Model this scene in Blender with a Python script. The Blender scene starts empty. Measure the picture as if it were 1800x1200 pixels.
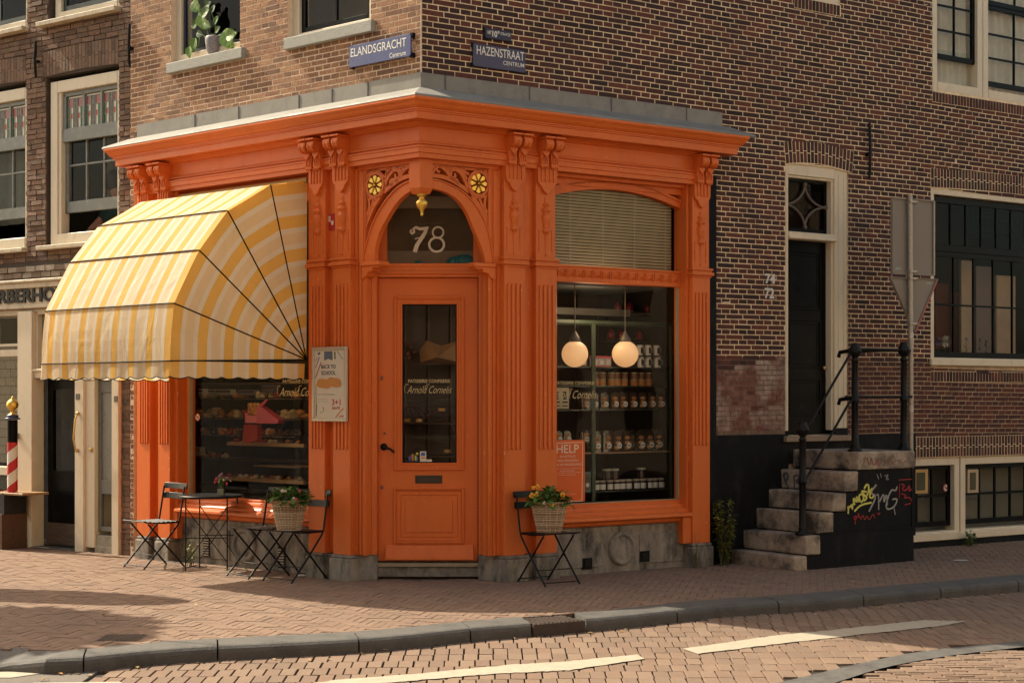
import bpy, bmesh, math, random
from mathutils import Vector, Matrix
rnd = random.Random(7)
sc = bpy.context.scene
COL = sc.collection
# ------------------------------------------------------------------ camera, world, sun, exposure
FPX, EYE, HOR = 2800.0, 1.69, 700.0            # focal length in px of the 1800 px photograph, eye height, horizon row
cam_d = bpy.data.cameras.new('camera'); cam = bpy.data.objects.new('camera', cam_d); COL.objects.link(cam)
cam.location = (0, 0, EYE); cam.rotation_euler = (math.radians(90), 0, 0)
cam_d.sensor_width = 36; cam_d.lens = FPX/1800*36; cam_d.shift_y = (HOR-600)/1800
cam_d.clip_start = 0.1; cam_d.clip_end = 600
sc.camera = cam
CORNER = (-160/FPX*14.31, 14.31)
SUN_TH, SUN_EL = 8.5, 43.0                    # sun: angle off the left facade, elevation
class Frame:
    """a vertical plane: u along it (horizontal), n outward, z up"""
    def __init__(s, o, ang, sgn):
        a = math.radians(ang); s.o = o; s.sgn = sgn
        s.u = (sgn*math.cos(a), math.sin(a)); s.n = (sgn*math.sin(a), -math.cos(a))
    def w(s, u, n, z):
        return (s.o[0]+s.u[0]*u+s.n[0]*n, s.o[1]+s.u[1]*u+s.n[1]*n, z)
    def uz(s, px, py, p=0.0):
        k = (px-900)/FPX; ox = s.o[0]+s.n[0]*p; oy = s.o[1]+s.n[1]*p
        t = (k*oy-ox)/(s.u[0]-k*s.u[1]); Y = oy+t*s.u[1]
        return t, EYE+(HOR-py)/FPX*Y
L = Frame(CORNER, 40.9, -1)
R = Frame(CORNER, 34.3, 1)
B = Frame((CORNER[0]+L.u[0]*4.36, CORNER[1]+L.u[1]*4.36), 36.0, -1)
D = Frame((0, 14.83), 0.0, 1)                  # chamfer with the door, n towards the camera
th = math.radians(SUN_TH)
az = (math.cos(th)*L.u[0]+math.sin(th)*L.n[0], math.cos(th)*L.u[1]+math.sin(th)*L.n[1])
el = math.radians(SUN_EL)
sdir = Vector((az[0]*math.cos(el), az[1]*math.cos(el), math.sin(el)))
sun_d = bpy.data.lights.new('sun', 'SUN'); sun = bpy.data.objects.new('sun', sun_d); COL.objects.link(sun)
sun_d.energy = 3.65; sun_d.angle = math.radians(0.6); sun_d.color = (1.0, 0.91, 0.72)
sun.rotation_euler = sdir.to_track_quat('Z', 'Y').to_euler(); sun.location = (-12, 20, 20)
world = bpy.data.worlds.new('World'); sc.world = world; world.use_nodes = True
wn = world.node_tree
for n_ in list(wn.nodes): wn.nodes.remove(n_)
wo = wn.nodes.new('ShaderNodeOutputWorld'); wb = wn.nodes.new('ShaderNodeBackground'); ws = wn.nodes.new('ShaderNodeTexSky')
ws.sky_type = 'NISHITA'; ws.sun_disc = False; ws.sun_elevation = el
ws.sun_rotation = math.atan2(sdir.x, sdir.y)
ws.air_density = 1.0; ws.dust_density = 3.0; ws.ozone_density = 0.6
wt = wn.nodes.new('ShaderNodeMix'); wt.data_type = 'RGBA'; wt.blend_type = 'MULTIPLY'; wt.inputs[0].default_value = 1
wt.inputs[7].default_value = (1.0, .88, .68, 1); wn.links.new(ws.outputs[0], wt.inputs[6])
wn.links.new(wt.outputs[2], wb.inputs[0]); wn.links.new(wb.outputs[0], wo.inputs[0]); wb.inputs[1].default_value = 0.15
sc.view_settings.view_transform = 'Standard'; sc.view_settings.look = 'None'
sc.view_settings.exposure = 1.13; sc.view_settings.gamma = 1.0
sc.render.engine = 'CYCLES'
sc.cycles.max_bounces = 7; sc.cycles.transparent_max_bounces = 14; sc.cycles.caustics_reflective = False; sc.cycles.caustics_refractive = False
sc.cycles.sample_clamp_indirect = 4.0

# ------------------------------------------------------------------ materials
MATS = {}
def mat(name, col, rough=0.6, chips=None, dlo=.5, metal=0.0, var=0.12, scale=6.0, bump=0.0, bscale=60.0, coat=0.0, dirt=None, dscale=3.0, damt=0.5, streak=1.0, trans=0.0, emit=None, spec=0.5, rr=0.1):
    if name in MATS: return MATS[name]
    m = bpy.data.materials.new(name); m.use_nodes = True; nt = m.node_tree; N = nt.nodes; K = nt.links
    b = N['Principled BSDF']
    g = N.new('ShaderNodeNewGeometry')
    mp = N.new('ShaderNodeMapping'); mp.inputs['Scale'].default_value = (1, 1, 1.0/streak); K.new(g.outputs['Position'], mp.inputs[0])
    t = N.new('ShaderNodeTexNoise'); t.inputs['Scale'].default_value = scale; t.inputs['Detail'].default_value = 6; t.inputs['Roughness'].default_value = .6
    K.new(mp.outputs[0], t.inputs['Vector'])
    mr = N.new('ShaderNodeMapRange'); mr.inputs[1].default_value = .25; mr.inputs[2].default_value = .75
    mr.inputs[3].default_value = 1-var; mr.inputs[4].default_value = 1+var; K.new(t.outputs[0], mr.inputs[0])
    mx = N.new('ShaderNodeMix'); mx.data_type = 'RGBA'; mx.blend_type = 'MULTIPLY'; mx.inputs[0].default_value = 1
    mx.inputs[6].default_value = (*col, 1); K.new(mr.outputs[0], mx.inputs[7])
    out = mx.outputs[2]
    if dirt:
        t2 = N.new('ShaderNodeTexNoise'); t2.inputs['Scale'].default_value = dscale; t2.inputs['Detail'].default_value = 8; t2.inputs['Roughness'].default_value = .7
        K.new(mp.outputs[0], t2.inputs['Vector'])
        m2 = N.new('ShaderNodeMapRange'); m2.inputs[1].default_value = dlo; m2.inputs[2].default_value = dlo+.2; m2.inputs[4].default_value = damt
        K.new(t2.outputs[0], m2.inputs[0])
        x2 = N.new('ShaderNodeMix'); x2.data_type = 'RGBA'; x2.inputs[7].default_value = (*dirt, 1)
        K.new(m2.outputs[0], x2.inputs[0]); K.new(out, x2.inputs[6]); out = x2.outputs[2]
    if chips:
        mpc = N.new('ShaderNodeMapping'); mpc.inputs['Scale'].default_value = (1, 1, .35); K.new(g.outputs['Position'], mpc.inputs[0])
        tc = N.new('ShaderNodeTexNoise'); tc.inputs['Scale'].default_value = 42; tc.inputs['Detail'].default_value = 4; K.new(mpc.outputs[0], tc.inputs['Vector'])
        mc = N.new('ShaderNodeMapRange'); mc.inputs[1].default_value = .705; mc.inputs[2].default_value = .73; mc.inputs[4].default_value = .75; K.new(tc.outputs[0], mc.inputs[0])
        xc = N.new('ShaderNodeMix'); xc.data_type = 'RGBA'; xc.inputs[7].default_value = (*chips, 1); K.new(mc.outputs[0], xc.inputs[0]); K.new(out, xc.inputs[6]); out = xc.outputs[2]
    K.new(out, b.inputs['Base Color'])
    r2 = N.new('ShaderNodeMapRange'); r2.inputs[1].default_value = .3; r2.inputs[2].default_value = .7
    r2.inputs[3].default_value = max(.02, rough-rr); r2.inputs[4].default_value = min(1, rough+rr); K.new(t.outputs[0], r2.inputs[0]); K.new(r2.outputs[0], b.inputs['Roughness'])
    b.inputs['Metallic'].default_value = metal; b.inputs['Specular IOR Level'].default_value = spec
    if coat: b.inputs['Coat Weight'].default_value = coat; b.inputs['Coat Roughness'].default_value = .12
    if emit: b.inputs['Emission Color'].default_value = (*emit[0], 1); b.inputs['Emission Strength'].default_value = emit[1]
    if trans:
        b.inputs['Transmission Weight'].default_value = 0
        tr = N.new('ShaderNodeBsdfTranslucent'); ms = N.new('ShaderNodeMixShader'); ms.inputs[0].default_value = trans
        K.new(out, tr.inputs[0]); K.new(b.outputs[0], ms.inputs[1]); K.new(tr.outputs[0], ms.inputs[2]); K.new(ms.outputs[0], N['Material Output'].inputs[0])
    if bump:
        t3 = N.new('ShaderNodeTexNoise'); t3.inputs['Scale'].default_value = bscale; t3.inputs['Detail'].default_value = 5
        K.new(g.outputs['Position'], t3.inputs['Vector'])
        bp = N.new('ShaderNodeBump'); bp.inputs['Strength'].default_value = 1.0; bp.inputs['Distance'].default_value = bump
        K.new(t3.outputs[0], bp.inputs['Height']); K.new(bp.outputs[0], b.inputs['Normal'])
    MATS[name] = m; return m

def ramp_mat(name, cols, rough=.85, bump=.003, bscale=70, nvar=.25, nscale=30, stain=None, spec=.3, constant=True):
    """colour per brick / leaf from the mesh attribute 'rnd'"""
    if name in MATS: return MATS[name]
    m = bpy.data.materials.new(name); m.use_nodes = True; nt = m.node_tree; N = nt.nodes; K = nt.links
    b = N['Principled BSDF']; b.inputs['Roughness'].default_value = rough; b.inputs['Specular IOR Level'].default_value = spec
    a = N.new('ShaderNodeAttribute'); a.attribute_name = 'rnd'
    cr = N.new('ShaderNodeValToRGB'); el_ = cr.color_ramp.elements
    cr.color_ramp.interpolation = 'LINEAR'
    el_[0].position = 0; el_[0].color = (*cols[0], 1); el_[1].position = 1; el_[1].color = (*cols[-1], 1)
    for i, c in enumerate(cols[1:-1]):
        e = el_.new((i+1)/(len(cols)-1)); e.color = (*c, 1)
    K.new(a.outputs['Fac'], cr.inputs[0])
    g = N.new('ShaderNodeNewGeometry')
    t = N.new('ShaderNodeTexNoise'); t.inputs['Scale'].default_value = nscale; t.inputs['Detail'].default_value = 6; t.inputs['Roughness'].default_value = .65
    K.new(g.outputs['Position'], t.inputs['Vector'])
    mr = N.new('ShaderNodeMapRange'); mr.inputs[1].default_value = .25; mr.inputs[2].default_value = .75; mr.inputs[3].default_value = 1-nvar; mr.inputs[4].default_value = 1+nvar
    K.new(t.outputs[0], mr.inputs[0])
    mx = N.new('ShaderNodeMix'); mx.data_type = 'RGBA'; mx.blend_type = 'MULTIPLY'; mx.inputs[0].default_value = 1
    K.new(cr.outputs[0], mx.inputs[6]); K.new(mr.outputs[0], mx.inputs[7]); out = mx.outputs[2]
    if stain:
        col, sc_, amt = stain
        t2 = N.new('ShaderNodeTexNoise'); t2.inputs['Scale'].default_value = sc_; t2.inputs['Detail'].default_value = 7; t2.inputs['Roughness'].default_value = .6
        K.new(g.outputs['Position'], t2.inputs['Vector'])
        m2 = N.new('ShaderNodeMapRange'); m2.inputs[1].default_value = .48; m2.inputs[2].default_value = .7; m2.inputs[4].default_value = amt
        K.new(t2.outputs[0], m2.inputs[0])
        x2 = N.new('ShaderNodeMix'); x2.data_type = 'RGBA'; x2.inputs[7].default_value = (*col, 1)
        K.new(m2.outputs[0], x2.inputs[0]); K.new(out, x2.inputs[6]); out = x2.outputs[2]
    K.new(out, b.inputs['Base Color'])
    t3 = N.new('ShaderNodeTexNoise'); t3.inputs['Scale'].default_value = bscale; t3.inputs['Detail'].default_value = 6; t3.inputs['Roughness'].default_value = .7
    K.new(g.outputs['Position'], t3.inputs['Vector'])
    bp = N.new('ShaderNodeBump'); bp.inputs['Strength'].default_value = 1; bp.inputs['Distance'].default_value = bump
    K.new(t3.outputs[0], bp.inputs['Height']); K.new(bp.outputs[0], b.inputs['Normal'])
    MATS[name] = m; return m

def glass_mat(name, tint=(.9, .92, .9), refl=1.0, rough=0.0, wave=.0):
    m = bpy.data.materials.new(name); m.use_nodes = True; nt = m.node_tree; N = nt.nodes; K = nt.links
    N.remove(N['Principled BSDF'])
    lw = N.new('ShaderNodeLayerWeight'); lw.inputs[0].default_value = .5
    p = N.new('ShaderNodeMath'); p.operation = 'POWER'; p.inputs[1].default_value = 4.6; K.new(lw.outputs['Facing'], p.inputs[0])
    q = N.new('ShaderNodeMath'); q.operation = 'MULTIPLY_ADD'; q.inputs[1].default_value = .88; q.inputs[2].default_value = .007*refl; q.use_clamp = True; K.new(p.outputs[0], q.inputs[0])
    tr = N.new('ShaderNodeBsdfTransparent'); tr.inputs[0].default_value = (*tint, 1)
    gl = N.new('ShaderNodeBsdfGlossy'); gl.inputs['Roughness'].default_value = rough
    g = N.new('ShaderNodeNewGeometry'); t3 = N.new('ShaderNodeTexNoise'); t3.inputs['Scale'].default_value = 1.6
    K.new(g.outputs['Position'], t3.inputs['Vector'])
    bp = N.new('ShaderNodeBump'); bp.inputs['Distance'].default_value = wave or .0009; bp.inputs['Strength'].default_value = .6
    K.new(t3.outputs[0], bp.inputs['Height']); K.new(bp.outputs[0], gl.inputs['Normal'])
    ms = N.new('ShaderNodeMixShader'); K.new(q.outputs[0], ms.inputs[0]); K.new(tr.outputs[0], ms.inputs[1]); K.new(gl.outputs[0], ms.inputs[2])
    K.new(ms.outputs[0], N['Material Output'].inputs[0])
    MATS[name] = m; return m

ORANGE = mat('orange_gloss_paint', (.66, .150, .031), .40, var=.09, scale=2.5, bump=.0010, bscale=18, coat=.03, dirt=(.42, .09, .026), dscale=5, damt=.45, streak=4, chips=(.85, .38, .18), spec=.22)
GOLD = mat('gilding', (.78, .50, .10), .32, metal=.85, var=.15, bump=.001, bscale=200)
ZINC = mat('zinc_sheet', (.24, .225, .195), .7, metal=.05, var=.22, scale=4, dirt=(.16, .15, .14), dscale=7, damt=.6, bump=.002, bscale=12)
CREAM = mat('cream_paint', (.66, .57, .42), .5, var=.05, scale=3, dirt=(.36, .28, .2), dscale=9, damt=.3, streak=3, bump=.0008, bscale=30)
CREAMD = mat('weathered_cream_paint', (.56, .47, .33), .6, var=.10, scale=4, dirt=(.16, .12, .09), dscale=11, damt=.6, streak=4, bump=.0015)
GREYP = mat('grey_sash_paint', (.17, .185, .17), .5, var=.1, dirt=(.34, .33, .29), dscale=10, damt=.5)
BLACKP = mat('black_gloss_paint', (.003, .0035, .004), .35, var=.2, spec=.10)
BLACKM = mat('black_tarred_plinth', (.006, .0065, .0075), .7, var=.3, dirt=(.030, .026, .022), dscale=5, damt=.55, streak=2.5, bump=.002, spec=.15)
IRON = mat('black_iron', (.0045, .0045, .005), .42, var=.2, spec=.22)
STONE = mat('bluestone', (.25, .22, .18), .85, var=.4, scale=13, dirt=(.03, .028, .027), dscale=5, damt=.92, dlo=.46, streak=2.2, bump=.006, bscale=35)
STEPST = mat('step_stone', (.34, .27, .20), .85, var=.35, scale=9, dirt=(.035, .030, .028), dscale=3.6, damt=.95, dlo=.43, bump=.008, bscale=30)
SILLST = mat('hardstone_sill', (.36, .36, .32), .8, var=.1, scale=9, dirt=(.22, .21, .19), dscale=20, damt=.5, bump=.003)
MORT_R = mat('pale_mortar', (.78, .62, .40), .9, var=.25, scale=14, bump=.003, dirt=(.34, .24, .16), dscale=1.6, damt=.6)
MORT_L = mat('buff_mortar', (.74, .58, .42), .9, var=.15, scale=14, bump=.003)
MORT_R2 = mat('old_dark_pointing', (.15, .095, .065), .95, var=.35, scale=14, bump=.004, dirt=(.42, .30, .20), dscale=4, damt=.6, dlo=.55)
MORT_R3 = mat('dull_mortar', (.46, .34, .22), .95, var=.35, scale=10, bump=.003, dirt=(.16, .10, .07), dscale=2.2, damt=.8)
MORT_B = mat('dark_mortar', (.085, .062, .046), .95, var=.3, scale=14, bump=.004)
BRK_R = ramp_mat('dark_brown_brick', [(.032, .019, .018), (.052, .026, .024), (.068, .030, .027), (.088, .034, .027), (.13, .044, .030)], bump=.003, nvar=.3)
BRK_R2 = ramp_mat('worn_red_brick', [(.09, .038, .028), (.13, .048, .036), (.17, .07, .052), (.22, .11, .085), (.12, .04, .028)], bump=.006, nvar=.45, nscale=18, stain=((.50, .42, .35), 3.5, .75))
BRK_L = ramp_mat('sunlit_ochre_brick', [(.17, .088, .055), (.24, .126, .074), (.31, .162, .09), (.38, .21, .112), (.26, .125, .072)], bump=.007, bscale=60, nvar=.5, nscale=45)  # brick tone raised to make up for the weak raking sun on this wall
BRK_B = ramp_mat('weathered_brick', [(.13, .080, .055), (.17, .108, .074), (.21, .138, .095), (.24, .145, .095), (.20, .12, .082)], bump=.012, bscale=60, nvar=.3)
BRK_P = ramp_mat('pavement_clinker', [(.195, .125, .086), (.215, .14, .097), (.235, .153, .106), (.22, .14, .095), (.185, .122, .088)], bump=.002, nvar=.12, nscale=12, stain=((.15, .10, .074), 1.1, .4))
BRK_S = ramp_mat('street_clinker', [(.175, .118, .082), (.20, .135, .094), (.225, .152, .106), (.20, .128, .088), (.18, .12, .086)], bump=.002, nvar=.08, nscale=14, stain=((.14, .095, .07), 1.0, .35))
SANDP = mat('pavement_joint_sand', (.13, .088, .062), .95, var=.3, bump=.003)
SAND = mat('joint_sand', (.030, .021, .016), .95, var=.3, bump=.004)
KERB = mat('kerb_bluestone', (.092, .085, .076), .8, var=.25, scale=10, dirt=(.04, .037, .035), dscale=4, damt=.8, bump=.004, bscale=60)
ROADW = mat('road_marking_paint', (.38, .33, .25), .8, var=.12, scale=20, dirt=(.3, .22, .16), dscale=14, damt=.5)
BLUE = mat('blue_enamel', (.022, .030, .155), .28, var=.08, coat=.4, dirt=(.03, .03, .09), damt=.5)
BLUEF = mat('faded_blue_enamel', (.045, .045, .10), .45, var=.1, dirt=(.09, .07, .075), dscale=4, damt=.7)
NAVY = mat('navy_plate', (.018, .022, .05), .5)
WHITEP = mat('white_paint', (.75, .73, .66), .5, var=.04)
OFFW = mat('off_white_card', (.62, .56, .45), .7, var=.05)
RED = mat('red_paint', (.42, .02, .022), .4, var=.06)
REDC = mat('red_plastic', (.28, .012, .012), .3, var=.06)
ALU = mat('aluminium_frame', (.50, .44, .34), .4, metal=.35, var=.06)
GALV = mat('galvanised_steel', (.34, .31, .27), .45, metal=.5, var=.25, scale=30)
SIGNB = mat('grey_sign_back', (.22, .195, .165), .6, var=.06, scale=3)
GLASS = glass_mat('window_glass')
GLASSD = glass_mat('shop_glass', (.90, .91, .89), 1.0, wave=.004)
DARK = mat('dark_interior', (.020, .014, .011), .8)
DARKW = mat('dark_wood_interior', (.050, .028, .018), .55, var=.3, streak=6)
WOODT = mat('oak_shelf', (.30, .17, .07), .5, var=.2)
GREENF = mat('green_metal_frame', (.045, .065, .035), .45)
CURT = mat('net_curtain', (.74, .68, .56), .9, trans=.25, var=.1)
CURTP = mat('lilac_curtain', (.24, .17, .20), .9, trans=.2, var=.15)
LEAD = mat('lead_came', (.30, .28, .25), .5)
WICK = ramp_mat('willow_wicker', [(.30, .20, .12), (.46, .33, .21), (.60, .46, .31)], rough=.6, bump=.001, nvar=.25, nscale=60)
LEAF = ramp_mat('green_leaf', [(.025, .065, .010), (.045, .12, .016), (.08, .18, .022), (.15, .24, .04)], rough=.45, bump=.001, nvar=.2, spec=.5)
LEAFY = ramp_mat('weed_leaf', [(.06, .09, .015), (.12, .16, .02), (.22, .26, .04), (.28, .26, .06)], rough=.5, bump=.001, nvar=.2)
STEM = mat('plant_stem', (.08, .07, .02), .7)
SOIL = mat('potting_soil', (.02, .014, .01), .95)
WGLOBE = mat('lit_opal_glass', (.72, .54, .34), .35, emit=((1.0, .50, .20), .27), var=.03)
SKIN = mat('skin', (.42, .20, .13), .5, var=.06)
BRASS = mat('brass', (.55, .36, .12), .35, metal=.8)

# ------------------------------------------------------------------ mesh builder
class MB:
    def __init__(s, fr=None):
        s.v = []; s.f = []; s.m = []; s.r = []; s.uv = {}; s.fr = fr; s.sm = []
    def P(s, u, n, z): return s.fr.w(u, n, z) if s.fr else (u, n, z)
    def face(s, pts, mi=0, r=0.5, uv=None, smooth=False):
        b = len(s.v); s.v.extend(pts); s.f.append(tuple(range(b, b+len(pts)))); s.m.append(mi); s.r.append(r); s.sm.append(smooth)
        if uv: s.uv[len(s.f)-1] = uv
    def addf(s, vs, fs, mi=0, r=0.5, smooth=False):
        b = len(s.v); s.v.extend(vs)
        for f in fs: s.f.append(tuple(b+i for i in f)); s.m.append(mi); s.r.append(r); s.sm.append(smooth)
    def box(s, u0, u1, n0, n1, z0, z1, mi=0, r=0.5, jit=0.0, back=True):
        if u0 > u1: u0, u1 = u1, u0
        if n0 > n1: n0, n1 = n1, n0
        if z0 > z1: z0, z1 = z1, z0
        j = (lambda: rnd.uniform(-jit, jit)) if jit else (lambda: 0)
        vs = [s.P(u+j(), n+(j() if n == n1 else 0), z+j()) for z in (z0, z1) for n in (n0, n1) for u in (u0, u1)]
        # 0:u0n0z0 1:u1n0z0 2:u0n1z0 3:u1n1z0 4.. z1
        fs = [(2, 3, 7, 6), (0, 2, 6, 4), (3, 1, 5, 7), (6, 7, 5, 4), (0, 1, 3, 2)]
        if back: fs.append((1, 0, 4, 5))
        s.addf(vs, fs, mi, r)
    def px(s, x0, y0, x1, y1, n0, n1, mi=0, r=.5, jit=0):
        a = s.fr.uz(x0, y0, n1); b = s.fr.uz(x1, y1, n1); s.box(a[0], b[0], n0, n1, a[1], b[1], mi, r, jit)
    def prism(s, pts, n0, n1, mi=0, r=.5, smooth=False):
        k = len(pts)
        vs = [s.P(u, n1, z) for u, z in pts]+[s.P(u, n0, z) for u, z in pts]
        fs = [tuple(range(k)), tuple(range(2*k-1, k-1, -1))]+[(i, i+k, (i+1) % k+k, (i+1) % k) for i in range(k)]
        s.addf(vs, fs, mi, r)
    def stroke(s, pts, w, n0, n1, mi=0, w1=None, closed=False):
        """flat ribbon with thickness along a polyline in (u, z)"""
        k = len(pts); L_ = []; R_ = []
        for i, p in enumerate(pts):
            a = pts[(i-1) % k] if (i > 0 or closed) else p; b = pts[(i+1) % k] if (i < k-1 or closed) else p
            d = Vector((b[0]-a[0], b[1]-a[1]));
            if d.length < 1e-9: d = Vector((1, 0))
            d.normalize(); ww = w if w1 is None else w+(w1-w)*i/(k-1)
            L_.append((p[0]-d.y*ww/2, p[1]+d.x*ww/2)); R_.append((p[0]+d.y*ww/2, p[1]-d.x*ww/2))
        vs = []
        for i in range(k): vs += [s.P(L_[i][0], n1, L_[i][1]), s.P(R_[i][0], n1, R_[i][1]), s.P(R_[i][0], n0, R_[i][1]), s.P(L_[i][0], n0, L_[i][1])]
        fs = []
        rng = range(k if closed else k-1)
        for i in rng:
            a = 4*i; b = 4*((i+1) % k)
            for q in range(4): fs.append((a+q, a+(q+1) % 4, b+(q+1) % 4, b+q))
        if not closed: fs += [(3, 2, 1, 0), (4*k-4, 4*k-3, 4*k-2, 4*k-1)]
        s.addf(vs, fs, mi)
    def tube(s, pts, r, seg=8, mi=0, r1=None, rn=.5, world=False, caps=True):
        """round bar through 3-D points given in builder coordinates"""
        P = [Vector(p if world or not s.fr else s.P(*p)) for p in pts]; k = len(P); vs = []
        up = Vector((0, 0, 1)); prev = None
        for i, p in enumerate(P):
            d = (P[min(i+1, k-1)]-P[max(i-1, 0)])
            if d.length < 1e-9: d = Vector((0, 0, 1))
            d.normalize()
            if prev is None:
                a = d.cross(up if abs(d.z) < .95 else Vector((1, 0, 0))).normalized()
            else:
                a = (prev-d*prev.dot(d))
                a = a.normalized() if a.length > 1e-6 else d.cross(up).normalized()
            prev = a; b = d.cross(a); rr = r if r1 is None else r+(r1-r)*i/(k-1)
            if isinstance(r, (list, tuple)): rr = r[i]
            for q in range(seg):
                t = 2*math.pi*q/seg; vs.append(tuple(p+a*math.cos(t)*rr+b*math.sin(t)*rr))
        fs = []
        for i in range(k-1):
            for q in range(seg): fs.append((i*seg+q, i*seg+(q+1) % seg, (i+1)*seg+(q+1) % seg, (i+1)*seg+q))
        s.addf(vs, fs, mi, rn, True)
        if caps: s.addf(vs[:seg], [tuple(range(seg))[::-1]], mi, rn); s.addf(vs[-seg:], [tuple(range(seg))], mi, rn)
    def lathe(s, c, prof, seg=20, mi=0, rn=.5, a0=0, a1=2*math.pi, sx=1, sy=1, axis='z'):
        """c = (u,n,z) centre; prof = [(radius, height)]"""
        vs = []; full = abs(a1-a0-2*math.pi) < 1e-6; m = seg if full else seg+1
        for r_, h in prof:
            for q in range(m):
                t = a0+(a1-a0)*q/seg; x, y = r_*math.cos(t)*sx, r_*math.sin(t)*sy
                if axis == 'z': vs.append(s.P(c[0]+x, c[1]+y, c[2]+h))
                elif axis == 'n': vs.append(s.P(c[0]+x, c[1]+h, c[2]+y))
                else: vs.append(s.P(c[0]+h, c[1]+x, c[2]+y))
        fs = []
        for i in range(len(prof)-1):
            for q in range(seg if full else seg):
                a = i*m+q; b = i*m+(q+1) % m; fs.append((a, b, b+m, a+m))
        s.addf(vs, fs, mi, rn, True)
        if prof[0][0] > 1e-4: s.addf(vs[:m], [tuple(range(m))[::-1]], mi, rn)
        if prof[-1][0] > 1e-4: s.addf(vs[-m:], [tuple(range(m))], mi, rn)
    def ball(s, c, r, seg=12, mi=0, rn=.5, sx=1, sy=1, sz=1, rings=7):
        s.lathe(c, [(max(1e-5, r*math.sin(math.pi*i/rings)), -r*sz*math.cos(math.pi*i/rings)) for i in range(rings+1)], seg, mi, rn, sx=sx, sy=sy)
    def leaf(s, base, d, ln, w, mi=0, rn=.5, bend=.25, up=Vector((0, 0, 1))):
        d = Vector(d).normalized(); b = Vector(base); sd = d.cross(up)
        if sd.length < 1e-3: sd = Vector((1, 0, 0))
        sd.normalize(); nn = sd.cross(d)
        pts = []
        for t, ww in ((0, .12), (.25, .8), (.55, 1.0), (.82, .6), (1, .04)):
            c = b+d*ln*t-nn*0-Vector((0, 0, 1))*ln*bend*t*t
            pts.append((c-sd*w*ww/2+nn*w*.15*ww, c, c+sd*w*ww/2+nn*w*.15*ww))
        for i in range(4):
            for q in (0, 1):
                s.face([tuple(pts[i][q]), tuple(pts[i][q+1]), tuple(pts[i+1][q+1]), tuple(pts[i+1][q])], mi, rn)

def wpos(o):
    p = Vector((0, 0, 0))
    while o: p += o.location; o = o.parent
    return p
def part(name, mb, mats, parent=None, bevel=0.0, fixn=True, smooth_angle=None, label=None, bseg=1):
    if not isinstance(mats, (list, tuple)): mats = [mats]
    off = wpos(parent) if parent else Vector((0, 0, 0))
    loc = Vector((0, 0, 0))
    if parent is None and mb.v:
        n_ = len(mb.v); cx = sum(v[0] for v in mb.v)/n_; cy = sum(v[1] for v in mb.v)/n_; cz = min(v[2] for v in mb.v)
        loc = Vector((cx, cy, cz)); off = loc
    me = bpy.data.meshes.new(name)
    me.from_pydata([(v[0]-off.x, v[1]-off.y, v[2]-off.z) for v in mb.v], [], mb.f)
    for m in mats: me.materials.append(m)
    me.polygons.foreach_set('material_index', mb.m)
    me.polygons.foreach_set('use_smooth', mb.sm)
    at = me.attributes.new('rnd', 'FLOAT', 'FACE'); at.data.foreach_set('value', mb.r)
    if mb.uv:
        uvl = me.uv_layers.new(name='UVMap')
        for fi, uvs in mb.uv.items():
            p = me.polygons[fi]
            for k, li in enumerate(p.loop_indices): uvl.data[li].uv = uvs[k]
    if fixn:
        bm = bmesh.new(); bm.from_mesh(me); bmesh.ops.recalc_face_normals(bm, faces=bm.faces); bm.to_mesh(me); bm.free()
    me.update()
    o = bpy.data.objects.new(name, me); COL.objects.link(o); o.location = loc
    if parent: o.parent = parent
    if bevel:
        md = o.modifiers.new('bevel', 'BEVEL'); md.width = bevel; md.segments = bseg; md.limit_method = 'ANGLE'; md.angle_limit = math.radians(50)
    if label: o['label'] = label
    return o
def thing(name, label, cat, loc=(0, 0, 0), group=None):
    o = bpy.data.objects.new(name, None); COL.objects.link(o); o.location = loc; o.empty_display_size = .1
    o['label'] = label; o['category'] = cat
    if group: o['group'] = group
    return o
def tag(o, label, cat, group=None):
    o['label'] = label; o['category'] = cat
    if group: o['group'] = group
    return o
def structure(o, kind='structure', label=None):
    o['kind'] = kind
    if label: o['label'] = label
    return o
def copy_tree(o, parent=None):
    c = o.copy(); COL.objects.link(c); c.parent = parent
    for ch in list(o.children): copy_tree(ch, c)
    return c
def text_mb(mb, s_, x0, x1, z0, z1, n, mi=0, th_=.0015, shear=0.0, bold=0.0, base=None):
    """text in the plane of mb.fr; x from left to right as seen from outside"""
    cu = bpy.data.curves.new('t', 'FONT'); cu.body = s_; cu.shear = shear; cu.offset = bold; cu.resolution_u = 3
    ob = bpy.data.objects.new('t', cu); COL.objects.link(ob)
    dg = bpy.context.evaluated_depsgraph_get(); me = bpy.data.meshes.new_from_object(ob.evaluated_get(dg))
    vs = [v.co.copy() for v in me.vertices]
    ax, bx = min(v.x for v in vs), max(v.x for v in vs); ay, by = min(v.y for v in vs), max(v.y for v in vs)
    out = [mb.P(x0+(v.x-ax)/(bx-ax)*(x1-x0), n, z0+(v.y-ay)/(by-ay)*(z1-z0)) for v in vs]
    mb.addf(out, [tuple(p.vertices) for p in me.polygons], mi)
    bpy.data.objects.remove(ob); bpy.data.curves.remove(cu); bpy.data.meshes.remove(me)
def text_px(mb, s_, xa, ya, xb, yb, p, mi=0, **k):
    """px box: left/top to right/bottom"""
    fr = mb.fr; ym = (ya+yb)/2
    u0 = fr.uz(xa, ym, p)[0]; u1 = fr.uz(xb, ym, p)[0]; xm = (xa+xb)/2
    z1 = fr.uz(xm, ya, p)[1]; z0 = fr.uz(xm, yb, p)[1]
    text_mb(mb, s_, u0, u1, z0, z1, p, mi, **k)

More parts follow.
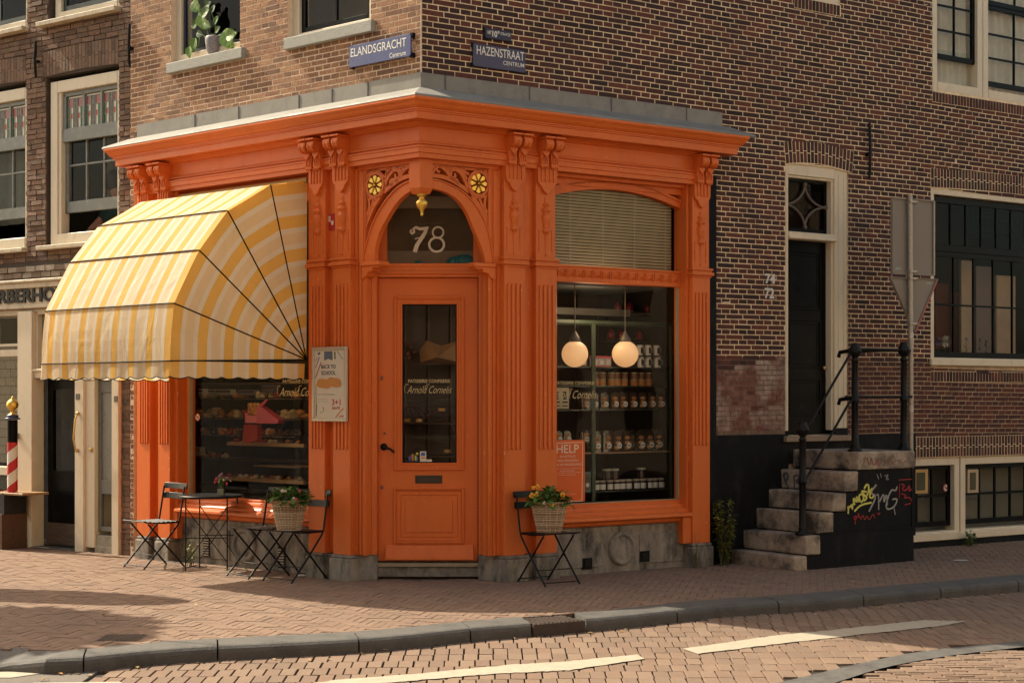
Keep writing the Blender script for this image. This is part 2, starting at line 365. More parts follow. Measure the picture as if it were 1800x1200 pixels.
def cells(u0, u1, z0, z1, holes):
    us = sorted({u0, u1, *[min(max(h[i], u0), u1) for h in holes for i in (0, 1)]}); zs = sorted({z0, z1, *[min(max(h[i], z0), z1) for h in holes for i in (2, 3)]})
    out = []
    for a, b in zip(us, us[1:]):
        run = None
        for c, d in zip(zs, zs[1:]):
            mid = ((a+b)/2, (c+d)/2)
            if any(h[0] < mid[0] < h[1] and h[2] < mid[1] < h[3] for h in holes):
                if run: out.append((a, b, *run)); run = None
            else: run = (run[0], d) if run else (c, d)
        if run: out.append((a, b, *run))
    return out
def bricks(mb, u0, u1, z0, z1, holes, Lb=.225, H=.0525, j=.009, n0=-.016, n1=0.0, jit=.001, dn=.001, mi=1, cross=True, sag=None, rfun=None):
    k = 0; z = z0
    while z < z1-.01:
        hd = cross and (k % 2 == 1)
        w = Lb/2 if hd else Lb
        off = -Lb*.25 if hd else (-Lb*.5 if (k//2) % 2 else 0)
        u = u0+off
        zz1 = min(z+H-j, z1)
        while u < u1:
            segs = [(max(u, u0), min(u+w-j, u1))]
            for h in holes:
                if h[2] < zz1-.004 and h[3] > z+.004:
                    ns = []
                    for a, b in segs:
                        if b <= h[0] or a >= h[1]: ns.append((a, b)); continue
                        if a < h[0]: ns.append((a, h[0]))
                        if b > h[1]: ns.append((h[1], b))
                    segs = ns
            for a, b in segs:
                if b-a > .012:
                    r_ = rnd.random() if rfun is None else rfun((a+b)/2, z)
                    s0 = sag(a) if sag else 0
                    mb.box(a+rnd.uniform(0, .002), b-rnd.uniform(0, .002), n0, n1+rnd.uniform(-dn, dn), z+s0, zz1+s0, mi, r_, jit, back=False)
            u += w
        z += H; k += 1
def soldier(mb, u0, u1, zb0, zb1, h, H=.0525, j=.009, n0=-.01, n1=.006, arch=0.0, mi=1, split=True, splay=.12):
    """flat arch of upright bricks between u0 and u1; the lower edge goes zb0 -> zb1 with a rise"""
    nb = max(3, int(round((u1-u0)/(H)))); um = (u0+u1)/2
    for i in range(nb):
        a = u0+(u1-u0)*i/nb+j/2; b = u0+(u1-u0)*(i+1)/nb-j/2
        def pt(u, t):
            f = (u-u0)/(u1-u0); zb = zb0+(zb1-zb0)*f+arch*(1-(2*f-1)**2)
            return (u+(u-um)/(u1-u0)*2*splay*t*h, zb+t*h)
        cuts = (0, .5, 1) if not split else ((0, .55, 1) if i % 2 else (0, .45, 1))
        for t0, t1 in zip(cuts, cuts[1:]):
            g = .004/h*1.0
            p = [pt(a, t0+g), pt(b, t0+g), pt(b, t1-g), pt(a, t1-g)]
            mb.prism(p, n0, n1+rnd.uniform(-.001, .001), mi, rnd.random())
    q = [(u0, zb0), (um, (zb0+zb1)/2+arch), (u1, zb1)]
    top = [(u1+splay*h, zb1+h), (um, (zb0+zb1)/2+arch+h), (u0-splay*h, zb0+h)]
    mb.prism(q+top, n0-.004, n1-.0012, 0)

def sweep_corner(mb, prof, sl, sr, mi=0, ret=True, retk=1.0):
    """profile [(p, z)] (p outward) run along the left plane, round the corner and along the right plane"""
    fac = 1/(1+L.n[0]*R.n[0]+L.n[1]*R.n[1])
    def pt(kind, p, z):
        if kind == 'l': return L.w(sl+(p*retk if ret else 0), p, z)
        if kind == 'r': return R.w(sr+(p*retk if ret else 0), p, z)
        if kind == 'c': return (CORNER[0]+(L.n[0]+R.n[0])*p*fac, CORNER[1]+(L.n[1]+R.n[1])*p*fac, z)
        if kind == 'lb': return L.w(sl+(p*retk), 0, z)
        if kind == 'rb': return R.w(sr+(p*retk), 0, z)
    kinds = ['lb', 'l', 'c', 'r', 'rb'] if ret else ['l', 'c', 'r']
    vs = [pt(k_, p, z) for k_ in kinds for p, z in prof]; m = len(prof); fs = []
    for i in range(len(kinds)-1):
        for q in range(m-1): fs.append((i*m+q, i*m+q+1, (i+1)*m+q+1, (i+1)*m+q))
    mb.addf(vs, fs, mi)
    return mb
def window(parent, fr, u0, u1, z0, z1, fmat, fw=.07, n0=-.12, n1=-.03, sashes=(), sillw=None, gmat=GLASS, name='window'):
    """outer frame with sashes [(z0,z1,cols,rows,mat,n,sash_w,bar_w)] and panes"""
    a, b = min(u0, u1), max(u0, u1); mb = MB(fr)
    fb = sillw or fw
    mb.box(a, a+fw, n0, n1, z0, z1); mb.box(b-fw, b, n0, n1, z0, z1)
    mb.box(a+fw, b-fw, n0, n1, z1-fw, z1); mb.box(a+fw, b-fw, n0, n1+.006, z0, z0+fb)
    fr_ = part(name, mb, fmat, parent, bevel=.004)
    for (sz0, sz1, cols, rows, sm, n, sw, bw) in sashes:
        s = MB(fr); ia, ib = a+fw, b-fw
        s.box(ia, ia+sw, n-.035, n, sz0, sz1); s.box(ib-sw, ib, n-.035, n, sz0, sz1)
        s.box(ia+sw, ib-sw, n-.035, n, sz1-sw, sz1); s.box(ia+sw, ib-sw, n-.035, n, sz0, sz0+sw*1.15)
        for c in range(1, cols):
            u = ia+sw+(ib-ia-2*sw)*c/cols; s.box(u-bw/2, u+bw/2, n-.03, n-.004, sz0+sw, sz1-sw)
        for r_ in range(1, rows):
            z = sz0+sw+(sz1-sz0-2*sw)*r_/rows; s.box(ia+sw, ib-sw, n-.03, n-.005, z-bw/2, z+bw/2)
        part('sash', s, sm, fr_, bevel=.003)
        g = MB(fr); g.face([g.P(ia+sw, n-.018, sz0+sw), g.P(ib-sw, n-.018, sz0+sw), g.P(ib-sw, n-.018, sz1-sw), g.P(ia+sw, n-.018, sz1-sw)])
        part('pane', g, gmat, fr_, fixn=False)
    return fr_
def curtain(fr, u0, u1, z0, z1, n, waves=6, amp=.03):
    mb = MB(fr); k = waves*8
    for i in range(k):
        pts = []
        for q in (i, i+1):
            t = q/k; pts.append((u0+(u1-u0)*t, n+amp*math.sin(t*waves*2*math.pi+.6*math.sin(5*t))))
        mb.addf([mb.P(pts[0][0], pts[0][1], z0), mb.P(pts[1][0], pts[1][1], z0), mb.P(pts[1][0], pts[1][1]*1.0, z1), mb.P(pts[0][0], pts[0][1], z1)], [(0, 1, 2, 3)], 0, .5, True)
    return mb
# ================================================================== GROUND
def gp(px, py, z=0.0):
    Y = (EYE-z)*FPX/(py-HOR); return ((px-900)/FPX*Y, Y)
RZ = -0.10
gs = MB(); gs.face([(-140, -60, RZ-.05), (140, -60, RZ-.05), (140, 220, RZ-.05), (-140, 220, RZ-.05)])
structure(part('ground', gs, mat('far_ground', (.17, .13, .095), .9, var=.2, scale=2), fixn=False))
KPX = [(0, 1152), (77, 1158), (123, 1157), (217, 1147), (313, 1138), (508, 1129), (677, 1120), (837, 1102), (958, 1093), (1124, 1079), (1280, 1061), (1420, 1054), (1551, 1041), (1800, 1019)]
KW = [gp(x, y) for x, y in KPX]
KW = [(KW[0][0]-7, KW[0][1]+1.6), (KW[0][0]-2.2, KW[0][1]+.35)]+KW
d_ = (KW[-1][0]-KW[-2][0], KW[-1][1]-KW[-2][1]); d_l = math.hypot(*d_); KW += [(KW[-1][0]+d_[0]/d_l*3, KW[-1][1]+d_[1]/d_l*3), (KW[-1][0]+d_[0]/d_l*14, KW[-1][1]+d_[1]/d_l*10)]
def smooth(pts, it=2):
    for _ in range(it):
        q = [pts[0]]
        for a, b in zip(pts, pts[1:]): q += [(a[0]*.75+b[0]*.25, a[1]*.75+b[1]*.25), (a[0]*.25+b[0]*.75, a[1]*.25+b[1]*.75)]
        q.append(pts[-1]); pts = q
    return pts
KS = smooth(KW, 2)
def kerb_y(x):
    for a, b in zip(KS, KS[1:]):
        if a[0] <= x <= b[0]: return a[1]+(b[1]-a[1])*(x-a[0])/(b[0]-a[0]+1e-9)
    return KS[0][1] if x < KS[0][0] else KS[-1][1]
def offs(pts, d):
    out = []
    for i, p in enumerate(pts):
        a = pts[max(i-1, 0)]; b = pts[min(i+1, len(pts)-1)]; v = Vector((b[0]-a[0], b[1]-a[1])).normalized()
        out.append((p[0]-v.y*d, p[1]+v.x*d))
    return out
KB = offs(KS, .34)                                # back edge of the kerb stones
def arclen(pts):
    s_ = [0]
    for a, b in zip(pts, pts[1:]): s_.append(s_[-1]+math.hypot(b[0]-a[0], b[1]-a[1]))
    return s_
def at_len(pts, s_, t):
    for i in range(len(pts)-1):
        if s_[i] <= t <= s_[i+1]:
            f = (t-s_[i])/(s_[i+1]-s_[i]+1e-9); return (pts[i][0]+(pts[i+1][0]-pts[i][0])*f, pts[i][1]+(pts[i+1][1]-pts[i][1])*f)
    return pts[-1]
# kerb: long bevelled stones with open joints, a gully set into it
kb = MB(); S_ = arclen(KS); tot = S_[-1]; Sb = arclen(KB)
GUL = gp(988, 1092); gt = min(range(len(KS)), key=lambda i: (KS[i][0]-GUL[0])**2+(KS[i][1]-GUL[1])**2); gt = S_[gt]
t = 0.0; joints = []
while t < tot:
    t1 = min(t+rnd.uniform(.92, 1.08), tot); joints.append((t, t1)); t = t1
def kerb_stone(a, b):
    k = 4; rows = []
    for i in range(k+1):
        tt = a+.006+(b-a-.012)*i/k; f = at_len(KS, S_, tt); g = at_len(KB, Sb, tt*Sb[-1]/tot)
        v = Vector((g[0]-f[0], g[1]-f[1])).normalized()
        low = max(0.0, min(1.0, (-3.05-f[0])/.5))      # dropped kerb towards the left
        zt = -low*.075
        prof = [(0.0, RZ-.06), (0.0, max(RZ, zt-.045)), (.008, zt-.022), (.028, zt-.006), (.055, zt), (.36, .001), (.36, RZ-.06)]
        rows.append([(f[0]+v.x*w, f[1]+v.y*w, z) for w, z in prof])
    m = len(rows[0]); vs = [p for r_ in rows for p in r_]
    fs = [(i*m+q, i*m+q+1, (i+1)*m+q+1, (i+1)*m+q) for i in range(k) for q in range(m-1)]+[tuple(range(m)), tuple(range(k*m+m-1, k*m-1, -1))]
    kb.addf(vs, fs, 0, rnd.random())
for a, b in joints:
    g0, g1 = gt-.24, gt+.24
    if b < g0 or a > g1: kerb_stone(a, b); continue
    if a < g0-.05: kerb_stone(a, g0)
    if b > g1+.05: kerb_stone(g1, b)
structure(part('kerb', kb, KERB))
# gully grate in the kerb line
gr = MB(); f0 = at_len(KS, S_, gt-.23); f1 = at_len(KS, S_, gt+.23); vx = Vector((f1[0]-f0[0], f1[1]-f0[1])).normalized(); vy = Vector((-vx.y, vx.x))
def gpt(a, b, z): return (f0[0]+vx.x*a+vy.x*b, f0[1]+vx.y*a+vy.y*b, z)
def gbox(mb, a0, a1, b0, b1, z0, z1, mi=0):
    vs = [gpt(a, b, z) for z in (z0, z1) for b in (b0, b1) for a in (a0, a1)]
    mb.addf(vs, [(0, 1, 3, 2), (4, 6, 7, 5), (0, 4, 5, 1), (2, 3, 7, 6), (0, 2, 6, 4), (1, 5, 7, 3)], mi)
gbox(gr, 0, .46, -.01, .012, RZ-.05, -.012); gbox(gr, 0, .46, .33, .35, RZ-.05, -.004)
for i in range(12): gbox(gr, .02+i*.037, .036+i*.037, .0, .34, -.03, -.008)
for i in range(4): gbox(gr, 0, .46, .05+i*.08, .065+i*.08, -.035, -.010)
gbox(gr, 0, .46, .0, .33, RZ-.06, RZ-.02)
tag(part('gully_grate', gr, mat('rusty_grate_iron', (.055, .035, .025), .7, var=.5)), 'rusty black iron gully grate set into the grey kerb', 'drain grate')
# pavement of clinkers in herringbone
WALLPTS = [L.w(9, 0, 0)[:2], L.w(0, 0, 0)[:2], R.w(12, 0, 0)[:2]]
def behind_wall(x, y):
    dl = (x-CORNER[0])*L.n[0]+(y-CORNER[1])*L.n[1]; dr = (x-CORNER[0])*R.n[0]+(y-CORNER[1])*R.n[1]
    db = (x-B.o[0])*B.n[0]+(y-B.o[1])*B.n[1]
    return dl < -.9 and dr < -.05 or (dl < -.35 and dr < -.35) or (x < B.o[0] and db < -.6 and dl < -.3)
pv = MB(); w_, n_r = .068, 3; ang = math.radians(34.3-45+90); ca, sa = math.cos(ang), math.sin(ang); ox, oy = 0.3, 12.0
def add_brick(mb, cx, cy, hx, hy, dx, dy, zt, gap=.0035, tilt=.0022, dep=.03, gapy=None):
    hx -= gap; hy -= (gap if gapy is None else gapy); px_, py_ = -dy, dx
    r_ = rnd.random(); dz = rnd.uniform(-.0022, .0018); tx = rnd.uniform(-tilt, tilt); ty = rnd.uniform(-tilt, tilt)
    tp = []; bt = []; ch = .002
    for sx, sy in ((-1, -1), (1, -1), (1, 1), (-1, 1)):
        x = cx+dx*hx*sx+px_*hy*sy; y = cy+dy*hx*sx+py_*hy*sy
        x2 = cx+dx*(hx-ch)*sx+px_*(hy-ch)*sy; y2 = cy+dy*(hx-ch)*sx+py_*(hy-ch)*sy
        tp.append((x2, y2, zt+dz+tx*sx+ty*sy)); bt.append((x, y, zt+dz+tx*sx+ty*sy-.004))
    lo = [(p[0], p[1], zt-dep) for p in bt]
    vs = tp+bt+lo
    fs = [(0, 1, 2, 3)]+[(i, i+4, (i+1) % 4+4, (i+1) % 4) for i in range(4)]+[(i+4, i+8, (i+1) % 4+8, (i+1) % 4+4) for i in range(4)]
    mb.addf(vs, fs, 0, r_)
def in_pave(x, y):
    if not (-9 < x < 9.5 and 8 < y < 24): return False
    if behind_wall(x, y): return False
    # in front of the back edge of the kerb
    ky = kerb_y(x)
    dx = 1; # perpendicular distance approx
    k2 = kerb_y(x+.3); sl = (k2-ky)/.3
    return (y-ky)/math.sqrt(1+sl*sl) > .36
for i in range(-150, 150):
    for j in range(-150, 150):
        m = (i-j) % (2*n_r)
        if m == 0: cu_, cv_, hx, hy = (i+n_r/2)*w_, (j+.5)*w_, n_r*w_/2, w_/2
        elif m == 2*n_r-1: cu_, cv_, hx, hy = (i+.5)*w_, (j+n_r/2)*w_, w_/2, n_r*w_/2
        else: continue
        x = ox+cu_*ca-cv_*sa; y = oy+cu_*sa+cv_*ca
        if in_pave(x, y): add_brick(pv, x, y, hx, hy, ca, sa, 0.0, gap=.0012, tilt=.0012)
structure(part('pavement', pv, BRK_P))
# sand bed under the pavement
sb = MB(); pl = [(p[0], p[1], -.005) for p in KB]; back = [(p[0], p[1]+14, -.005) for p in KB]
m = len(pl); sb.addf(pl+back, [(i, i+1, i+1+m, i+m) for i in range(m-1)], 0); structure(part('pavement_bed', sb, SANDP, fixn=False))
# border course of bricks along the kerb
bc = MB(); KC = offs(KS, .375); Sc = arclen(KC); t = 0
while t < Sc[-1]-.2:
    a = at_len(KC, Sc, t); b = at_len(KC, Sc, t+.2); v = Vector((b[0]-a[0], b[1]-a[1])).normalized()
    if -8 < a[0] < 9: add_brick(bc, (a[0]+b[0])/2, (a[1]+b[1])/2, .1, .034, v.x, v.y, -.001)
    t += .203
structure(part('pavement_border', bc, BRK_P))
# street of clinkers, long side towards the viewer
st = MB(); bw, bl = .103, .25
FAR_UP = [(1378, 1200), (1511, 1168), (1622, 1145), (1800, 1128)]
FAR_LO = [(1475, 1200), (1555, 1174), (1667, 1154), (1800, 1139)]
fu = [gp(x, y, RZ) for x, y in FAR_UP]; fl = [gp(x, y, RZ) for x, y in FAR_LO]
def ext(pts, a, b):
    v = Vector((pts[0][0]-pts[1][0], pts[0][1]-pts[1][1])).normalized(); w = Vector((pts[-1][0]-pts[-2][0], pts[-1][1]-pts[-2][1])).normalized()
    return [(pts[0][0]+v.x*a, pts[0][1]+v.y*a)]+pts+[(pts[-1][0]+w.x*b, pts[-1][1]+w.y*b)]
fu = smooth(ext(fu, 4, 4), 2); fl = smooth(ext(fl, 4, 4), 2)
def y_on(pts, x):
    for a, b in zip(pts, pts[1:]):
        if a[0] <= x <= b[0]: return a[1]+(b[1]-a[1])*(x-a[0])/(b[0]-a[0]+1e-9)
    return -1e9 if x < pts[0][0] else pts[-1][1]
row = 0; y = 6.0
while y < 22:
    off = .05*math.sin(row*.7)+rnd.uniform(-.006, .006)
    x = -6.0+off
    while x < 10:
        yy = y+.06*math.sin(x*.9+1)+.10*math.sin(x*.35)+.28*x*.35*max(0, min(1, (x-1)/4))
        hy_ = kerb_y(x)
        if yy < hy_+.16 and yy > y_on(fu, x)+.06 and not (x < -2.68 and yy < 10.86):
            sl = .06*.9*math.cos(x*.9+1)
            add_brick(st, x+rnd.uniform(-.003, .003), yy+rnd.uniform(-.002, .002), bw/2, bl/2, math.cos(sl*.6), math.sin(sl*.6), RZ, gap=.0048, tilt=.0007, dep=.04, gapy=.0002)
        x += bw
    y += bl; row += 1
structure(part('street', st, BRK_S))
rb = MB(); rb.face([(-9, 6.2, RZ-.014), (30, 6.2, RZ-.014), (30, 22, RZ-.014), (-9, 22, RZ-.014)]); structure(part('street_bed', rb, SAND, fixn=False))
# asphalt patch with painted teeth at the lower left
asp = mat('worn_asphalt', (.135, .115, .095), .9, var=.2, scale=30, bump=.004, bscale=150, dirt=(.20, .16, .125), dscale=2.5, damt=.6)
ab = MB(); ab.box(-9, -2.72, 5, 10.75, RZ-.05, RZ+.001); structure(part('asphalt', ab, asp))
rm = MB()
def gpoly(mb, pxs, z=RZ+.005):
    mb.face([(*gp(x, y, z), z) for x, y in pxs])
gpoly(rm, [(-40, 1180), (98, 1179), (20, 1190), (-40, 1190)]); gpoly(rm, [(60, 1199), (210, 1197), (240, 1212), (20, 1214)])
structure(part('road_marking_teeth', rm, ROADW, fixn=False))
def jag(a, b, k):
    return [(a[0]+(b[0]-a[0])*i/k, a[1]+(b[1]-a[1])*i/k+rnd.uniform(-.55, .55)) for i in range(k+1)]
rl = MB()
def band(up, lo, k=14):
    U = [p for a, b in zip(up, up[1:]) for p in jag(a, b, k)[:-1]]+[up[-1]]; Lo = [p for a, b in zip(lo, lo[1:]) for p in jag(a, b, k)[:-1]]+[lo[-1]]
    vs = [(*gp(x, y, RZ+.006), RZ+.006) for x, y in U]+[(*gp(x, y, RZ+.006), RZ+.006) for x, y in Lo]
    m = len(U); rl.addf(vs, [(i, i+1, m+i+1, m+i) for i in range(m-1)], 0)
band([(480, 1208), (600, 1193), (733, 1183), (900, 1167), (1000, 1161), (1120, 1149)], [(480, 1222), (640, 1202), (750, 1193), (867, 1183), (1000, 1177), (1133, 1157)])
band([(1200, 1139), (1355, 1117), (1533, 1099), (1622, 1089), (1695, 1091)], [(1227, 1148), (1355, 1132), (1533, 1112), (1640, 1101), (1696, 1092)])
structure(part('road_marking_line', rl, ROADW, fixn=False))
# flush kerb band and the pavement beyond it, lower right
fk = MB(); m = len(fu); xs = [p[0] for p in fu]
vs = [(p[0], p[1], RZ+.012) for p in fu]+[(p[0], p[1], RZ+.012) for p in fl]+[(p[0], p[1], RZ-.05) for p in fu]
fk.addf(vs, [(i, i+1, m+i+1, m+i) for i in range(m-1)]+[(i, i+1, 2*m+i+1, 2*m+i) for i in range(m-1)], 0)
structure(part('flush_kerb', fk, KERB, fixn=False))
fp = MB(); row = 0; y = 5.5
while y < 16:
    x = -1.0+(row % 2)*.1
    while x < 8:
        if y < y_on(fl, x)-.045 and y_on(fl, x) > 0: add_brick(fp, x, y, .1, .034, 1, 0, RZ+.008)
        x += .204
    y += .072; row += 1
structure(part('far_pavement', fp, BRK_S))
# pavement drain cover
dc = MB(); c0 = gp(216, 1120); 
dc.box(c0[0]-.16, c0[0]+.14, c0[1]-.15, c0[1]+.15, -.02, .0015)
for i in range(9):
    for j in range(9): dc.box(c0[0]-.145+i*.031, c0[0]-.125+i*.031, c0[1]-.135+j*.031, c0[1]-.115+j*.031, .003, .0065)
tag(part('manhole_cover', dc, mat('rusty_cover_iron', (.09, .065, .05), .7, var=.4)), 'small square chequered iron cover in the brick pavement', 'manhole cover')
# ================================================================== CORNER BUILDING (brick)
bld = thing('brick_building', 'tall brick corner house with pale pointed dark brick above the orange shopfront', 'building', (CORNER[0], CORNER[1]+3, 0))
SL, SR = 4.36, 12.0                               # wall lengths along the two streets
SF_L, SF_R = 4.30, 3.36                           # shopfront extent
ZT = 4.55
q = lambda fr, x0, y0, x1, y1, p=0: (*sorted((fr.uz(x0, y0, p)[0], fr.uz(x1, y1, p)[0])), *sorted((fr.uz(x0, y0, p)[1], fr.uz(x1, y1, p)[1])))
hL = [(-.1, SF_L, -1, ZT),
      (*sorted((L.uz(300, 60)[0], L.uz(422, 60)[0])), L.uz(360, 98)[1], 7.05),
      (*sorted((L.uz(505, 20)[0], L.uz(652, 20)[0])), L.uz(575, 62)[1], 7.05)]
wl = MB(L)
for a, b, c, d in cells(0, SL, 0, 11.5, hL): wl.box(a, b, -.28, -.0015, c, d, 0)
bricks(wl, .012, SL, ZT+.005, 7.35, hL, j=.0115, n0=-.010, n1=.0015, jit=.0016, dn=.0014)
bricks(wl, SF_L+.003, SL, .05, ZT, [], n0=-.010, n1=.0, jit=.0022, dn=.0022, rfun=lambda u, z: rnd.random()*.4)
wl.box(0, SL, -.008, -.001, 7.36, 11.5, 1, .4)
for (u0, u1, z0, z1) in hL[1:]:
    wl.box(u0-.001, u0-.03, -.25, -.009, z0, z1, 0); wl.box(u1+.001, u1+.03, -.25, -.009, z0, z1, 0)
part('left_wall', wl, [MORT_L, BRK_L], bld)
# right wall holes
DH = (R.uz(1380, 500)[0], R.uz(1491, 500)[0], 1.30, R.uz(1430, 292)[1])
WH = (R.uz(1636, 480)[0], 9.45, R.uz(1640, 641)[1], R.uz(1700, 338)[1])
BH1 = (R.uz(1560, 850)[0], 9.45, R.uz(1700, 942)[1], R.uz(1700, 803)[1])
UH = (R.uz(1639, 100)[0], 9.45, R.uz(1640, 157)[1], 7.2)
UH2 = (R.uz(1396, 0)[0], R.uz(1478, 0)[0], R.uz(1440, 2)[1], 7.6)
hR = [(-.1, SF_R+.03, -1, ZT), DH, WH, BH1, UH, UH2]
wr = MB(R)
ZD = 2.12
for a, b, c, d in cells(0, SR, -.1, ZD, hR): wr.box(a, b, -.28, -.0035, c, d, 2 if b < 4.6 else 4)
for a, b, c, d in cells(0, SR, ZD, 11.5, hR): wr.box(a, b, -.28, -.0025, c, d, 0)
lintD = (R.uz(1376, 270)[0]-.02, R.uz(1502, 270)[0]+.02, DH[3], DH[3]+.30)
lintW = (WH[0]-.03, 9.5, WH[3], WH[3]+.26)
lintB = (BH1[0], 9.5, BH1[3], BH1[3]+.28)
PZ = R.uz(1300, 764)[1]                           # top of the tarred plinth
def rtone(u, z):
    r_ = rnd.random()
    if z < 2.0: r_ = .35+.65*r_
    return r_
bricks(wr, .012, SR-.2, 0.1, 7.35, hR+[(SF_R, 5.0, -.2, PZ)], Lb=.235, H=.0525, j=.0098, n0=-.010, n1=0, jit=.0016, dn=.0012, rfun=rtone, sag=lambda u: .004*math.sin(1.3*u)+.003*math.sin(3.1*u+1)-.012*max(0, u-6.9))
soldier(wr, lintD[0]+.06, lintD[1]-.06, DH[3]-.01, DH[3]-.03, .235, arch=.045, n0=-.01, n1=.006)
soldier(wr, WH[0], 9.5, WH[3]+.01, WH[3]+.01, .22, arch=.03, splay=.02, n0=-.01, n1=.006)
soldier(wr, BH1[0], 9.5, BH1[3]+.01, BH1[3]+.01, .235, arch=.0, splay=.0, n0=-.01, n1=.006)
# brick-on-edge courses below the windows
for (uu0, uu1, zz, hh) in ((UH[0], 9.5, UH[2]-.14, .11), (WH[0], 9.5, WH[2]-.19, .115), (UH2[0], UH2[1], UH2[2]-.12, .11)):
    wr.box(uu0, uu1, -.008, .002, zz-.006, zz+hh+.006, 0)
    k = int((uu1-uu0)/.0525)
    for i in range(k): wr.box(uu0+i*.0525+.004, uu0+i*.0525+.047, -.01, .005+rnd.uniform(0, .001), zz, zz+hh, 1, rnd.random(), .001)
wr.box(0, SR, -.008, -.001, 7.36, 11.5, 1, .3)
for fi in range(len(wr.f)):
    if wr.m[fi] == 1:
        zc = wr.v[wr.f[fi][0]][2]; lim = 2.10+.12*math.sin(wr.v[wr.f[fi][0]][0]*2.3)
        xc = wr.v[wr.f[fi][0]]; uc = (xc[0]-R.o[0])*R.u[0]+(xc[1]-R.o[1])*R.u[1]
        if zc < lim and uc < 4.6: wr.m[fi] = 3
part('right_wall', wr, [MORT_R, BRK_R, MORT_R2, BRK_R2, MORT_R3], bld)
# side / rear walls and roof keep the inside dark
ob = MB()
lw = L.w(SL, -.1, 0); rw = R.w(SR, -.1, 0)
foot = [L.w(SL-.02, -.285, 0)[:2], (-1.6, 26), (8.5, 26), R.w(SR, -.285, 0)[:2]]
for a, b in zip(foot, foot[1:]):
    ob.addf([(a[0], a[1], -.1), (b[0], b[1], -.1), (b[0], b[1], 11.5), (a[0], a[1], 11.5)], [(0, 1, 2, 3)])
ftop = [L.w(SL, 0, 0)[:2], L.w(0, 0, 0)[:2], R.w(SR, 0, 0)[:2], (8.5, 26), (-1.6, 26)]
ob.addf([(x, y, 11.5) for x, y in ftop], [(0, 1, 2, 3, 4)]); ob.addf([(x, y, 4.3) for x, y in [L.w(SL-.05, -.3, 0)[:2], L.w(0.05, -.4, 0)[:2], R.w(SR-.1, -.3, 0)[:2], (8.5, 26), (-1.6, 26)]], [(0, 1, 2, 3, 4)])
part('rear_wall', ob, DARK, bld, fixn=False)
# partition between the shop and the house, floors
pm = MB(); a = R.w(SF_R+.2, -.285, 0); b = (-.6, 20.5, 0)
pm.addf([(a[0], a[1], -.1), (b[0], b[1], -.1), (b[0], b[1], 4.3), (a[0], a[1], 4.3)], [(0, 1, 2, 3)])
part('partition', pm, DARKW, bld, fixn=False)
# zinc/lead flashing with upstand above the shopfront
zl = MB()
sweep_corner(zl, [(.008, 4.615), (.016, 4.615), (.018, 4.48), (.10, 4.455), (.22, 4.405), (.348, 4.352), (.358, 4.335), (.35, 4.322), (.32, 4.328)], 4.33-.12, 3.697-.12, ret=True, retk=.45)
part('lead_flashing', zl, ZINC, bld, fixn=False)
zj = MB()
for fr, xs in ((L, (342, 419, 525, 583, 646)), (R, (783, 931, 1075, 1207))):
    for x in xs:
        u, z = fr.uz(x, 180, .02); zj.fr = fr; zj.box(u-.006, u+.006, .014, .023, 4.485, 4.612); 
part('lead_seam', zj, mat('lead_seam_dark', (.10, .095, .09), .6), bld)
# tarred plinth and strip beside the shopfront
bp = MB(R); bp.box(SF_R+.02, SF_R+.135, -.02, .03, 0, 3.95); bp.box(SF_R+.135, DH[0]+.03, -.02, .022, -.1, PZ); bp.box(DH[0]-.005, SR-.2, -.02, .020, -.12, R.uz(1700, 944)[1]-.002)
bp.box(DH[1]-.03, R.uz(1608, 850)[0], -.02, .012, -.1, 1.30)
part('tarred_plinth', bp, BLACKM, bld)
# anchors
def anchor(fr, x, y0, y1, parent):
    mb = MB(fr); u, z1 = fr.uz(x, y0, .05); _, z0 = fr.uz(x, y1, .05); h = z1-z0
    mb.tube([(u, .035, z0), (u, .04, z0+.06*h), (u, .05, z0+h*.5), (u, .04, z1-.06*h), (u, .035, z1)], [.010, .016, .017, .016, .010], 8)
    mb.box(u-.028, u+.028, -.01, .055, z0+h*.40, z0+h*.47); mb.ball((u, .035, z1), .016)
    mb.ball((u, .035, z0), .016)
    part('wall_anchor', mb, IRON, parent, bevel=.003)
anchor(R, 1530, 218, 312, bld)
# ---- upper left facade windows with stone sills
sz = hL[1]
window(bld, L, hL[1][0], hL[1][1], hL[1][2]+.0, 7.04, CREAM, .085, -.16, -.07, [(hL[1][2]+.09, 7.0, 1, 1, mat('dark_blue_sash', (.02, .03, .06), .4), -.10, .03, .02)], gmat=GLASS)
window(bld, L, hL[2][0], hL[2][1], hL[2][2]+.0, 7.04, CREAM, .095, -.16, -.07, [(hL[2][2]+.09, 7.0, 2, 2, BLACKP, -.10, .055, .025)])
for (x0, y0, x1, y1) in ((290, 130, 423, 84), (496, 88, 651, 32)):
    mb = MB(L); ua, za = L.uz(x0, y0, .07); ub, zb = L.uz(x1, y1, .07)
    zt = L.uz(x0, y0-18 if x0 < 400 else y0-20, .07)[1]
    mb.box(ua, ub, -.12, .06, za, zt); part('window_sill', mb, SILLST, bld, bevel=.006)
# back of the rooms upstairs
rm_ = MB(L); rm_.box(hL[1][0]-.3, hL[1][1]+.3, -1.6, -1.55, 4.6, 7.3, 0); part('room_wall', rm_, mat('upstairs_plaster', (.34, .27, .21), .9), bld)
rm_ = MB(L); rm_.box(hL[2][0]-.3, hL[2][1]+.3, -2.0, -1.95, 4.6, 7.3, 0); part('room_wall', rm_, mat('upstairs_shade', (.05, .045, .04), .9), bld)
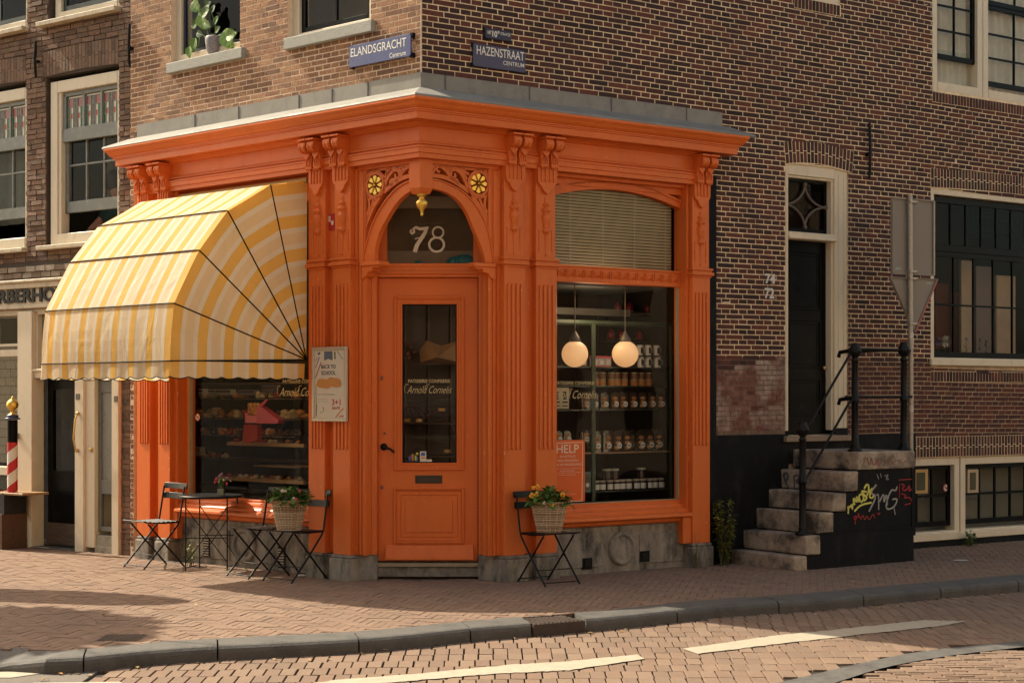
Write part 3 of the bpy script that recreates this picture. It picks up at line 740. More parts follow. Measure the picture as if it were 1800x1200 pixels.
# ---- house door 72-74
fz0, fz1 = R.uz(1375, 757, -.02)[1], DH[3]
db = MB(R); f0_, f1_ = DH[0]+.005, DH[1]-.005
jl, jr = .055, .19
db.box(f0_, f0_+jl, -.10, -.012, fz0, fz1); db.box(f1_-jr, f1_, -.10, -.012, fz0+.02, fz1)
db.box(f1_-jr-.03, f1_-jr, -.12, -.035, fz0, fz1-.1)
db.box(f0_+jl, f1_-jr, -.10, -.012, fz1-.115, fz1)
db.box(f0_+jl, f1_-jr, -.12, -.03, fz1-.14, fz1-.115)
ztr1, ztr0 = R.uz(1420, 410, -.05)[1], R.uz(1420, 423, -.05)[1]
db.box(f0_+jl, f1_-jr-.0, -.12, .0, ztr0, ztr1); db.box(f0_+jl, f1_-jr+.01, -.02, .02, ztr0+.005, ztr0+.03)
db.box(f0_+.012, f0_+.028, -.012, -.004, fz0, fz1-.05); db.box(f1_-.06, f1_-.045, -.012, -.004, fz0+.02, fz1-.05); db.box(f1_-.14, f1_-.11, -.012, -.003, fz0+.02, fz1-.05)
dfr = part('door_frame', db, CREAM, bld, bevel=.005)
dd = MB(R); a, b = f0_+jl, f1_-jr-.03
dd.box(a, b, -.17, -.12, fz0-.04, ztr0)
dr = part('door', dd, BLACKP, bld, bevel=.004)
pn = MB(R)
for z0, z1 in ((fz0+.16, fz0+.55), (fz0+.68, fz0+1.18), (fz0+1.30, ztr0-.12)):
    for t_, e in ((0, .012), (.035, .006)):
        pn.stroke([(a+.09+t_, z0+t_), (b-.09-t_, z0+t_), (b-.09-t_, z1-t_), (a+.09+t_, z1-t_)], .018, -.12, -.12+e, closed=True)
part('door_panel', pn, BLACKP, dr, bevel=.002)
kn = MB(R); kn.ball((b-.045, -.09, 2.02), .022); part('door_knob', kn, BRASS, dr)
# transom light with cast-iron star
tb = MB(R); tb.box(a, a+.035, -.15, -.10, ztr1, fz1-.14); tb.box(b-.035, b, -.15, -.10, ztr1, fz1-.14); tb.box(a+.035, b-.035, -.15, -.10, ztr1, ztr1+.055); tb.box(a+.035, b-.035, -.15, -.10, fz1-.17, fz1-.14)
tw = part('transom_window', tb, BLACKP, bld, bevel=.003)
g_ = MB(R); g_.face([g_.P(a, -.13, ztr1), g_.P(b, -.13, ztr1), g_.P(b, -.13, fz1-.14), g_.P(a, -.13, fz1-.14)]); part('pane', g_, GLASS, tw, fixn=False)
st_ = MB(R); cu_, cz_ = (a+b)/2, (ztr1+fz1-.14)/2+.01; hw, hh = (b-a)/2-.01, (fz1-.14-ztr1)/2-.05
for sx in (-1, 1):
    for sy in (-1, 1):
        pts = [(cu_+sx*hw*(1-math.sin(t_*math.pi/2)), -.105, cz_+sy*hh*(1-math.cos(t_*math.pi/2))) for t_ in [i/10 for i in range(11)]]
        st_.tube(pts, .014, 6)
for dx, dz in ((0, hh), (0, -hh), (hw, 0), (-hw, 0)): st_.ball((cu_+dx*.96, -.10, cz_+dz*.96), .026)
part('iron_star', st_, mat('brown_cast_iron', (.10, .075, .06), .45), tw)
stp = MB(R); stp.box(DH[0]-.04, DH[1]+.05, -.2, .07, fz0-.115, fz0-.055); part('door_sill', stp, mat('worn_threshold', (.26, .19, .13), .8, var=.2), bld, bevel=.006)
hb = MB(R); hb.box(DH[0]+.02, DH[1], -.2, .02, 1.0, fz0-.115); hb.box(f1_-jr, f1_, -.1, .0, fz0-.055, fz0+.02); part('door_step', hb, BLACKM, bld)
hb = MB(R); hb.box(DH[0]-.2, DH[1]+.2, -.9, -.88, 1.2, 4.3); part('hall_wall', hb, mat('hall_paint', (.10, .08, .06), .8), bld)
# house numbers painted on the brick
nm = MB(R); text_px(nm, '74', 1345, 481, 1363, 499, .006, bold=.035); text_px(nm, '72', 1344, 506, 1361, 525, .006, bold=.035); part('house_number', nm, mat('faded_number_paint', (.62, .62, .58), .7), bld)
# ---- large ground-floor window right
zl0, zl1 = WH[2], WH[3]
ztr = R.uz(1700, 445, -.05)[1]
window(bld, R, WH[0]+.004, 9.44, zl0, zl1, CREAM, .06, -.16, -.005, [(zl0+.085, ztr-.0, 7, 2, BLACKP, -.06, .06, .022), (ztr+.0, zl1-.075, 9, 1, BLACKP, -.05, .07, .016)], sillw=.085)
mb = MB(R); mb.box(WH[0]-.02, 9.5, -.05, .035, zl0-.005, zl0+.07); part('window_sill', mb, CREAM, bld, bevel=.005)
# room behind it
rb_ = MB(R); rb_.box(WH[0]-.6, 10, -2.2, -2.15, 1.0, 4.3, 0); rb_.box(WH[0]-.6, 10, -2.2, -.29, 1.35, 1.40, 0); part('room_wall', rb_, mat('brown_room', (.055, .030, .022), .8), bld)
rp = MB(R)
for (x0, x1, z0, z1, n_, mi) in ((1645, 1668, 2.3, 3.1, -.9, 0), (1672, 1688, 2.2, 3.0, -.9, 0), (1690, 1712, 1.9, 3.35, -.5, 1), (1716, 1745, 1.9, 3.3, -.55, 2), (1752, 1785, 1.9, 3.2, -.5, 1)):
    u0 = R.uz(x0, 500, n_)[0]; u1 = R.uz(x1, 500, n_)[0]; rp.box(u0, u1, n_-.03, n_, z0, z1, mi)
part('room_panel', rp, [mat('rust_panel', (.20, .045, .02), .6), mat('tan_panel', (.36, .25, .16), .7, var=.15), mat('plum_panel', (.17, .12, .11), .7)], bld)
# ---- basement windows
b0, b1 = BH1[2], BH1[3]
um = R.uz(1690, 870)[0]
ul = R.uz(1612, 870)[0]-.55
for (a, b) in ((ul, um-.01), (um+.01, 8.95)):
    w_f = window(bld, R, a, b, b0+.02, b1-.0, CREAM, .085, -.16, -.02, [(b0+.13, b1-.085, 4 if a < 6.5 else 5, 2, BLACKP, -.08, .05, .028)], sillw=.06)
mb = MB(R); mb.box(BH1[0], 9.45, -.05, .04, b0-.02, b0+.055); part('window_sill', mb, CREAM, bld, bevel=.005)
bb = MB(R); bb.box(BH1[0]-.3, 9.5, -.32, -.30, .1, 1.2); part('window_blind', bb, mat('grey_blind', (.17, .155, .12), .8, var=.15, scale=3), bld)
# ---- upper right windows
uz0 = UH[2]; usp = R.uz(1722, 100, -.03)[0]
for (a, b, zs) in ((UH[0]+.004, usp+.03, R.uz(1680, 108, -.05)[1]), (usp+.04, 9.4, uz0+.16)):
    window(bld, R, a, b, uz0, 7.1, CREAM, .09, -.16, -.01, [(zs, zs+.95, 2 if a < usp else 3, 3, BLACKP, -.05, .05, .022), (zs+.95, 7.0, 2 if a < usp else 3, 2, BLACKP, -.04, .05, .022)], sillw=.10)
g_ = MB(R); g_.face([g_.P(UH[0]+.09, -.10, uz0+.09), g_.P(usp, -.10, uz0+.09), g_.P(usp, -.10, uz0+.5), g_.P(UH[0]+.09, -.10, uz0+.5)]); part('pane', g_, GLASS, bld, fixn=False)
for (a, b, w__) in ((UH[0]+.08, usp-.06, 7), (usp+.12, 9.3, 12)):
    part('net_curtain', curtain(R, a, b, uz0+.10, 7.0, -.145, w__, .018), CURT, bld, fixn=False)
wf2 = window(bld, R, UH2[0], UH2[1], UH2[2], UH2[3], CREAM, .06, -.16, -.02, [(UH2[2]+.06, 7.5, 1, 1, BLACKP, -.06, .05, .02)])
# ================================================================== ORANGE SHOPFRONT
shop = thing('shopfront', 'bright orange carved wooden corner shopfront with fluted pilasters, arched doorway and heavy cornice', 'shopfront', (CORNER[0], CORNER[1], 0))
# entablature
mb = MB()
sweep_corner(mb, [(.355, 4.330), (.356, 4.312), (.350, 4.300), (.335, 4.285), (.322, 4.262), (.305, 4.245), (.292, 4.240), (.292, 4.228), (.280, 4.226), (.280, 4.214), (.268, 4.212), (.268, 4.152), (.262, 4.148), (.15, 4.148), (.146, 4.140), (.132, 4.134), (.122, 4.122), (.112, 4.116), (.10, 4.114)], 3.98, 3.30, retk=1.0)
part('cornice', mb, ORANGE, shop, fixn=False)
mb = MB()
sweep_corner(mb, [(.10, 4.114), (.10, 3.985), (.112, 3.982), (.118, 3.972), (.128, 3.966), (.128, 3.958), (.112, 3.952), (.112, 3.940), (.142, 3.936), (.142, 3.926), (.132, 3.922), (.132, 3.880), (.118, 3.876), (.118, 3.835), (-.06, 3.835)], 3.98, 3.26, retk=.0)
part('frieze', mb, ORANGE, shop, fixn=False)
# raised frieze edges and returns down the ends
# pilasters
PIL = [(L, .805, 1.035, 0), (L, 1.150, 1.365, 0), (L, 3.515, 3.715, 1), (L, 3.855, 4.055, 1), (R, .825, 1.060, 0), (R, 1.185, 1.425, 0), (R, 3.105, 3.335, 0)]
def flutes(mb, a, b, z0, z1, n, k=4):
    w = (b-a-.04)/k
    for i in range(k):
        c = a+.02+w*(i+.5); hw = w*.27
        # raised reed with rounded ends
        pts = [(c-hw, z0+hw), (c-hw*.7, z0+hw*.3), (c, z0), (c+hw*.7, z0+hw*.3), (c+hw, z0+hw), (c+hw, z1-hw), (c+hw*.7, z1-hw*.3), (c, z1), (c-hw*.7, z1-hw*.3), (c-hw, z1-hw)]
        mb.prism(pts, n-.002, n+.015)
def console(fr, c, parent, z1=4.105, w=.088):
    """scroll bracket under the cornice"""
    h = .255; prof = []
    for i in range(15):
        t = i/14; a = math.radians(100-300*t)
        rr = .052*(1-.35*t); prof.append((.205+rr*math.cos(a), z1-.055+rr*math.sin(a)))
    side = [(.10, z1), (.235, z1), (.258, z1-.022), (.262, z1-.055), (.248, z1-.09), (.215, z1-.105), (.185, z1-.108), (.172, z1-.135), (.168, z1-.175), (.178, z1-.21), (.172, z1-h), (.10, z1-h)]
    mb = MB(fr); k = len(side)
    vs = [mb.P(c-w/2, p, z) for p, z in side]+[mb.P(c+w/2, p, z) for p, z in side]
    mb.addf(vs, [tuple(range(k)), tuple(range(2*k-1, k-1, -1))]+[(i, (i+1) % k, (i+1) % k+k, i+k) for i in range(k)])
    for sx in (-1, 1):                              # scroll eye and volute rolls
        mb.lathe((c+sx*w*.28, .213, z1-.057), [(.050, -.012), (.056, -.004), (.056, .004), (.050, .012)], 14, axis='u')
    mb.lathe((c, .213, z1-.057), [(.046, -w*.55), (.030, -w*.56), (.030, -w*.5), (.046, -w*.5), (.046, w*.5), (.030, w*.5), (.030, w*.56), (.046, w*.55)], 14, axis='u')
    # hanging leaf and reeds
    mb.prism([(c-w*.48, z1-.10), (c+w*.48, z1-.10), (c+w*.42, z1-.135), (c+w*.2, z1-.15), (c, z1-.175), (c-w*.2, z1-.15), (c-w*.42, z1-.135)], .16, .196)
    for i in (-1, 0, 1): mb.box(c+i*w*.26-.005, c+i*w*.26+.005, .165, .186, z1-.225, z1-.165)
    mb.box(c-w*.62, c+w*.62, .10, .27, z1, z1+.018)
    for i in (-1, 0, 1): mb.ball((c+i*w*.3, .172, z1-h-.008), .010, 6, rings=4)
    return part('console_bracket', mb, ORANGE, parent, bevel=.002)
for fr, a, b, far in PIL:
    mb = MB(fr); c = (a+b)/2; hw = (b-a)/2
    mb.box(a, b, -.08, .115, .238, 2.91)
    mb.box(a-.022, b+.022, -.08, .142, 2.975, 2.998); mb.box(a-.012, b+.012, -.08, .130, 2.955, 2.975); mb.box(a-.028, b+.028, -.08, .150, 2.925, 2.957); mb.box(a-.01, b+.01, -.08, .128, 2.905, 2.925)
    mb.box(a+.008, b-.008, -.08, .100, 2.998, 3.885)
    pil = part('pilaster', mb, ORANGE, shop, bevel=.004)
    fl_ = MB(fr); flutes(fl_, a, b, 1.215, 2.755, .115)
    fl_.box(c-hw*.62-.007, c-hw*.62+.007, .098, .108, 3.06, 3.27); fl_.box(c+hw*.62-.007, c+hw*.62+.007, .098, .108, 3.06, 3.27)
    part('fluting', fl_, ORANGE, pil, bevel=.003)
    sh = MB(fr)                                     # shield-shaped capital with reeds
    w = hw-.008
    sh.prism([(c-w, 3.878), (c+w, 3.878), (c+w, 3.735), (c+w*.92, 3.70), (c+w*.55, 3.668), (c+w*.45, 3.64), (c+w*.2, 3.615), (c, 3.60), (c-w*.2, 3.615), (c-w*.45, 3.64), (c-w*.55, 3.668), (c-w*.92, 3.70), (c-w, 3.735)], .095, .134)
    for i in range(4): sh.box(c-w*.62+i*w*.41-.008, c-w*.62+i*w*.41+.008, .128, .146, 3.715, 3.855)
    part('capital', sh, ORANGE, pil, bevel=.003)
    ur = MB(fr)                                     # applied half baluster
    ur.lathe((c, .100, 3.04), [(.003, .0), (.006, .03), (.012, .16), (.016, .20), (.030, .205), (.034, .215), (.034, .235), (.022, .245), (.026, .262), (.040, .33), (.043, .36), (.032, .375), (.026, .385), (.026, .395), (.042, .405), (.046, .418), (.040, .43), (.020, .438), (.016, .455), (.030, .462), (.030, .475), (.014, .482), (.010, .50), (.016, .512), (.010, .53), (.002, .545)], 14, sx=1.12, sy=1.05)
    ur.ball((c, .102, 3.035), .011, 8, rings=5)
    part('baluster', ur, ORANGE, pil)
    for dx in (-.058, .058): console(fr, c+dx, pil)
    bs = MB(fr); bs.box(a-.018, b+.018, -.06, .150, -.08, .205); bs.box(a-.008, b+.008, -.06, .135, .205, .238)
    part('stone_base', bs, STONE, pil, bevel=.012, bseg=2)
# body boards between and beside the pilasters
mb = MB(L)
mb.box(1.0, 1.2, -.08, .045, .24, 3.885); mb.box(3.68, 3.9, -.08, .045, .24, 3.885); mb.box(1.36, 1.42, -.12, .075, .24, 3.84)
mb.box(4.02, 4.20, -.08, .03, .24, 3.9)
mb.box(4.05, 4.25, -.08, .02, 3.9, 4.4)
mb.fr = R; mb.box(1.04, 1.2, -.08, .045, .24, 3.885); mb.box(3.3, 3.37, -.08, .06, .24, 4.35)
part('back_board', mb, ORANGE, shop, bevel=.003)
for fr, a_, b_ in ((L, 1.02, 1.17), (L, 3.7, 3.87), (R, 1.05, 1.2)):
    mb = MB(fr); mb.box(a_, b_, -.06, .088, -.08, .232); part('stone_base', mb, STONE, shop, bevel=.006)
# jamb posts between B / C pilasters and the doorway
def jamb(fr, a, b, sgn):
    mb = MB(fr)
    mb.box(a, b, -.06, .03, .238, 3.86)
    for i, (o, w, n) in enumerate(((.0, .035, .05), (.06, .02, .045), (.10, .03, .04))):
        x = b-o if sgn > 0 else a+o
        mb.box(x-w*sgn, x, .0, n, .238, 3.82)
    return mb
mb = jamb(L, .70, .81, 1); mb.fr = R; m2 = jamb(R, .70, .83, 1); mb.addf(m2.v, m2.f)
part('jamb_post', mb, ORANGE, shop, bevel=.003)
# ---- chamfered doorway, facing the viewer
def X(px, Y): return (px-900)/FPX*Y
def Z(py, Y): return EYE+(HOR-py)/FPX*Y
YD = 14.83
def nY(Y): return YD-Y                            # depth -> n in the D frame
xl0, xl1, xr0, xr1 = X(627, YD), X(663, YD), X(841, YD), X(869, YD)
mb = MB(D)
for (a, b, s_) in ((xl0, xl1, 1), (xr1, xr0, -1)):
    lo, hi = min(a, b), max(a, b)
    mb.box(lo, hi, -.14, .0, .238, 3.835)
    w = (b-a)
    for t0, t1, n in ((.02, .20, .022), (.30, .36, .012), (.48, .56, .014), (.72, .98, .016)):
        mb.box(a+w*t0, a+w*t1, -.02, n, .238, 2.95)
part('door_post', mb, ORANGE, shop, bevel=.003)
for a_, b_ in ((xl0-.1, xl1), (xr0, xr1+.02)):
    mb = MB(D); mb.box(a_, b_, -.14, .012, -.08, .236); part('stone_base', mb, STONE, shop, bevel=.008)
Yd = 14.93; nd = nY(Yd)
# transom bar and fanlight
zt0, zt1 = Z(488, Yd), Z(464, Yd)
mb = MB(D); mb.box(xl1, xr0, -.16, -.03, zt0, zt1); mb.box(xl1, xr0, -.05, -.012, zt0+.03, zt0+.055); mb.box(xl1, xr0, -.05, -.02, zt1-.03, zt1)
mb.box(xl1, xl1+.085, -.16, -.07, zt1, 3.83); mb.box(xr0-.05, xr0, -.16, -.07, zt1, 3.83); mb.box(xl1, xr0, -.16, -.07, 3.72, 3.83)
part('transom_bar', mb, ORANGE, shop, bevel=.004)
g_ = MB(D); g_.face([g_.P(xl1+.08, -.11, zt1), g_.P(xr0-.045, -.11, zt1), g_.P(xr0-.045, -.11, 3.73), g_.P(xl1+.08, -.11, 3.73)])
fan = part('fanlight_pane', g_, GLASSD, shop, fixn=False)
# soffit board above the doorway
mb = MB(); sp = [L.w(.82, 0, 0)[:2], L.w(0, 0, 0)[:2], R.w(.84, 0, 0)[:2], (xr1+.05, YD+.15), (xl0-.05, YD+.15)]
mb.addf([(x, y, 3.836) for x, y in sp], [(0, 1, 2, 3, 4)]); part('soffit', mb, ORANGE, shop, fixn=False)
# step
mb = MB(D); mb.box(xl1-.01, xr0+.01, -.25, nd-.01+.02, .02, Z(995, Yd)); part('doorstep', mb, STONE, shop, bevel=.006)
mb = MB(D); mb.box(xl1-.005, xr0+.005, -.25, nd+.035, Z(995, Yd), Z(988, Yd)); part('threshold', mb, mat('brass_nosing', (.30, .25, .18), .5, metal=.3, var=.2), shop, bevel=.003)
# ---- door leaf
a, b, z0, z1 = X(665, Yd), X(839.5, Yd), Z(985, Yd), zt0-.004
gx0, gx1, gz0, gz1 = X(707, Yd), X(803, Yd), Z(813, Yd), Z(534.5, Yd)
mb = MB(D)
for aa, bb_, cc, dd_ in cells(a, b, z0, z1, [(gx0, gx1, gz0, gz1)]): mb.box(aa, bb_, nd-.045, nd, cc, dd_)
door = part('door', mb, ORANGE, shop)
def rect_mould(mb, x0, y0, x1, y1, w, n0, n1, Y=Yd):
    p = [(X(x0, Y), Z(y1, Y)), (X(x1, Y), Z(y1, Y)), (X(x1, Y), Z(y0, Y)), (X(x0, Y), Z(y0, Y))]
    a, b, c, d = p[0][0], p[1][0], p[0][1], p[2][1]
    mb.box(a, a+w, n0, n1, c, d); mb.box(b-w, b, n0, n1, c, d); mb.box(a+w, b-w, n0, n1, c, c+w); mb.box(a+w, b-w, n0, n1, d-w, d)
mb = MB(D)
rect_mould(mb, 693, 520.5, 816, 826, .022, nd-.01, nd+.022); rect_mould(mb, 696.5, 524, 812.5, 822.5, .016, nd-.01, nd+.012); rect_mould(mb, 703.5, 531, 806.5, 817, .02, nd-.03, nd+.006)
part('glazing_bead', mb, ORANGE, door, bevel=.005)
mb = MB(D)
rect_mould(mb, 692, 856, 816, 954.6, .022, nd-.01, nd+.022); rect_mould(mb, 696, 860, 812, 950.6, .014, nd-.01, nd+.010); rect_mould(mb, 704, 868.5, 805, 943.5, .010, nd-.01, nd+.006)
mb.box(X(711.6, Yd), X(796, Yd), nd-.01, nd+.007, Z(935.5, Yd), Z(878.5, Yd))
part('door_panel', mb, ORANGE, door, bevel=.005)
mb = MB(D); x0, x1 = X(679, Yd), X(832, Yd); zA, zB = Z(982.5, Yd), Z(957, Yd)
vs = [mb.P(x0-.008, nd, zA), mb.P(x1+.008, nd, zA), mb.P(x1, nd, zB), mb.P(x0, nd, zB), mb.P(x0-.008, nd+.06, zA), mb.P(x1+.008, nd+.06, zA), mb.P(x1, nd+.012, zB), mb.P(x0, nd+.012, zB), mb.P(x0-.006, nd+.055, zA+.03), mb.P(x1+.006, nd+.055, zA+.03)]
mb.addf(vs, [(4, 5, 9, 8), (8, 9, 6, 7), (0, 4, 8, 7, 3), (1, 2, 6, 9, 5), (0, 1, 5, 4), (3, 7, 6, 2)])
part('weather_board', mb, ORANGE, door, bevel=.003)
g_ = MB(D); g_.face([g_.P(gx0, nd-.02, gz0), g_.P(gx1, nd-.02, gz0), g_.P(gx1, nd-.02, gz1), g_.P(gx0, nd-.02, gz1)])
dg = part('door_pane', g_, GLASSD, door, fixn=False)
mb = MB(D); rect_mould(mb, 707, 534.5, 803, 813.5, .012, nd-.03, nd-.006); part('black_seal', mb, BLACKM, door)
mb = MB(D); x0, x1 = X(730, Yd), X(777, Yd); mb.box(x0, x1, nd, nd+.010, Z(849, Yd), Z(835, Yd)); mb.box(x0+.02, x1-.02, nd+.010, nd+.016, Z(846.5, Yd), Z(837.5, Yd)); part('mail_slot', mb, mat('blackened_brass', (.04, .032, .025), .4, metal=.5, var=.3), door, bevel=.002)
mb = MB(D); hx, hz = X(675, Yd), Z(785, Yd)
mb.lathe((hx, nd, hz), [(.034, .0), (.034, .008), (.026, .016), (.012, .018), (.012, .05)], 16, axis='n')
mb.tube([(hx, nd+.045, hz), (hx+.03, nd+.055, hz-.008), (hx+.065, nd+.052, hz-.022), (hx+.10, nd+.05, hz-.05)], [.012, .011, .010, .013], 8)
part('door_handle', mb, IRON, door)
mb = MB(D)
for x, y, r_ in ((671.5, 664, .012), (676, 761, .011), (671.5, 856, .012)):
    mb.lathe((X(x, Yd), nd, Z(y, Yd)), [(r_, 0), (r_*1.05, .008), (r_*.7, .012)], 12, axis='n', sy=1.6 if y != 761 else 1)
part('keyhole_plate', mb, mat('tarnished_brass', (.16, .12, .08), .4, metal=.6), door)
# lettering on the glass
GL = mat('gold_leaf_letters', (.50, .40, .21), .5, metal=.2)
def lettering(fr, x0, y0, x1, y1, xa, ya, xb, yb, n, parent):
    mb = MB(fr); text_px(mb, 'PATISSERIE CONFISERIE', x0, y0, x1, y1, n, bold=.012); 
    text_px(mb, 'Arnold Cornelis', xa, ya, xb, yb, n, shear=.5, bold=-.004)
    # flourishes on the two capitals
    for t_ in (0, .47):
        u0 = fr.uz(xa+(xb-xa)*t_, ya, n)[0]; zc = fr.uz(xa, (ya+yb)/2, n)[1]; sg = 1 if fr.u[0] > 0 else -1
        h = abs(fr.uz(xa, ya, n)[1]-fr.uz(xa, yb, n)[1])
        mb.stroke([(u0+sg*(h*.75*math.cos(a_)*.5-.0), zc+h*.1+h*.62*math.sin(a_)) for a_ in [math.radians(60+i*18) for i in range(11)]], .006, n-.001, n, w1=.002)
    return part('gold_lettering', mb, GL, parent, fixn=False)
nn = nd-.016
lettering(D, 717.6, 666.5, 791.4, 672.5, 715.5, 678, 794, 691, nn, door)
# house number 78 on the fanlight
mb = MB(D); nf = -.105
def fxy(px, py): return (X(px, YD+.105), Z(py, YD+.105))
mb.stroke([fxy(*p) for p in ((723, 403), (721.5, 408), (724, 411), (728, 408), (727, 402), (731, 399.5), (738, 402.5), (745, 402), (751, 399), (747, 409), (740, 420), (733, 431), (729, 443))], .016, nf-.002, nf, w1=.040)
mb.stroke([fxy(*p) for p in ((729, 420), (736, 418), (741, 419), (746, 417))], .009, nf-.002, nf+.001, w1=.014)
e8 = [(770+9.5*math.cos(math.radians(a_)), 408.5+9.5*math.sin(math.radians(a_))) for a_ in range(0, 360, 20)]
mb.stroke([fxy(*p) for p in e8], .016, nf-.002, nf, closed=True)
e8 = [(767.5+13*math.cos(math.radians(a_)), 430+12.5*math.sin(math.radians(a_))) for a_ in range(0, 360, 18)]
mb.stroke([fxy(*p) for p in e8], .021, nf-.002, nf+.001, closed=True)
part('house_number', mb, mat('cream_numerals', (.60, .53, .42), .5), shop)
# stickers low on the door glass
mb = MB(D)
def card(mb, x0, y0, x1, y1, n, mi, Y=Yd): mb.box(X(x0, Y), X(x1, Y), n-.001, n+.001, Z(y1, Y), Z(y0, Y), mi)
for i in range(6): card(mb, 718+i*2.9, 797+abs(i-2.3)*2.2, 720.3+i*2.9, 809, nn, i % 5)
card(mb, 711, 810, 736, 812, nn, 5); card(mb, 738, 793, 749, 812.6, nn, 6); card(mb, 740, 795, 747, 801, nn+.002, 0); card(mb, 740, 803, 747, 806, nn+.002, 2); card(mb, 749.3, 807, 759, 812.6, nn, 6)
mb.lathe((X(733, Yd), nn, Z(797, Yd)), [(.012, 0), (.012, .002)], 12, 4, axis='n')
part('glass_sticker', mb, [mat('sticker_blue', (.04, .12, .30), .5), mat('sticker_purple', (.16, .03, .25), .5), mat('sticker_orange', (.6, .18, .03), .5), mat('sticker_green', (.05, .25, .05), .5), mat('sticker_yellow', (.6, .45, .05), .5), mat('sticker_navy', (.02, .03, .06), .5), OFFW], door)
# ---- corner post with gilded pendant
mb = MB(); fac = 1/(1+L.n[0]*R.n[0]+L.n[1]*R.n[1])
def corner_prism(mb, ul, ur, pn, z0, z1, pb=-.06, taper=1.0):
    c = lambda p: (CORNER[0]+(L.n[0]+R.n[0])*p*fac, CORNER[1]+(L.n[1]+R.n[1])*p*fac)
    for (zA, zB) in ((z0, z1),):
        pl_ = [L.w(ul, pn, 0)[:2], c(pn), R.w(ur, pn, 0)[:2], R.w(ur, pb, 0)[:2], c(pb), L.w(ul, pb, 0)[:2]]
        cen = (sum(p[0] for p in pl_)/6, sum(p[1] for p in pl_)/6)
        lo = [(cen[0]+(x-cen[0])*taper, cen[1]+(y-cen[1])*taper, zA) for x, y in pl_]; hi = [(x, y, zB) for x, y in pl_]
        mb.addf(lo+hi, [(0, 1, 2, 3, 4, 5), (11, 10, 9, 8, 7, 6)]+[(i, (i+1) % 6, (i+1) % 6+6, i+6) for i in range(6)])
zp = L.uz(740, 340, .05)[1]
corner_prism(mb, .092, .088, .062, zp+.05, 3.835); corner_prism(mb, .092, .088, .062, zp, zp+.05, taper=.72)
part('corner_post', mb, ORANGE, shop, bevel=.004)
cx, cy = CORNER[0]+(L.n[0]+R.n[0])*.0*fac, CORNER[1]+(L.n[1]+R.n[1])*.0*fac
mb = MB(); mb.lathe((cx+.008, cy, zp), [(.001, -.198), (.011, -.192), (.015, -.182), (.010, -.172), (.014, -.160), (.022, -.138), (.044, -.112), (.053, -.088), (.052, -.070), (.040, -.050), (.024, -.04), (.022, -.03), (.036, -.022), (.046, -.010), (.048, .0)][::1], 24)
part('gilded_finial', mb, GOLD, shop)
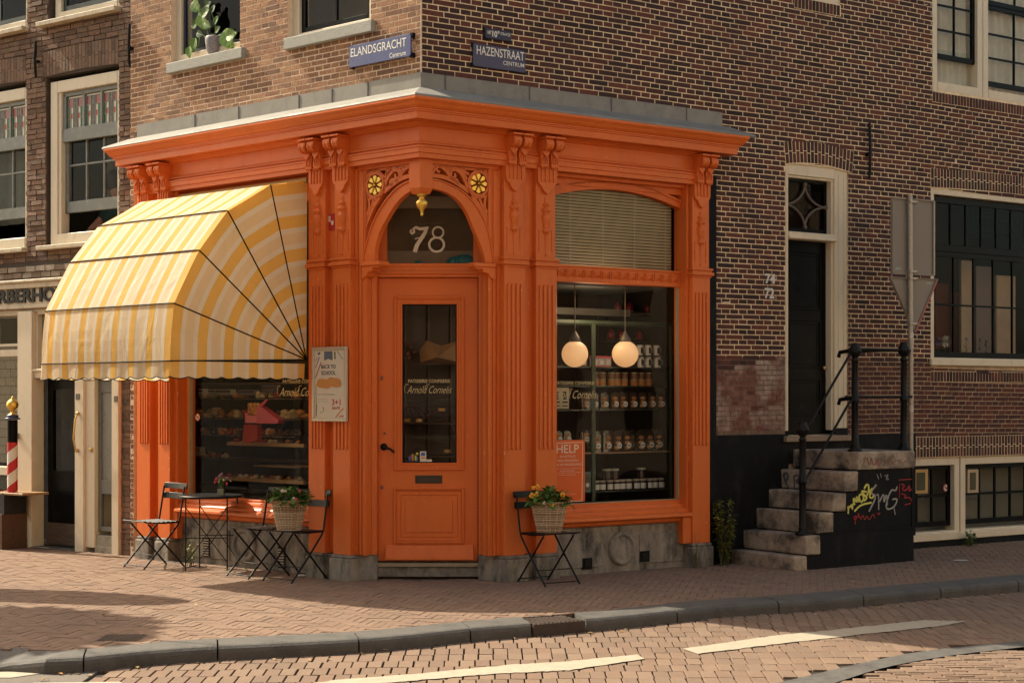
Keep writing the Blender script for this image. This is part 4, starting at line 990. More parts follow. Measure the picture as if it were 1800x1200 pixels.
# ---- fretwork spandrels and arch rings
def px_poly(fr, pts, p): return [fr.uz(x, y, p) for x, y in pts]
def crv(pts, it=2): return smooth(pts, it)
for fr, key in ((L, 0), (R, 1)):
    P_ = .045
    if key == 0:
        inner = [(657.6, 462), (658, 440), (662, 422.6), (668, 404), (678, 386.6), (687, 371), (698, 355), (712, 341.5), (729, 332)]
        outer = [(635, 462), (637.5, 440), (644, 422), (649, 402), (657.6, 382), (668, 363), (680, 346), (690, 334), (702.6, 323.6), (715, 318), (729, 313.6)]
        frx = (628, 641); top = (641, 301, 728, 287)
        ros = (658.5, 325.5)
        cv = lambda x, y: (620+x*130/1200, 270+y*130/1200)
    else:
        inner = [(853, 462), (851, 445), (842, 422.7), (832, 400), (823.7, 378), (810.7, 356.7), (793, 341.5), (770, 333), (754, 331.5)]
        outer = [(869, 462), (867, 440), (862, 415), (857, 392), (847.5, 372), (839, 360), (831, 350), (815, 335), (793, 323), (771.7, 315), (754, 312)]
        frx = (865, 879); top = (757, 279, 866, 292)
        ros = (841.5, 322.5)
        cv = lambda x, y: (750+x*130/1200, 270+y*130/1200)
    ring = px_poly(fr, crv(outer), P_)+px_poly(fr, crv(inner), P_)[::-1]
    mb = MB(fr); mb.prism(ring, -.01, P_)
    mid = px_poly(fr, crv([((a_[0]*.86+b_[0]*.14), (a_[1]*.86+b_[1]*.14)) for a_, b_ in zip(outer, [inner[min(len(inner)-1, int(i*len(inner)/len(outer)))] for i in range(len(outer))])], 1), P_)
    mb.stroke(mid, .010, P_-.002, P_+.012)
    # console under the foot
    if key == 0: fx0, fx1 = 634, 667
    else: fx0, fx1 = 834, 872
    ua, ub = sorted((fr.uz(fx0, 470, .07)[0], fr.uz(fx1, 470, .07)[0])); zc = fr.uz(fx0, 461, .07)[1]
    mb.box(ua, ub, -.06, .075, zc-.035, zc)
    uo = ub if key == 0 else ub; ui = ua
    o_ = (lambda t: ub-(ub-ua)*t)
    mb.prism([(o_(0), zc-.035), (o_(1.0), zc-.035), (o_(.85), zc-.06), (o_(.6), zc-.055), (o_(.55), zc-.085), (o_(.3), zc-.095), (o_(.25), zc-.125), (o_(0), zc-.155)], -.05, .06)
    arch = part('arch_ring', mb, ORANGE, shop, bevel=.003)
    fb = MB(fr)                                     # frame of the spandrel
    ua, ub = sorted((fr.uz(frx[0], 400, .05)[0], fr.uz(frx[1], 400, .05)[0]))
    zs1 = 3.84
    fb.box(ua, ub+.02, -.06, .035, zc, zs1); fb.box(ua+.02, ub-.02, .03, .05, zc, zs1-.05)
    ztop = fr.uz(top[0], top[1], .04)[1]; fb.box(.08, ub, -.02, .030, 3.775, zs1); fb.box(.08, ub, .03, .05, 3.80, 3.84)
    part('spandrel_frame', fb, ORANGE, shop, bevel=.004)
    # scrollwork
    def S(pts, w, w1=None):
        w *= 1.25; w1 = w1*1.25 if w1 else None
        fw.stroke(px_poly(fr, crv([cv(*p) for p in pts], 2), .03), w, .0, .030, w1=w1)
    fw = MB(fr)
    def mir(p): return p if key == 0 else (1200-p[0]+0, p[1])
    def M(x, y):                                    # coordinates read off the left spandrel; right one is its mirror image
        if key == 0: return (x, y)
        return (40+(1000-x)*1.235, y-(1000-x)*.0+(-.02*(x-600)) if False else y-10+0*(x))
    def T(pts, w, w1=None): S([M(*p) for p in pts], w, w1)
    if key == 0:
        T([(190, 240), (230, 215), (420, 190), (640, 165), (990, 140)], .032); T([(190, 230), (185, 500), (185, 900), (180, 1200)], .02)
        T([(200, 440), (230, 340), (330, 290), (430, 310), (500, 400), (505, 520), (470, 640), (380, 720), (280, 720), (230, 650), (215, 560), (205, 440)], .03)
        T([(230, 640), (265, 760), (270, 860), (240, 960), (200, 1010)], .022, .012); T([(330, 720), (325, 820), (290, 880), (250, 1000), (205, 1110)], .022, .016)
        T([(430, 700), (330, 860), (290, 960), (215, 1130), (190, 1250)], .030, .03)
        T([(500, 620), (520, 480), (560, 400), (620, 300), (690, 255), (750, 290), (760, 370), (720, 410), (680, 380), (690, 330)], .026, .016)
        T([(530, 330), (570, 270), (640, 210)], .02); T([(500, 420), (540, 340), (545, 260), (580, 230)], .018)
        T([(640, 520), (600, 460), (640, 420), (700, 430), (730, 460)], .03, .02); T([(760, 400), (800, 300), (860, 240), (930, 215), (965, 260), (930, 320), (905, 290)], .024, .014)
        T([(690, 200), (760, 250), (790, 320)], .022); T([(820, 200), (800, 290)], .018); T([(980, 230), (930, 330), (990, 330)], .02)
        T([(350, 300), (400, 240), (420, 200)], .018); T([(220, 330), (280, 270), (330, 240)], .02)
        T([(500, 620), (640, 500), (800, 390), (1000, 340)], .03)
    else:
        S([(60, 120), (300, 160), (560, 195), (900, 220), (1060, 240)], .032); S([(1050, 240), (1050, 600), (1045, 900), (1050, 1200)], .02)
        S([(1020, 430), (980, 330), (890, 285), (790, 300), (710, 380), (690, 500), (720, 620), (800, 700), (900, 700), (980, 630), (1015, 540), (1020, 430)], .03)
        S([(990, 600), (945, 740), (945, 880), (985, 950), (1040, 960)], .022, .012); S([(850, 700), (880, 800), (930, 880), (960, 960), (1000, 1080)], .022, .016)
        S([(740, 680), (830, 820), (900, 930), (960, 1060), (1030, 1240)], .030, .03)
        S([(690, 620), (640, 470), (590, 360), (520, 280), (440, 250), (390, 290), (395, 370), (440, 400), (475, 360), (455, 320)], .026, .016)
        S([(690, 330), (620, 300), (600, 230)], .02); S([(650, 420), (600, 300), (500, 210)], .02)
        S([(500, 500), (500, 440), (450, 410), (400, 430)], .03, .02); S([(400, 400), (330, 290), (260, 220), (190, 205), (160, 250), (190, 310), (215, 280)], .024, .014)
        S([(330, 190), (350, 270), (390, 290)], .02); S([(420, 195), (370, 280)], .018); S([(100, 200), (140, 260), (80, 330)], .02)
        S([(830, 280), (790, 230)], .018); S([(900, 280), (960, 230), (1040, 310)], .02)
        S([(60, 350), (300, 380), (500, 480), (690, 620)], .03)
    # ring round the rosette
    u0, zr = fr.uz(*ros, .035)
    rr = .096
    fw.stroke([(u0+(rr+.012)*math.cos(a_), zr+(rr+.012)*math.sin(a_)) for a_ in [i*math.pi/14 for i in range(28)]], .020, .0, .034, closed=True)
    part('fretwork', fw, ORANGE, arch, bevel=0)
    rs = MB(fr)
    for i in range(8):
        a_ = i*math.pi/4+math.pi/8*0
        def pt(r_, da): return (u0+r_*math.cos(a_+da), zr+r_*math.sin(a_+da))
        rs.prism([pt(.018, 0), pt(.045, -.27), pt(.073, -.335), pt(.089, -.24), pt(.095, 0), pt(.089, .24), pt(.073, .335), pt(.045, .27)], .012, .036)
    rs.ball((u0, .034, zr), .014, 10, rings=5)
    part('gilded_rosette', rs, GOLD, arch, bevel=.005)
# ---- right show window
ur0, ur1 = 1.42, R.uz(1189, 700, -.09)[0]
wz0, wz1 = R.uz(1100, 880.5, -.09)[1], R.uz(1100, 500, -.09)[1]
tz0, tz1 = R.uz(1100, 500.5, -.07)[1], R.uz(1100, 472, -.07)[1]
mb = MB(R); uf = 3.105
# reveal mouldings at the right and head
mb.box(ur1+.01, ur1+.06, -.14, -.045, wz0-.02, 3.70); mb.box(ur1+.06, uf, -.14, .0, wz0-.1, 3.83)
mb.box(ur1+.055, ur1+.085, -.06, .018, wz0-.1, 3.80); mb.box(uf-.03, uf, -.06, .055, .24, 3.84)
mb.box(ur0-.02, ur0+.03, -.14, .0, wz0-.1, 3.83)
mb.box(ur0, uf, -.14, -.03, 3.735, 3.835); mb.box(ur0+.02, ur1+.06, -.06, .03, 3.80, 3.834)
part('window_surround', mb, ORANGE, shop, bevel=.004)
mb = MB(R)                                        # arch board above the upper light
zsp, ztp = R.uz(1189, 368, -.07)[1], R.uz(1075, 334, -.07)[1]
n_ = 24; arcp = []
for i in range(n_+1):
    t = i/n_; u = ur0-.03+(ur1+.03-ur0+.03)*t; arcp.append((u, zsp+(ztp-zsp)*(1-(2*t-1)**2)))
mb.stroke([(u, z+.04) for u, z in arcp], .085, -.12, -.045); mb.stroke([(u, z+.010) for u, z in arcp], .02, -.07, -.035); mb.stroke([(u, z+.072) for u, z in arcp], .02, -.07, -.030)
arcb = part('arch_board', mb, ORANGE, shop)
mb = MB(R); mb.box(ur0, ur1+.03, -.135, -.115, zsp-.05, 3.75)
for t in []: pass
fcells = MB(R)
# solid panel behind the arch corners with carved scrolls
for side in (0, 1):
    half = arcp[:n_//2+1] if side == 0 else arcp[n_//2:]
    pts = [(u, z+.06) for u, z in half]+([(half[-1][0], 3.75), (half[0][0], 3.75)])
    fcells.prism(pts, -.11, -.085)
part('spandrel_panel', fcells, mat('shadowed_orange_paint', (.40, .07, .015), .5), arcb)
cs = MB(R)
for sgn, base in ((1, ur0+.10), (-1, ur1-.02)):
    for i in range(5):
        c = base+sgn*i*.085; zc = zsp+.26-.0*i+min(.045, i*.012); r_ = .045-.005*i
        cs.stroke([(c+sgn*r_*(1-t*.75)*math.cos(t*7.5), zc+r_*(1-t*.75)*math.sin(t*7.5)) for t in [k/16 for k in range(17)]], .018, -.09, -.05, w1=.008)
    cs.stroke([(base-sgn*.05, zsp+.1), (base, zsp+.2), (base+sgn*.15, zsp+.27), (base+sgn*.40, zsp+.33)], .014, -.09, -.055)
part('carved_scroll', cs, ORANGE, arcb)
mb = MB(R); mb.box(ur0-.02, ur1+.02, -.13, -.045, tz0, tz1); mb.box(ur0-.02, ur1+.02, -.06, -.030, tz0-.0, tz0+.022); mb.box(ur0-.02, ur1+.02, -.06, -.030, tz1-.018, tz1)
nb = 15; tr_ = part('transom_rail', mb, ORANGE, shop, bevel=.003)
dm = MB(R); w = (ur1-ur0-.02)/nb; zc = (tz0+tz1)/2+.002; hh = .034
for i in range(nb):
    c = ur0+.01+w*(i+.5); q_ = w*.36
    vs = [dm.P(c-q_, -.046, zc-hh), dm.P(c+q_, -.046, zc-hh), dm.P(c+q_, -.046, zc+hh), dm.P(c-q_, -.046, zc+hh), dm.P(c, -.018, zc)]
    dm.addf(vs, [(0, 1, 4), (1, 2, 4), (2, 3, 4), (3, 0, 4)])
    for sx in (-1, 1): dm.box(c+sx*(q_+.004)-.003, c+sx*(q_+.004)+.003, -.05, -.034, zc-hh-.005, zc+hh+.005)
part('diamond_moulding', dm, ORANGE, tr_)
g_ = MB(R); g_.face([g_.P(ur0, -.09, wz0-.01), g_.P(ur1+.015, -.09, wz0-.01), g_.P(ur1+.015, -.09, wz1+.01), g_.P(ur0, -.09, wz1+.01)]); part('show_window_pane', g_, GLASSD, shop, fixn=False)
g_ = MB(R); g_.face([g_.P(ur0, -.09, tz1-.01), g_.P(ur1+.015, -.09, tz1-.01), g_.P(ur1+.015, -.09, 3.76), g_.P(ur0, -.09, 3.76)]); part('upper_light_pane', g_, GLASSD, shop, fixn=False)
mb = MB(R); mb.box(ur1-.002, ur1+.014, -.10, -.06, wz0, wz1); mb.box(ur0, ur1, -.10, -.075, wz0-.012, wz0+.004); part('putty_bead', mb, mat('pale_putty', (.40, .30, .18), .7), shop)
# sill mouldings
def sill(fr, a, b, zt, parent, ends=0.0):
    prof = [(-.10, zt), (-.04, zt-.008), (-.04, zt-.035), (-.01, zt-.040), (.0, zt-.060), (.0, zt-.075), (.035, zt-.085), (.05, zt-.10), (.05, zt-.118), (.085, zt-.125), (.105, zt-.135), (.108, zt-.160), (.095, zt-.170), (.06, zt-.180), (.05, zt-.205), (.03, zt-.22), (.0, zt-.225), (-.1, zt-.225)]
    mb = MB(fr); k = len(prof); vs = [mb.P(a, p, z) for p, z in prof]+[mb.P(b, p, z) for p, z in prof]
    mb.addf(vs, [tuple(range(k)), tuple(range(2*k-1, k-1, -1))]+[(i, (i+1) % k, (i+1) % k+k, i+k) for i in range(k)])
    return part('window_sill', mb, ORANGE, parent, bevel=.002)
sill(R, 1.40, 3.12, wz0, shop)
def plinth(fr, a, b, z1, name, rnd_u, ro, vents):
    mb = MB(fr); mb.box(a, b, -.20, .0, -.08, z1)
    mb.box(a+.05, rnd_u-ro-.06, -.01, .012, .06, z1-.10); mb.box(rnd_u+ro+.06, b-.05, -.01, .012, .06, z1-.10)
    o = part('stone_plinth', mb, STONE, shop, bevel=.006)
    r2 = MB(fr); zc = z1*.5-.0
    r2.lathe((rnd_u, .0, zc), [(ro, .0), (ro, .02), (ro*.92, .035), (ro*.78, .035), (ro*.74, .018), (ro*.70, .012), (ro*.62, .02), (ro*.2, .024), (.001, .024)], 32, axis='n', sx=1, sy=1.0)
    part('stone_roundel', r2, STONE, o)
    for u, zz, slat in vents:
        v = MB(fr)
        if slat:
            v.box(u-.055, u+.055, .0, .016, zz-.10, zz+.10, 0)
            for i in range(7): v.box(u-.042, u+.042, .014, .026, zz-.085+i*.026, zz-.073+i*.026, 1)
        else:
            v.box(u-.06, u+.06, .0, .014, zz-.055, zz+.055, 0); v.box(u-.035, u+.035, .012, .02, zz-.03, zz+.03, 1)
        part('air_vent', v, [BLACKM, mat('weathered_zinc_vent', (.34, .30, .24), .6) if slat else IRON], o)
sz_ = wz0-.225
plinth(R, 1.40, 3.12, sz_, 'p', R.uz(1092, 960)[0], .165, [(R.uz(1031, 985)[0], .10, False), (R.uz(1132, 980)[0], .13, False)])
mb = MB(R); mb.box(3.0, 3.12, -.1, .09, .24, sz_+.05); part('back_board', mb, ORANGE, shop, bevel=.003)
# blind behind the upper light
mb = MB(R); zz = tz1+.0; i = 0
while zz < 3.74:
    vs = [mb.P(ur0+.0, -.17, zz), mb.P(ur1-.012, -.17, zz), mb.P(ur1-.012, -.148, zz+.020), mb.P(ur0+.0, -.148, zz+.020)]
    mb.addf(vs, [(0, 1, 2, 3)]); zz += .0305
for u in (ur0+.35, ur0+.75, ur0+1.15, ur1-.1): mb.box(u-.0025, u+.0025, -.147, -.144, tz1, 3.74)
part('venetian_blind', mb, mat('ivory_blind_slat', (.60, .53, .38), .5), shop, fixn=False)
mb = MB(R); mb.box(ur0, ur1, -.30, -.28, tz1, 3.75); part('blind_backing', mb, DARK, shop)
lettering(R, 976.5, 670, 1045, 676, 965, 686, 1049, 700, -.085, shop)
# ---- left show window
vl0, vl1 = 1.40, L.uz(337, 800, -.09)[0]
lz0 = L.uz(440, 876, -.09)[1]
mb = MB(L); mb.box(vl0-.04, vl0+.04, -.14, .02, lz0-.1, 3.83); mb.box(vl1, vl1+.05, -.14, -.05, lz0-.1, 3.83); mb.box(vl1+.05, 3.52, -.14, .0, lz0-.1, 3.83); mb.box(vl1+.10, vl1+.14, -.05, .03, lz0-.1, 3.83); mb.box(3.46, 3.53, -.05, .06, .24, 3.84)
mb.box(vl0, vl1+.05, -.14, -.03, 3.60, 3.835)
part('window_surround', mb, ORANGE, shop, bevel=.004)
g_ = MB(L); g_.face([g_.P(vl0, -.09, lz0-.01), g_.P(vl1+.01, -.09, lz0-.01), g_.P(vl1+.01, -.09, 3.62), g_.P(vl0, -.09, 3.62)]); part('show_window_pane', g_, GLASSD, shop, fixn=False)
mb = MB(L); mb.box(vl1-.012, vl1+.004, -.10, -.05, lz0, 3.6); part('putty_bead', mb, MATS['pale_putty'], shop)
sill(L, 1.34, 3.46, lz0, shop)
plinth(L, 1.34, 3.5, lz0-.225, 'p', L.uz(431, 960)[0], .175, [(L.uz(365, 967)[0], .17, True), (L.uz(497, 978)[0], .14, True)])
mb = MB(L); mb.box(3.44, 3.54, -.1, .08, .24, lz0-.15); part('back_board', mb, ORANGE, shop, bevel=.003)
lettering(L, 497, 667, 566, 673, 491, 681, 570, 696, -.085, shop)
# alarm plate stuck between the pilasters
mb = MB(L); mb.px(575, 377, 588, 404, .045, .055, 0); mb.px(577, 380, 581, 390, .055, .057, 1); mb.px(582, 388, 586, 395, .055, .057, 1)
part('alarm_plate', mb, [RED, OFFW], shop)
# ================================================================== AWNING
def stripe_mat():
    m = bpy.data.materials.new('striped_canvas'); m.use_nodes = True; nt = m.node_tree; N = nt.nodes; K = nt.links; b = N['Principled BSDF']
    uv = N.new('ShaderNodeUVMap'); sx = N.new('ShaderNodeSeparateXYZ'); K.new(uv.outputs[0], sx.inputs[0])
    fr = N.new('ShaderNodeMath'); fr.operation = 'FRACT'; K.new(sx.outputs[0], fr.inputs[0])
    cr = N.new('ShaderNodeValToRGB'); cr.color_ramp.interpolation = 'CONSTANT'; e = cr.color_ramp.elements
    Y_, W_, P_ = (.80, .50, .135, 1), (.78, .72, .60, 1), (.77, .63, .42, 1)
    e[0].position = 0; e[0].color = Y_; e[1].position = .36; e[1].color = W_
    x = e.new(.52); x.color = P_; x = e.new(.84); x.color = W_
    K.new(fr.outputs[0], cr.inputs[0])
    g = N.new('ShaderNodeNewGeometry'); t = N.new('ShaderNodeTexNoise'); t.inputs['Scale'].default_value = 2.5; t.inputs['Detail'].default_value = 6; K.new(g.outputs['Position'], t.inputs['Vector'])
    mr = N.new('ShaderNodeMapRange'); mr.inputs[1].default_value = .3; mr.inputs[2].default_value = .7; mr.inputs[3].default_value = .92; mr.inputs[4].default_value = 1.04; K.new(t.outputs[0], mr.inputs[0])
    mx = N.new('ShaderNodeMix'); mx.data_type = 'RGBA'; mx.blend_type = 'MULTIPLY'; mx.inputs[0].default_value = 1; K.new(cr.outputs[0], mx.inputs[6]); K.new(mr.outputs[0], mx.inputs[7])
    K.new(mx.outputs[2], b.inputs['Base Color']); b.inputs['Roughness'].default_value = .8; b.inputs['Specular IOR Level'].default_value = .25
    mp = N.new('ShaderNodeMapping'); mp.inputs['Scale'].default_value = (1.0, 1.0, .45); K.new(g.outputs['Position'], mp.inputs[0])
    t2 = N.new('ShaderNodeTexNoise'); t2.inputs['Scale'].default_value = 4.5; t2.inputs['Detail'].default_value = 4; t2.inputs['Distortion'].default_value = .8; K.new(mp.outputs[0], t2.inputs['Vector'])
    bp = N.new('ShaderNodeBump'); bp.inputs['Distance'].default_value = .022; bp.inputs['Strength'].default_value = .8; K.new(t2.outputs[0], bp.inputs['Height']); K.new(bp.outputs[0], b.inputs['Normal'])
    tr = N.new('ShaderNodeBsdfTranslucent'); K.new(mx.outputs[2], tr.inputs[0]); K.new(bp.outputs[0], tr.inputs[1]); ms = N.new('ShaderNodeMixShader'); ms.inputs[0].default_value = .42
    K.new(b.outputs[0], ms.inputs[1]); K.new(tr.outputs[0], ms.inputs[2]); K.new(ms.outputs[0], N['Material Output'].inputs[0])
    return m
STRIPE = stripe_mat()
aw_r, aw_l = 1.500, 3.52
def rib_pt(px, py):                                # p, z of a rib corner seen in the plane of the right end
    k = (px-900)/FPX; o = L.w(aw_r, 0, 0); p = (k*o[1]-o[0])/(L.n[0]-k*L.n[1]); Y = o[1]+p*L.n[1]
    return p, EYE+(HOR-py)/FPX*Y
RB = [(0.02, L.uz(545, 317, 0)[1]), rib_pt(475, 325), rib_pt(400, 371), rib_pt(350, 440), rib_pt(306, 533), rib_pt(299, 634)]
PV = (0.03, L.uz(543, 632, 0)[1])
awn = thing('awning', 'yellow and white striped canvas bow awning over the left show window', 'awning', (*L.w(2.5, 0.8, 0)[:2], 2.0))
cv_ = MB(L)
rad = .07
def section(u, sag, inset):
    return [(p, z) for p, z in RB]
NU = 30; PER = .262
# front panels: ribs straight, canvas sagging a little between them and between the ends
def frontpt(i, f, u):
    (p0, z0), (p1, z1) = RB[i], RB[i+1]
    t = (u-aw_r)/(aw_l-aw_r); s_ = .018*math.sin(math.pi*f)*(0.4+.6*math.sin(math.pi*t))
    e = min(u-aw_r, aw_l-u); rr = 0.0
    dx, dz = p1-p0, z1-z0; l_ = math.hypot(dx, dz)
    return (u, p0+dx*f-s_*dz/l_*-1*-1, z0+dz*f-s_*dx/l_*1)
NF = 5
for i in range(5):
    for a in range(NF):
        for b in range(NU):
            u0 = aw_r+(aw_l-aw_r)*b/NU; u1 = aw_r+(aw_l-aw_r)*(b+1)/NU
            q4 = [frontpt(i, a/NF, u0), frontpt(i, a/NF, u1), frontpt(i, (a+1)/NF, u1), frontpt(i, (a+1)/NF, u0)]
            cv_.face([cv_.P(*p) for p in q4], 0, .5, [((x[0]-aw_r)/PER, x[2]) for x in q4], True)
# end panels: gores from the pivot, stripes parallel to the outer edge
for ue in (aw_r, aw_l):
    for i in range(5):
        (p0, z0), (p1, z1) = RB[i], RB[i+1]
        NR = 10
        for a in range(NR):
            t0, t1 = a/NR, (a+1)/NR
            sg = lambda t, f: .02*math.sin(math.pi*f)*t
            for f0, f1 in ((0, .5), (.5, 1)):
                def pt(t, f):
                    px_, pz = p0+(p1-p0)*f, z0+(z1-z0)*f
                    return (ue+(sg(t, f) if ue == aw_r else -sg(t, f)), PV[0]+(px_-PV[0])*t, PV[1]+(pz-PV[1])*t)
                q4 = [pt(t0, f0), pt(t1, f0), pt(t1, f1), pt(t0, f1)]
                uvs = [((1-t)*5.35+.0, 0) for t in (t0, t1, t1, t0)]
                cv_.face([cv_.P(*p) for p in q4], 0, .5, uvs, True)
part('canopy', cv_, STRIPE, awn, fixn=False)
# scalloped valance with black binding
vb, vd = MB(L), MB(L)
zb = RB[-1][1]; pb = RB[-1][0]+.004
path = [(aw_l, 0.05), (aw_l, pb), (aw_r, pb), (aw_r, 0.05)]
def pathpt(d):
    for (a, b), (c, e) in zip(path, path[1:]):
        l_ = math.hypot(c-a, e-b)
        if d <= l_+1e-6: return (a+(c-a)*d/l_, b+(e-b)*d/l_)
        d -= l_
    return path[-1]
tl = sum(math.hypot(c-a, e-b) for (a, b), (c, e) in zip(path, path[1:])); n_ = int(tl/.0235); edge = []
off0 = math.hypot(0, pb-.05)
for i in range(n_):
    d0, d1 = tl*i/n_, tl*(i+1)/n_
    A, C_ = pathpt(d0), pathpt(d1)
    f = lambda d: zb-.135-.020*abs(math.sin(math.pi*d/.19))**.8*1.0
    wv = lambda d: .010*math.sin(d*21)
    def sh(pt, d, k): return (pt[0], pt[1]+wv(d)*k, 0)
    a_ = sh(A, d0, 0); c_ = sh(C_, d1, 0); a2 = sh(A, d0, 1); c2 = sh(C_, d1, 1)
    isf = off0 < (d0+d1)/2 < off0+(aw_l-aw_r)
    if isf: u0_, u1_ = (A[0]-aw_r)/PER, (C_[0]-aw_r)/PER
    else:
        u0_, u1_ = ((1-(A[1]-PV[0])/(pb-PV[0]))*5.35), ((1-(C_[1]-PV[0])/(pb-PV[0]))*5.35)
    vb.face([vb.P(a_[0], a_[1], zb), vb.P(c_[0], c_[1], zb), vb.P(c2[0], c2[1], f(d1)), vb.P(a2[0], a2[1], f(d0))], 0, .5, [(u0_, 0), (u1_, 0), (u1_, 1), (u0_, 1)], True)
    edge.append((a2[0], a2[1]+.001, f(d0)))
part('valance', vb, STRIPE, awn, fixn=False)
vd.tube(edge, .005, 5); part('valance_binding', vd, BLACKM, awn)
for i in range(1, 6):
    p, z = RB[i]; mb = MB(L); o_ = .008; r_ = .0062
    if i == 1: pts = [(aw_r, PV[0], PV[1]), (aw_r-.006, p, z)]
    else:
        k = PV; dp, dz = p-PV[0], z-PV[1]; l_ = math.hypot(dp, dz); cp, cz = dp/l_*o_, dz/l_*o_
        pts = [(aw_r-.006, PV[0], PV[1]), (aw_r-.006, p-cp*6+cp, z-cz*6+cz), (aw_r-.0, p+cp*.2, z+cz*.2), (aw_r+.05, p+cp, z+cz), (aw_l-.05, p+cp, z+cz), (aw_l, p+cp*.2, z+cz*.2), (aw_l+.006, p-cp*6, z-cz*6), (aw_l+.006, PV[0], PV[1])]
    mb.tube(pts, r_, 6); part('rib_piping', mb, BLACKM, awn)
mb = MB(L); mb.box(aw_r-.02, aw_l+.02, 0, .05, RB[0][1]-.03, RB[0][1]+.02); part('wall_rail', mb, mat('faded_yellow_rail', (.45, .26, .07), .6), awn)
# ================================================================== STREET SIGNS
def plate(name, fr, x0, y0, x1, y1, ya2, label, cat, m, texts, n=.035, tilt=0, brd=False):
    u0, z1 = fr.uz(x0, y0, n); u1, _ = fr.uz(x1, ya2, n); _, z0 = fr.uz(x0, y1, n)
    lo, hi = min(u0, u1), max(u0, u1)
    t = thing(name, label, cat, fr.w((lo+hi)/2, 0, z0))
    mb = MB(fr); c = .022; pts = []
    for cx, cz, a0 in ((hi-c, z1-c, 0), (lo+c, z1-c, 90), (lo+c, z0+c, 180), (hi-c, z0+c, 270)):
        for k in range(5): a_ = math.radians(a0+k*22.5); pts.append((cx+c*math.cos(a_), cz+c*math.sin(a_)))
    mb.prism(pts, n-.016, n); part('plate', mb, m, t, bevel=.004)
    for u in (lo+.012, hi-.012):
        for z in (z0+.012, z1-.012): b = MB(fr); b.box(u-.02, u+.02, -.002, n-.014, z-.02, z+.02); part('mounting_lug', b, IRON, t)
    lt = MB(fr)
    for s_, xa, yt, xb, yb, yt2, sh_, bd in texts:
        k0 = fr.uz(xa, yt, n+.001); k1 = fr.uz(xb, yt2, n+.001)
        zt_ = (k0[1]+k1[1])/2; zb_ = fr.uz(xa, yb, n+.001)[1]
        hgt = k0[1]-zb_
        text_mb(lt, s_, k0[0], k1[0], zt_-hgt, zt_, n+.0015, shear=sh_, bold=bd)
    part('lettering', lt, WHITEP, t, fixn=False)
    return t
plate('street_sign', L, 613, 81.5, 722, 120, 61, 'deep blue enamel street sign reading ELANDSGRACHT Centrum, on the sunlit side of the corner', 'street sign', BLUE,
      [('ELANDSGRACHT', 616.5, 85.5, 714, 100.5, 66.5, 0, .006), ('Centrum', 684.5, 92.5, 713.5, 101, 90, 0, .006)], n=.05)
plate('street_sign', R, 832, 76, 924, 116, 88, 'faded purplish blue street sign reading HAZENSTRAAT CENTRUM, on the shaded side of the corner', 'street sign', BLUEF,
      [('HAZENSTRAAT', 838, 80.5, 921.5, 96, 92, 0, .004), ('CENTRUM', 884.5, 107.2, 921.5, 114.5, 112, 0, .004)], n=.03)
plate('street_sign', R, 853, 49, 899, 67, 55, 'tiny navy sign reading HET 10e STRAATJE above the HAZENSTRAAT plate', 'street sign', NAVY,
      [('HET', 857, 54, 864, 60, 55, 0, .01), ('10', 865.5, 54, 874, 65, 55.5, 0, .02), ('e', 874.5, 54.5, 878, 59.5, 55.2, 0, .01), ('STRAATJE', 880, 57.5, 897, 63.8, 59.5, 0, .008)], n=.03)
# ================================================================== POSTERS
t = thing('poster_frame', 'aluminium snap frame with a BACK TO SCHOOL biscuit poster hung on the left pilasters', 'poster', (*L.w(1.15, .13, 0)[:2], 1.45))
pn_ = .165
mb = MB(L); x0, x1 = L.uz(547.5, 675, pn_)[0], L.uz(607.5, 675, pn_)[0]; a, b = min(x0, x1), max(x0, x1)
z1, z0 = L.uz(577, 609.5, pn_)[1], L.uz(577, 740.5, pn_)[1]
for aa, bb_, cc, dd_ in ((a, b, z1-.03, z1), (a, b, z0, z0+.03), (a, a+.03, z0+.03, z1-.03), (b-.03, b, z0+.03, z1-.03)): mb.box(aa, bb_, pn_-.03, pn_, cc, dd_)
part('frame', mb, ALU, t, bevel=.004)
mb = MB(L); mb.box(a+.02, b-.02, pn_-.028, pn_-.012, z0+.02, z1-.02); part('poster_sheet', mb, OFFW, t)
PZ_ = pn_-.0105
def bp_(px, py): return (547.5+px*60/500, 609.5+py*131/1090)  # not used for placement beyond this sheet
def sh_uv(cx, cy): return (b-(b-a)*(cx-12)/510, z1-(z1-z0)*(cy-80)/1080)
mb = MB(L)
def txt(s_, cx0, cy0, cx1, cy1, mi, **k):
    p0 = sh_uv(cx0, cy0); p1 = sh_uv(cx1, cy1); text_mb(mb, s_, p0[0], p1[0], p1[1], p0[1], PZ_, mi, **k)
txt('BACK TO', 145, 335, 365, 395, 0, bold=.02); txt('SCHOOL', 148, 425, 362, 485, 0, bold=.02)
txt('met onze Croquetjes', 98, 752, 352, 785, 3); txt('3+1', 305, 835, 435, 925, 1, bold=.02); txt('GRATIS', 307, 945, 428, 985, 1, bold=.02)
txt('Bij aankoop van 3 zakjes', 100, 832, 225, 846, 3); txt('krijgt u het 4e zakje gratis', 100, 866, 240, 880, 3)
def pp(pts, mi, n=PZ_): mb.prism([sh_uv(*p) for p in pts], n-.002, n+.001, mi)
pp([(192, 145), (315, 145), (315, 275), (254, 250), (192, 275)], 2)
for i in range(4):
    cx_, cy_ = 150+i*75, 605-i*8+(i % 2)*18
    pp([(cx_+(72+6*math.sin(3*a_))*math.cos(a_), cy_+(70+6*math.cos(2*a_))*math.sin(a_)*1.05) for a_ in [j*math.pi/8 for j in range(16)]], 4, PZ_+.0005*i)
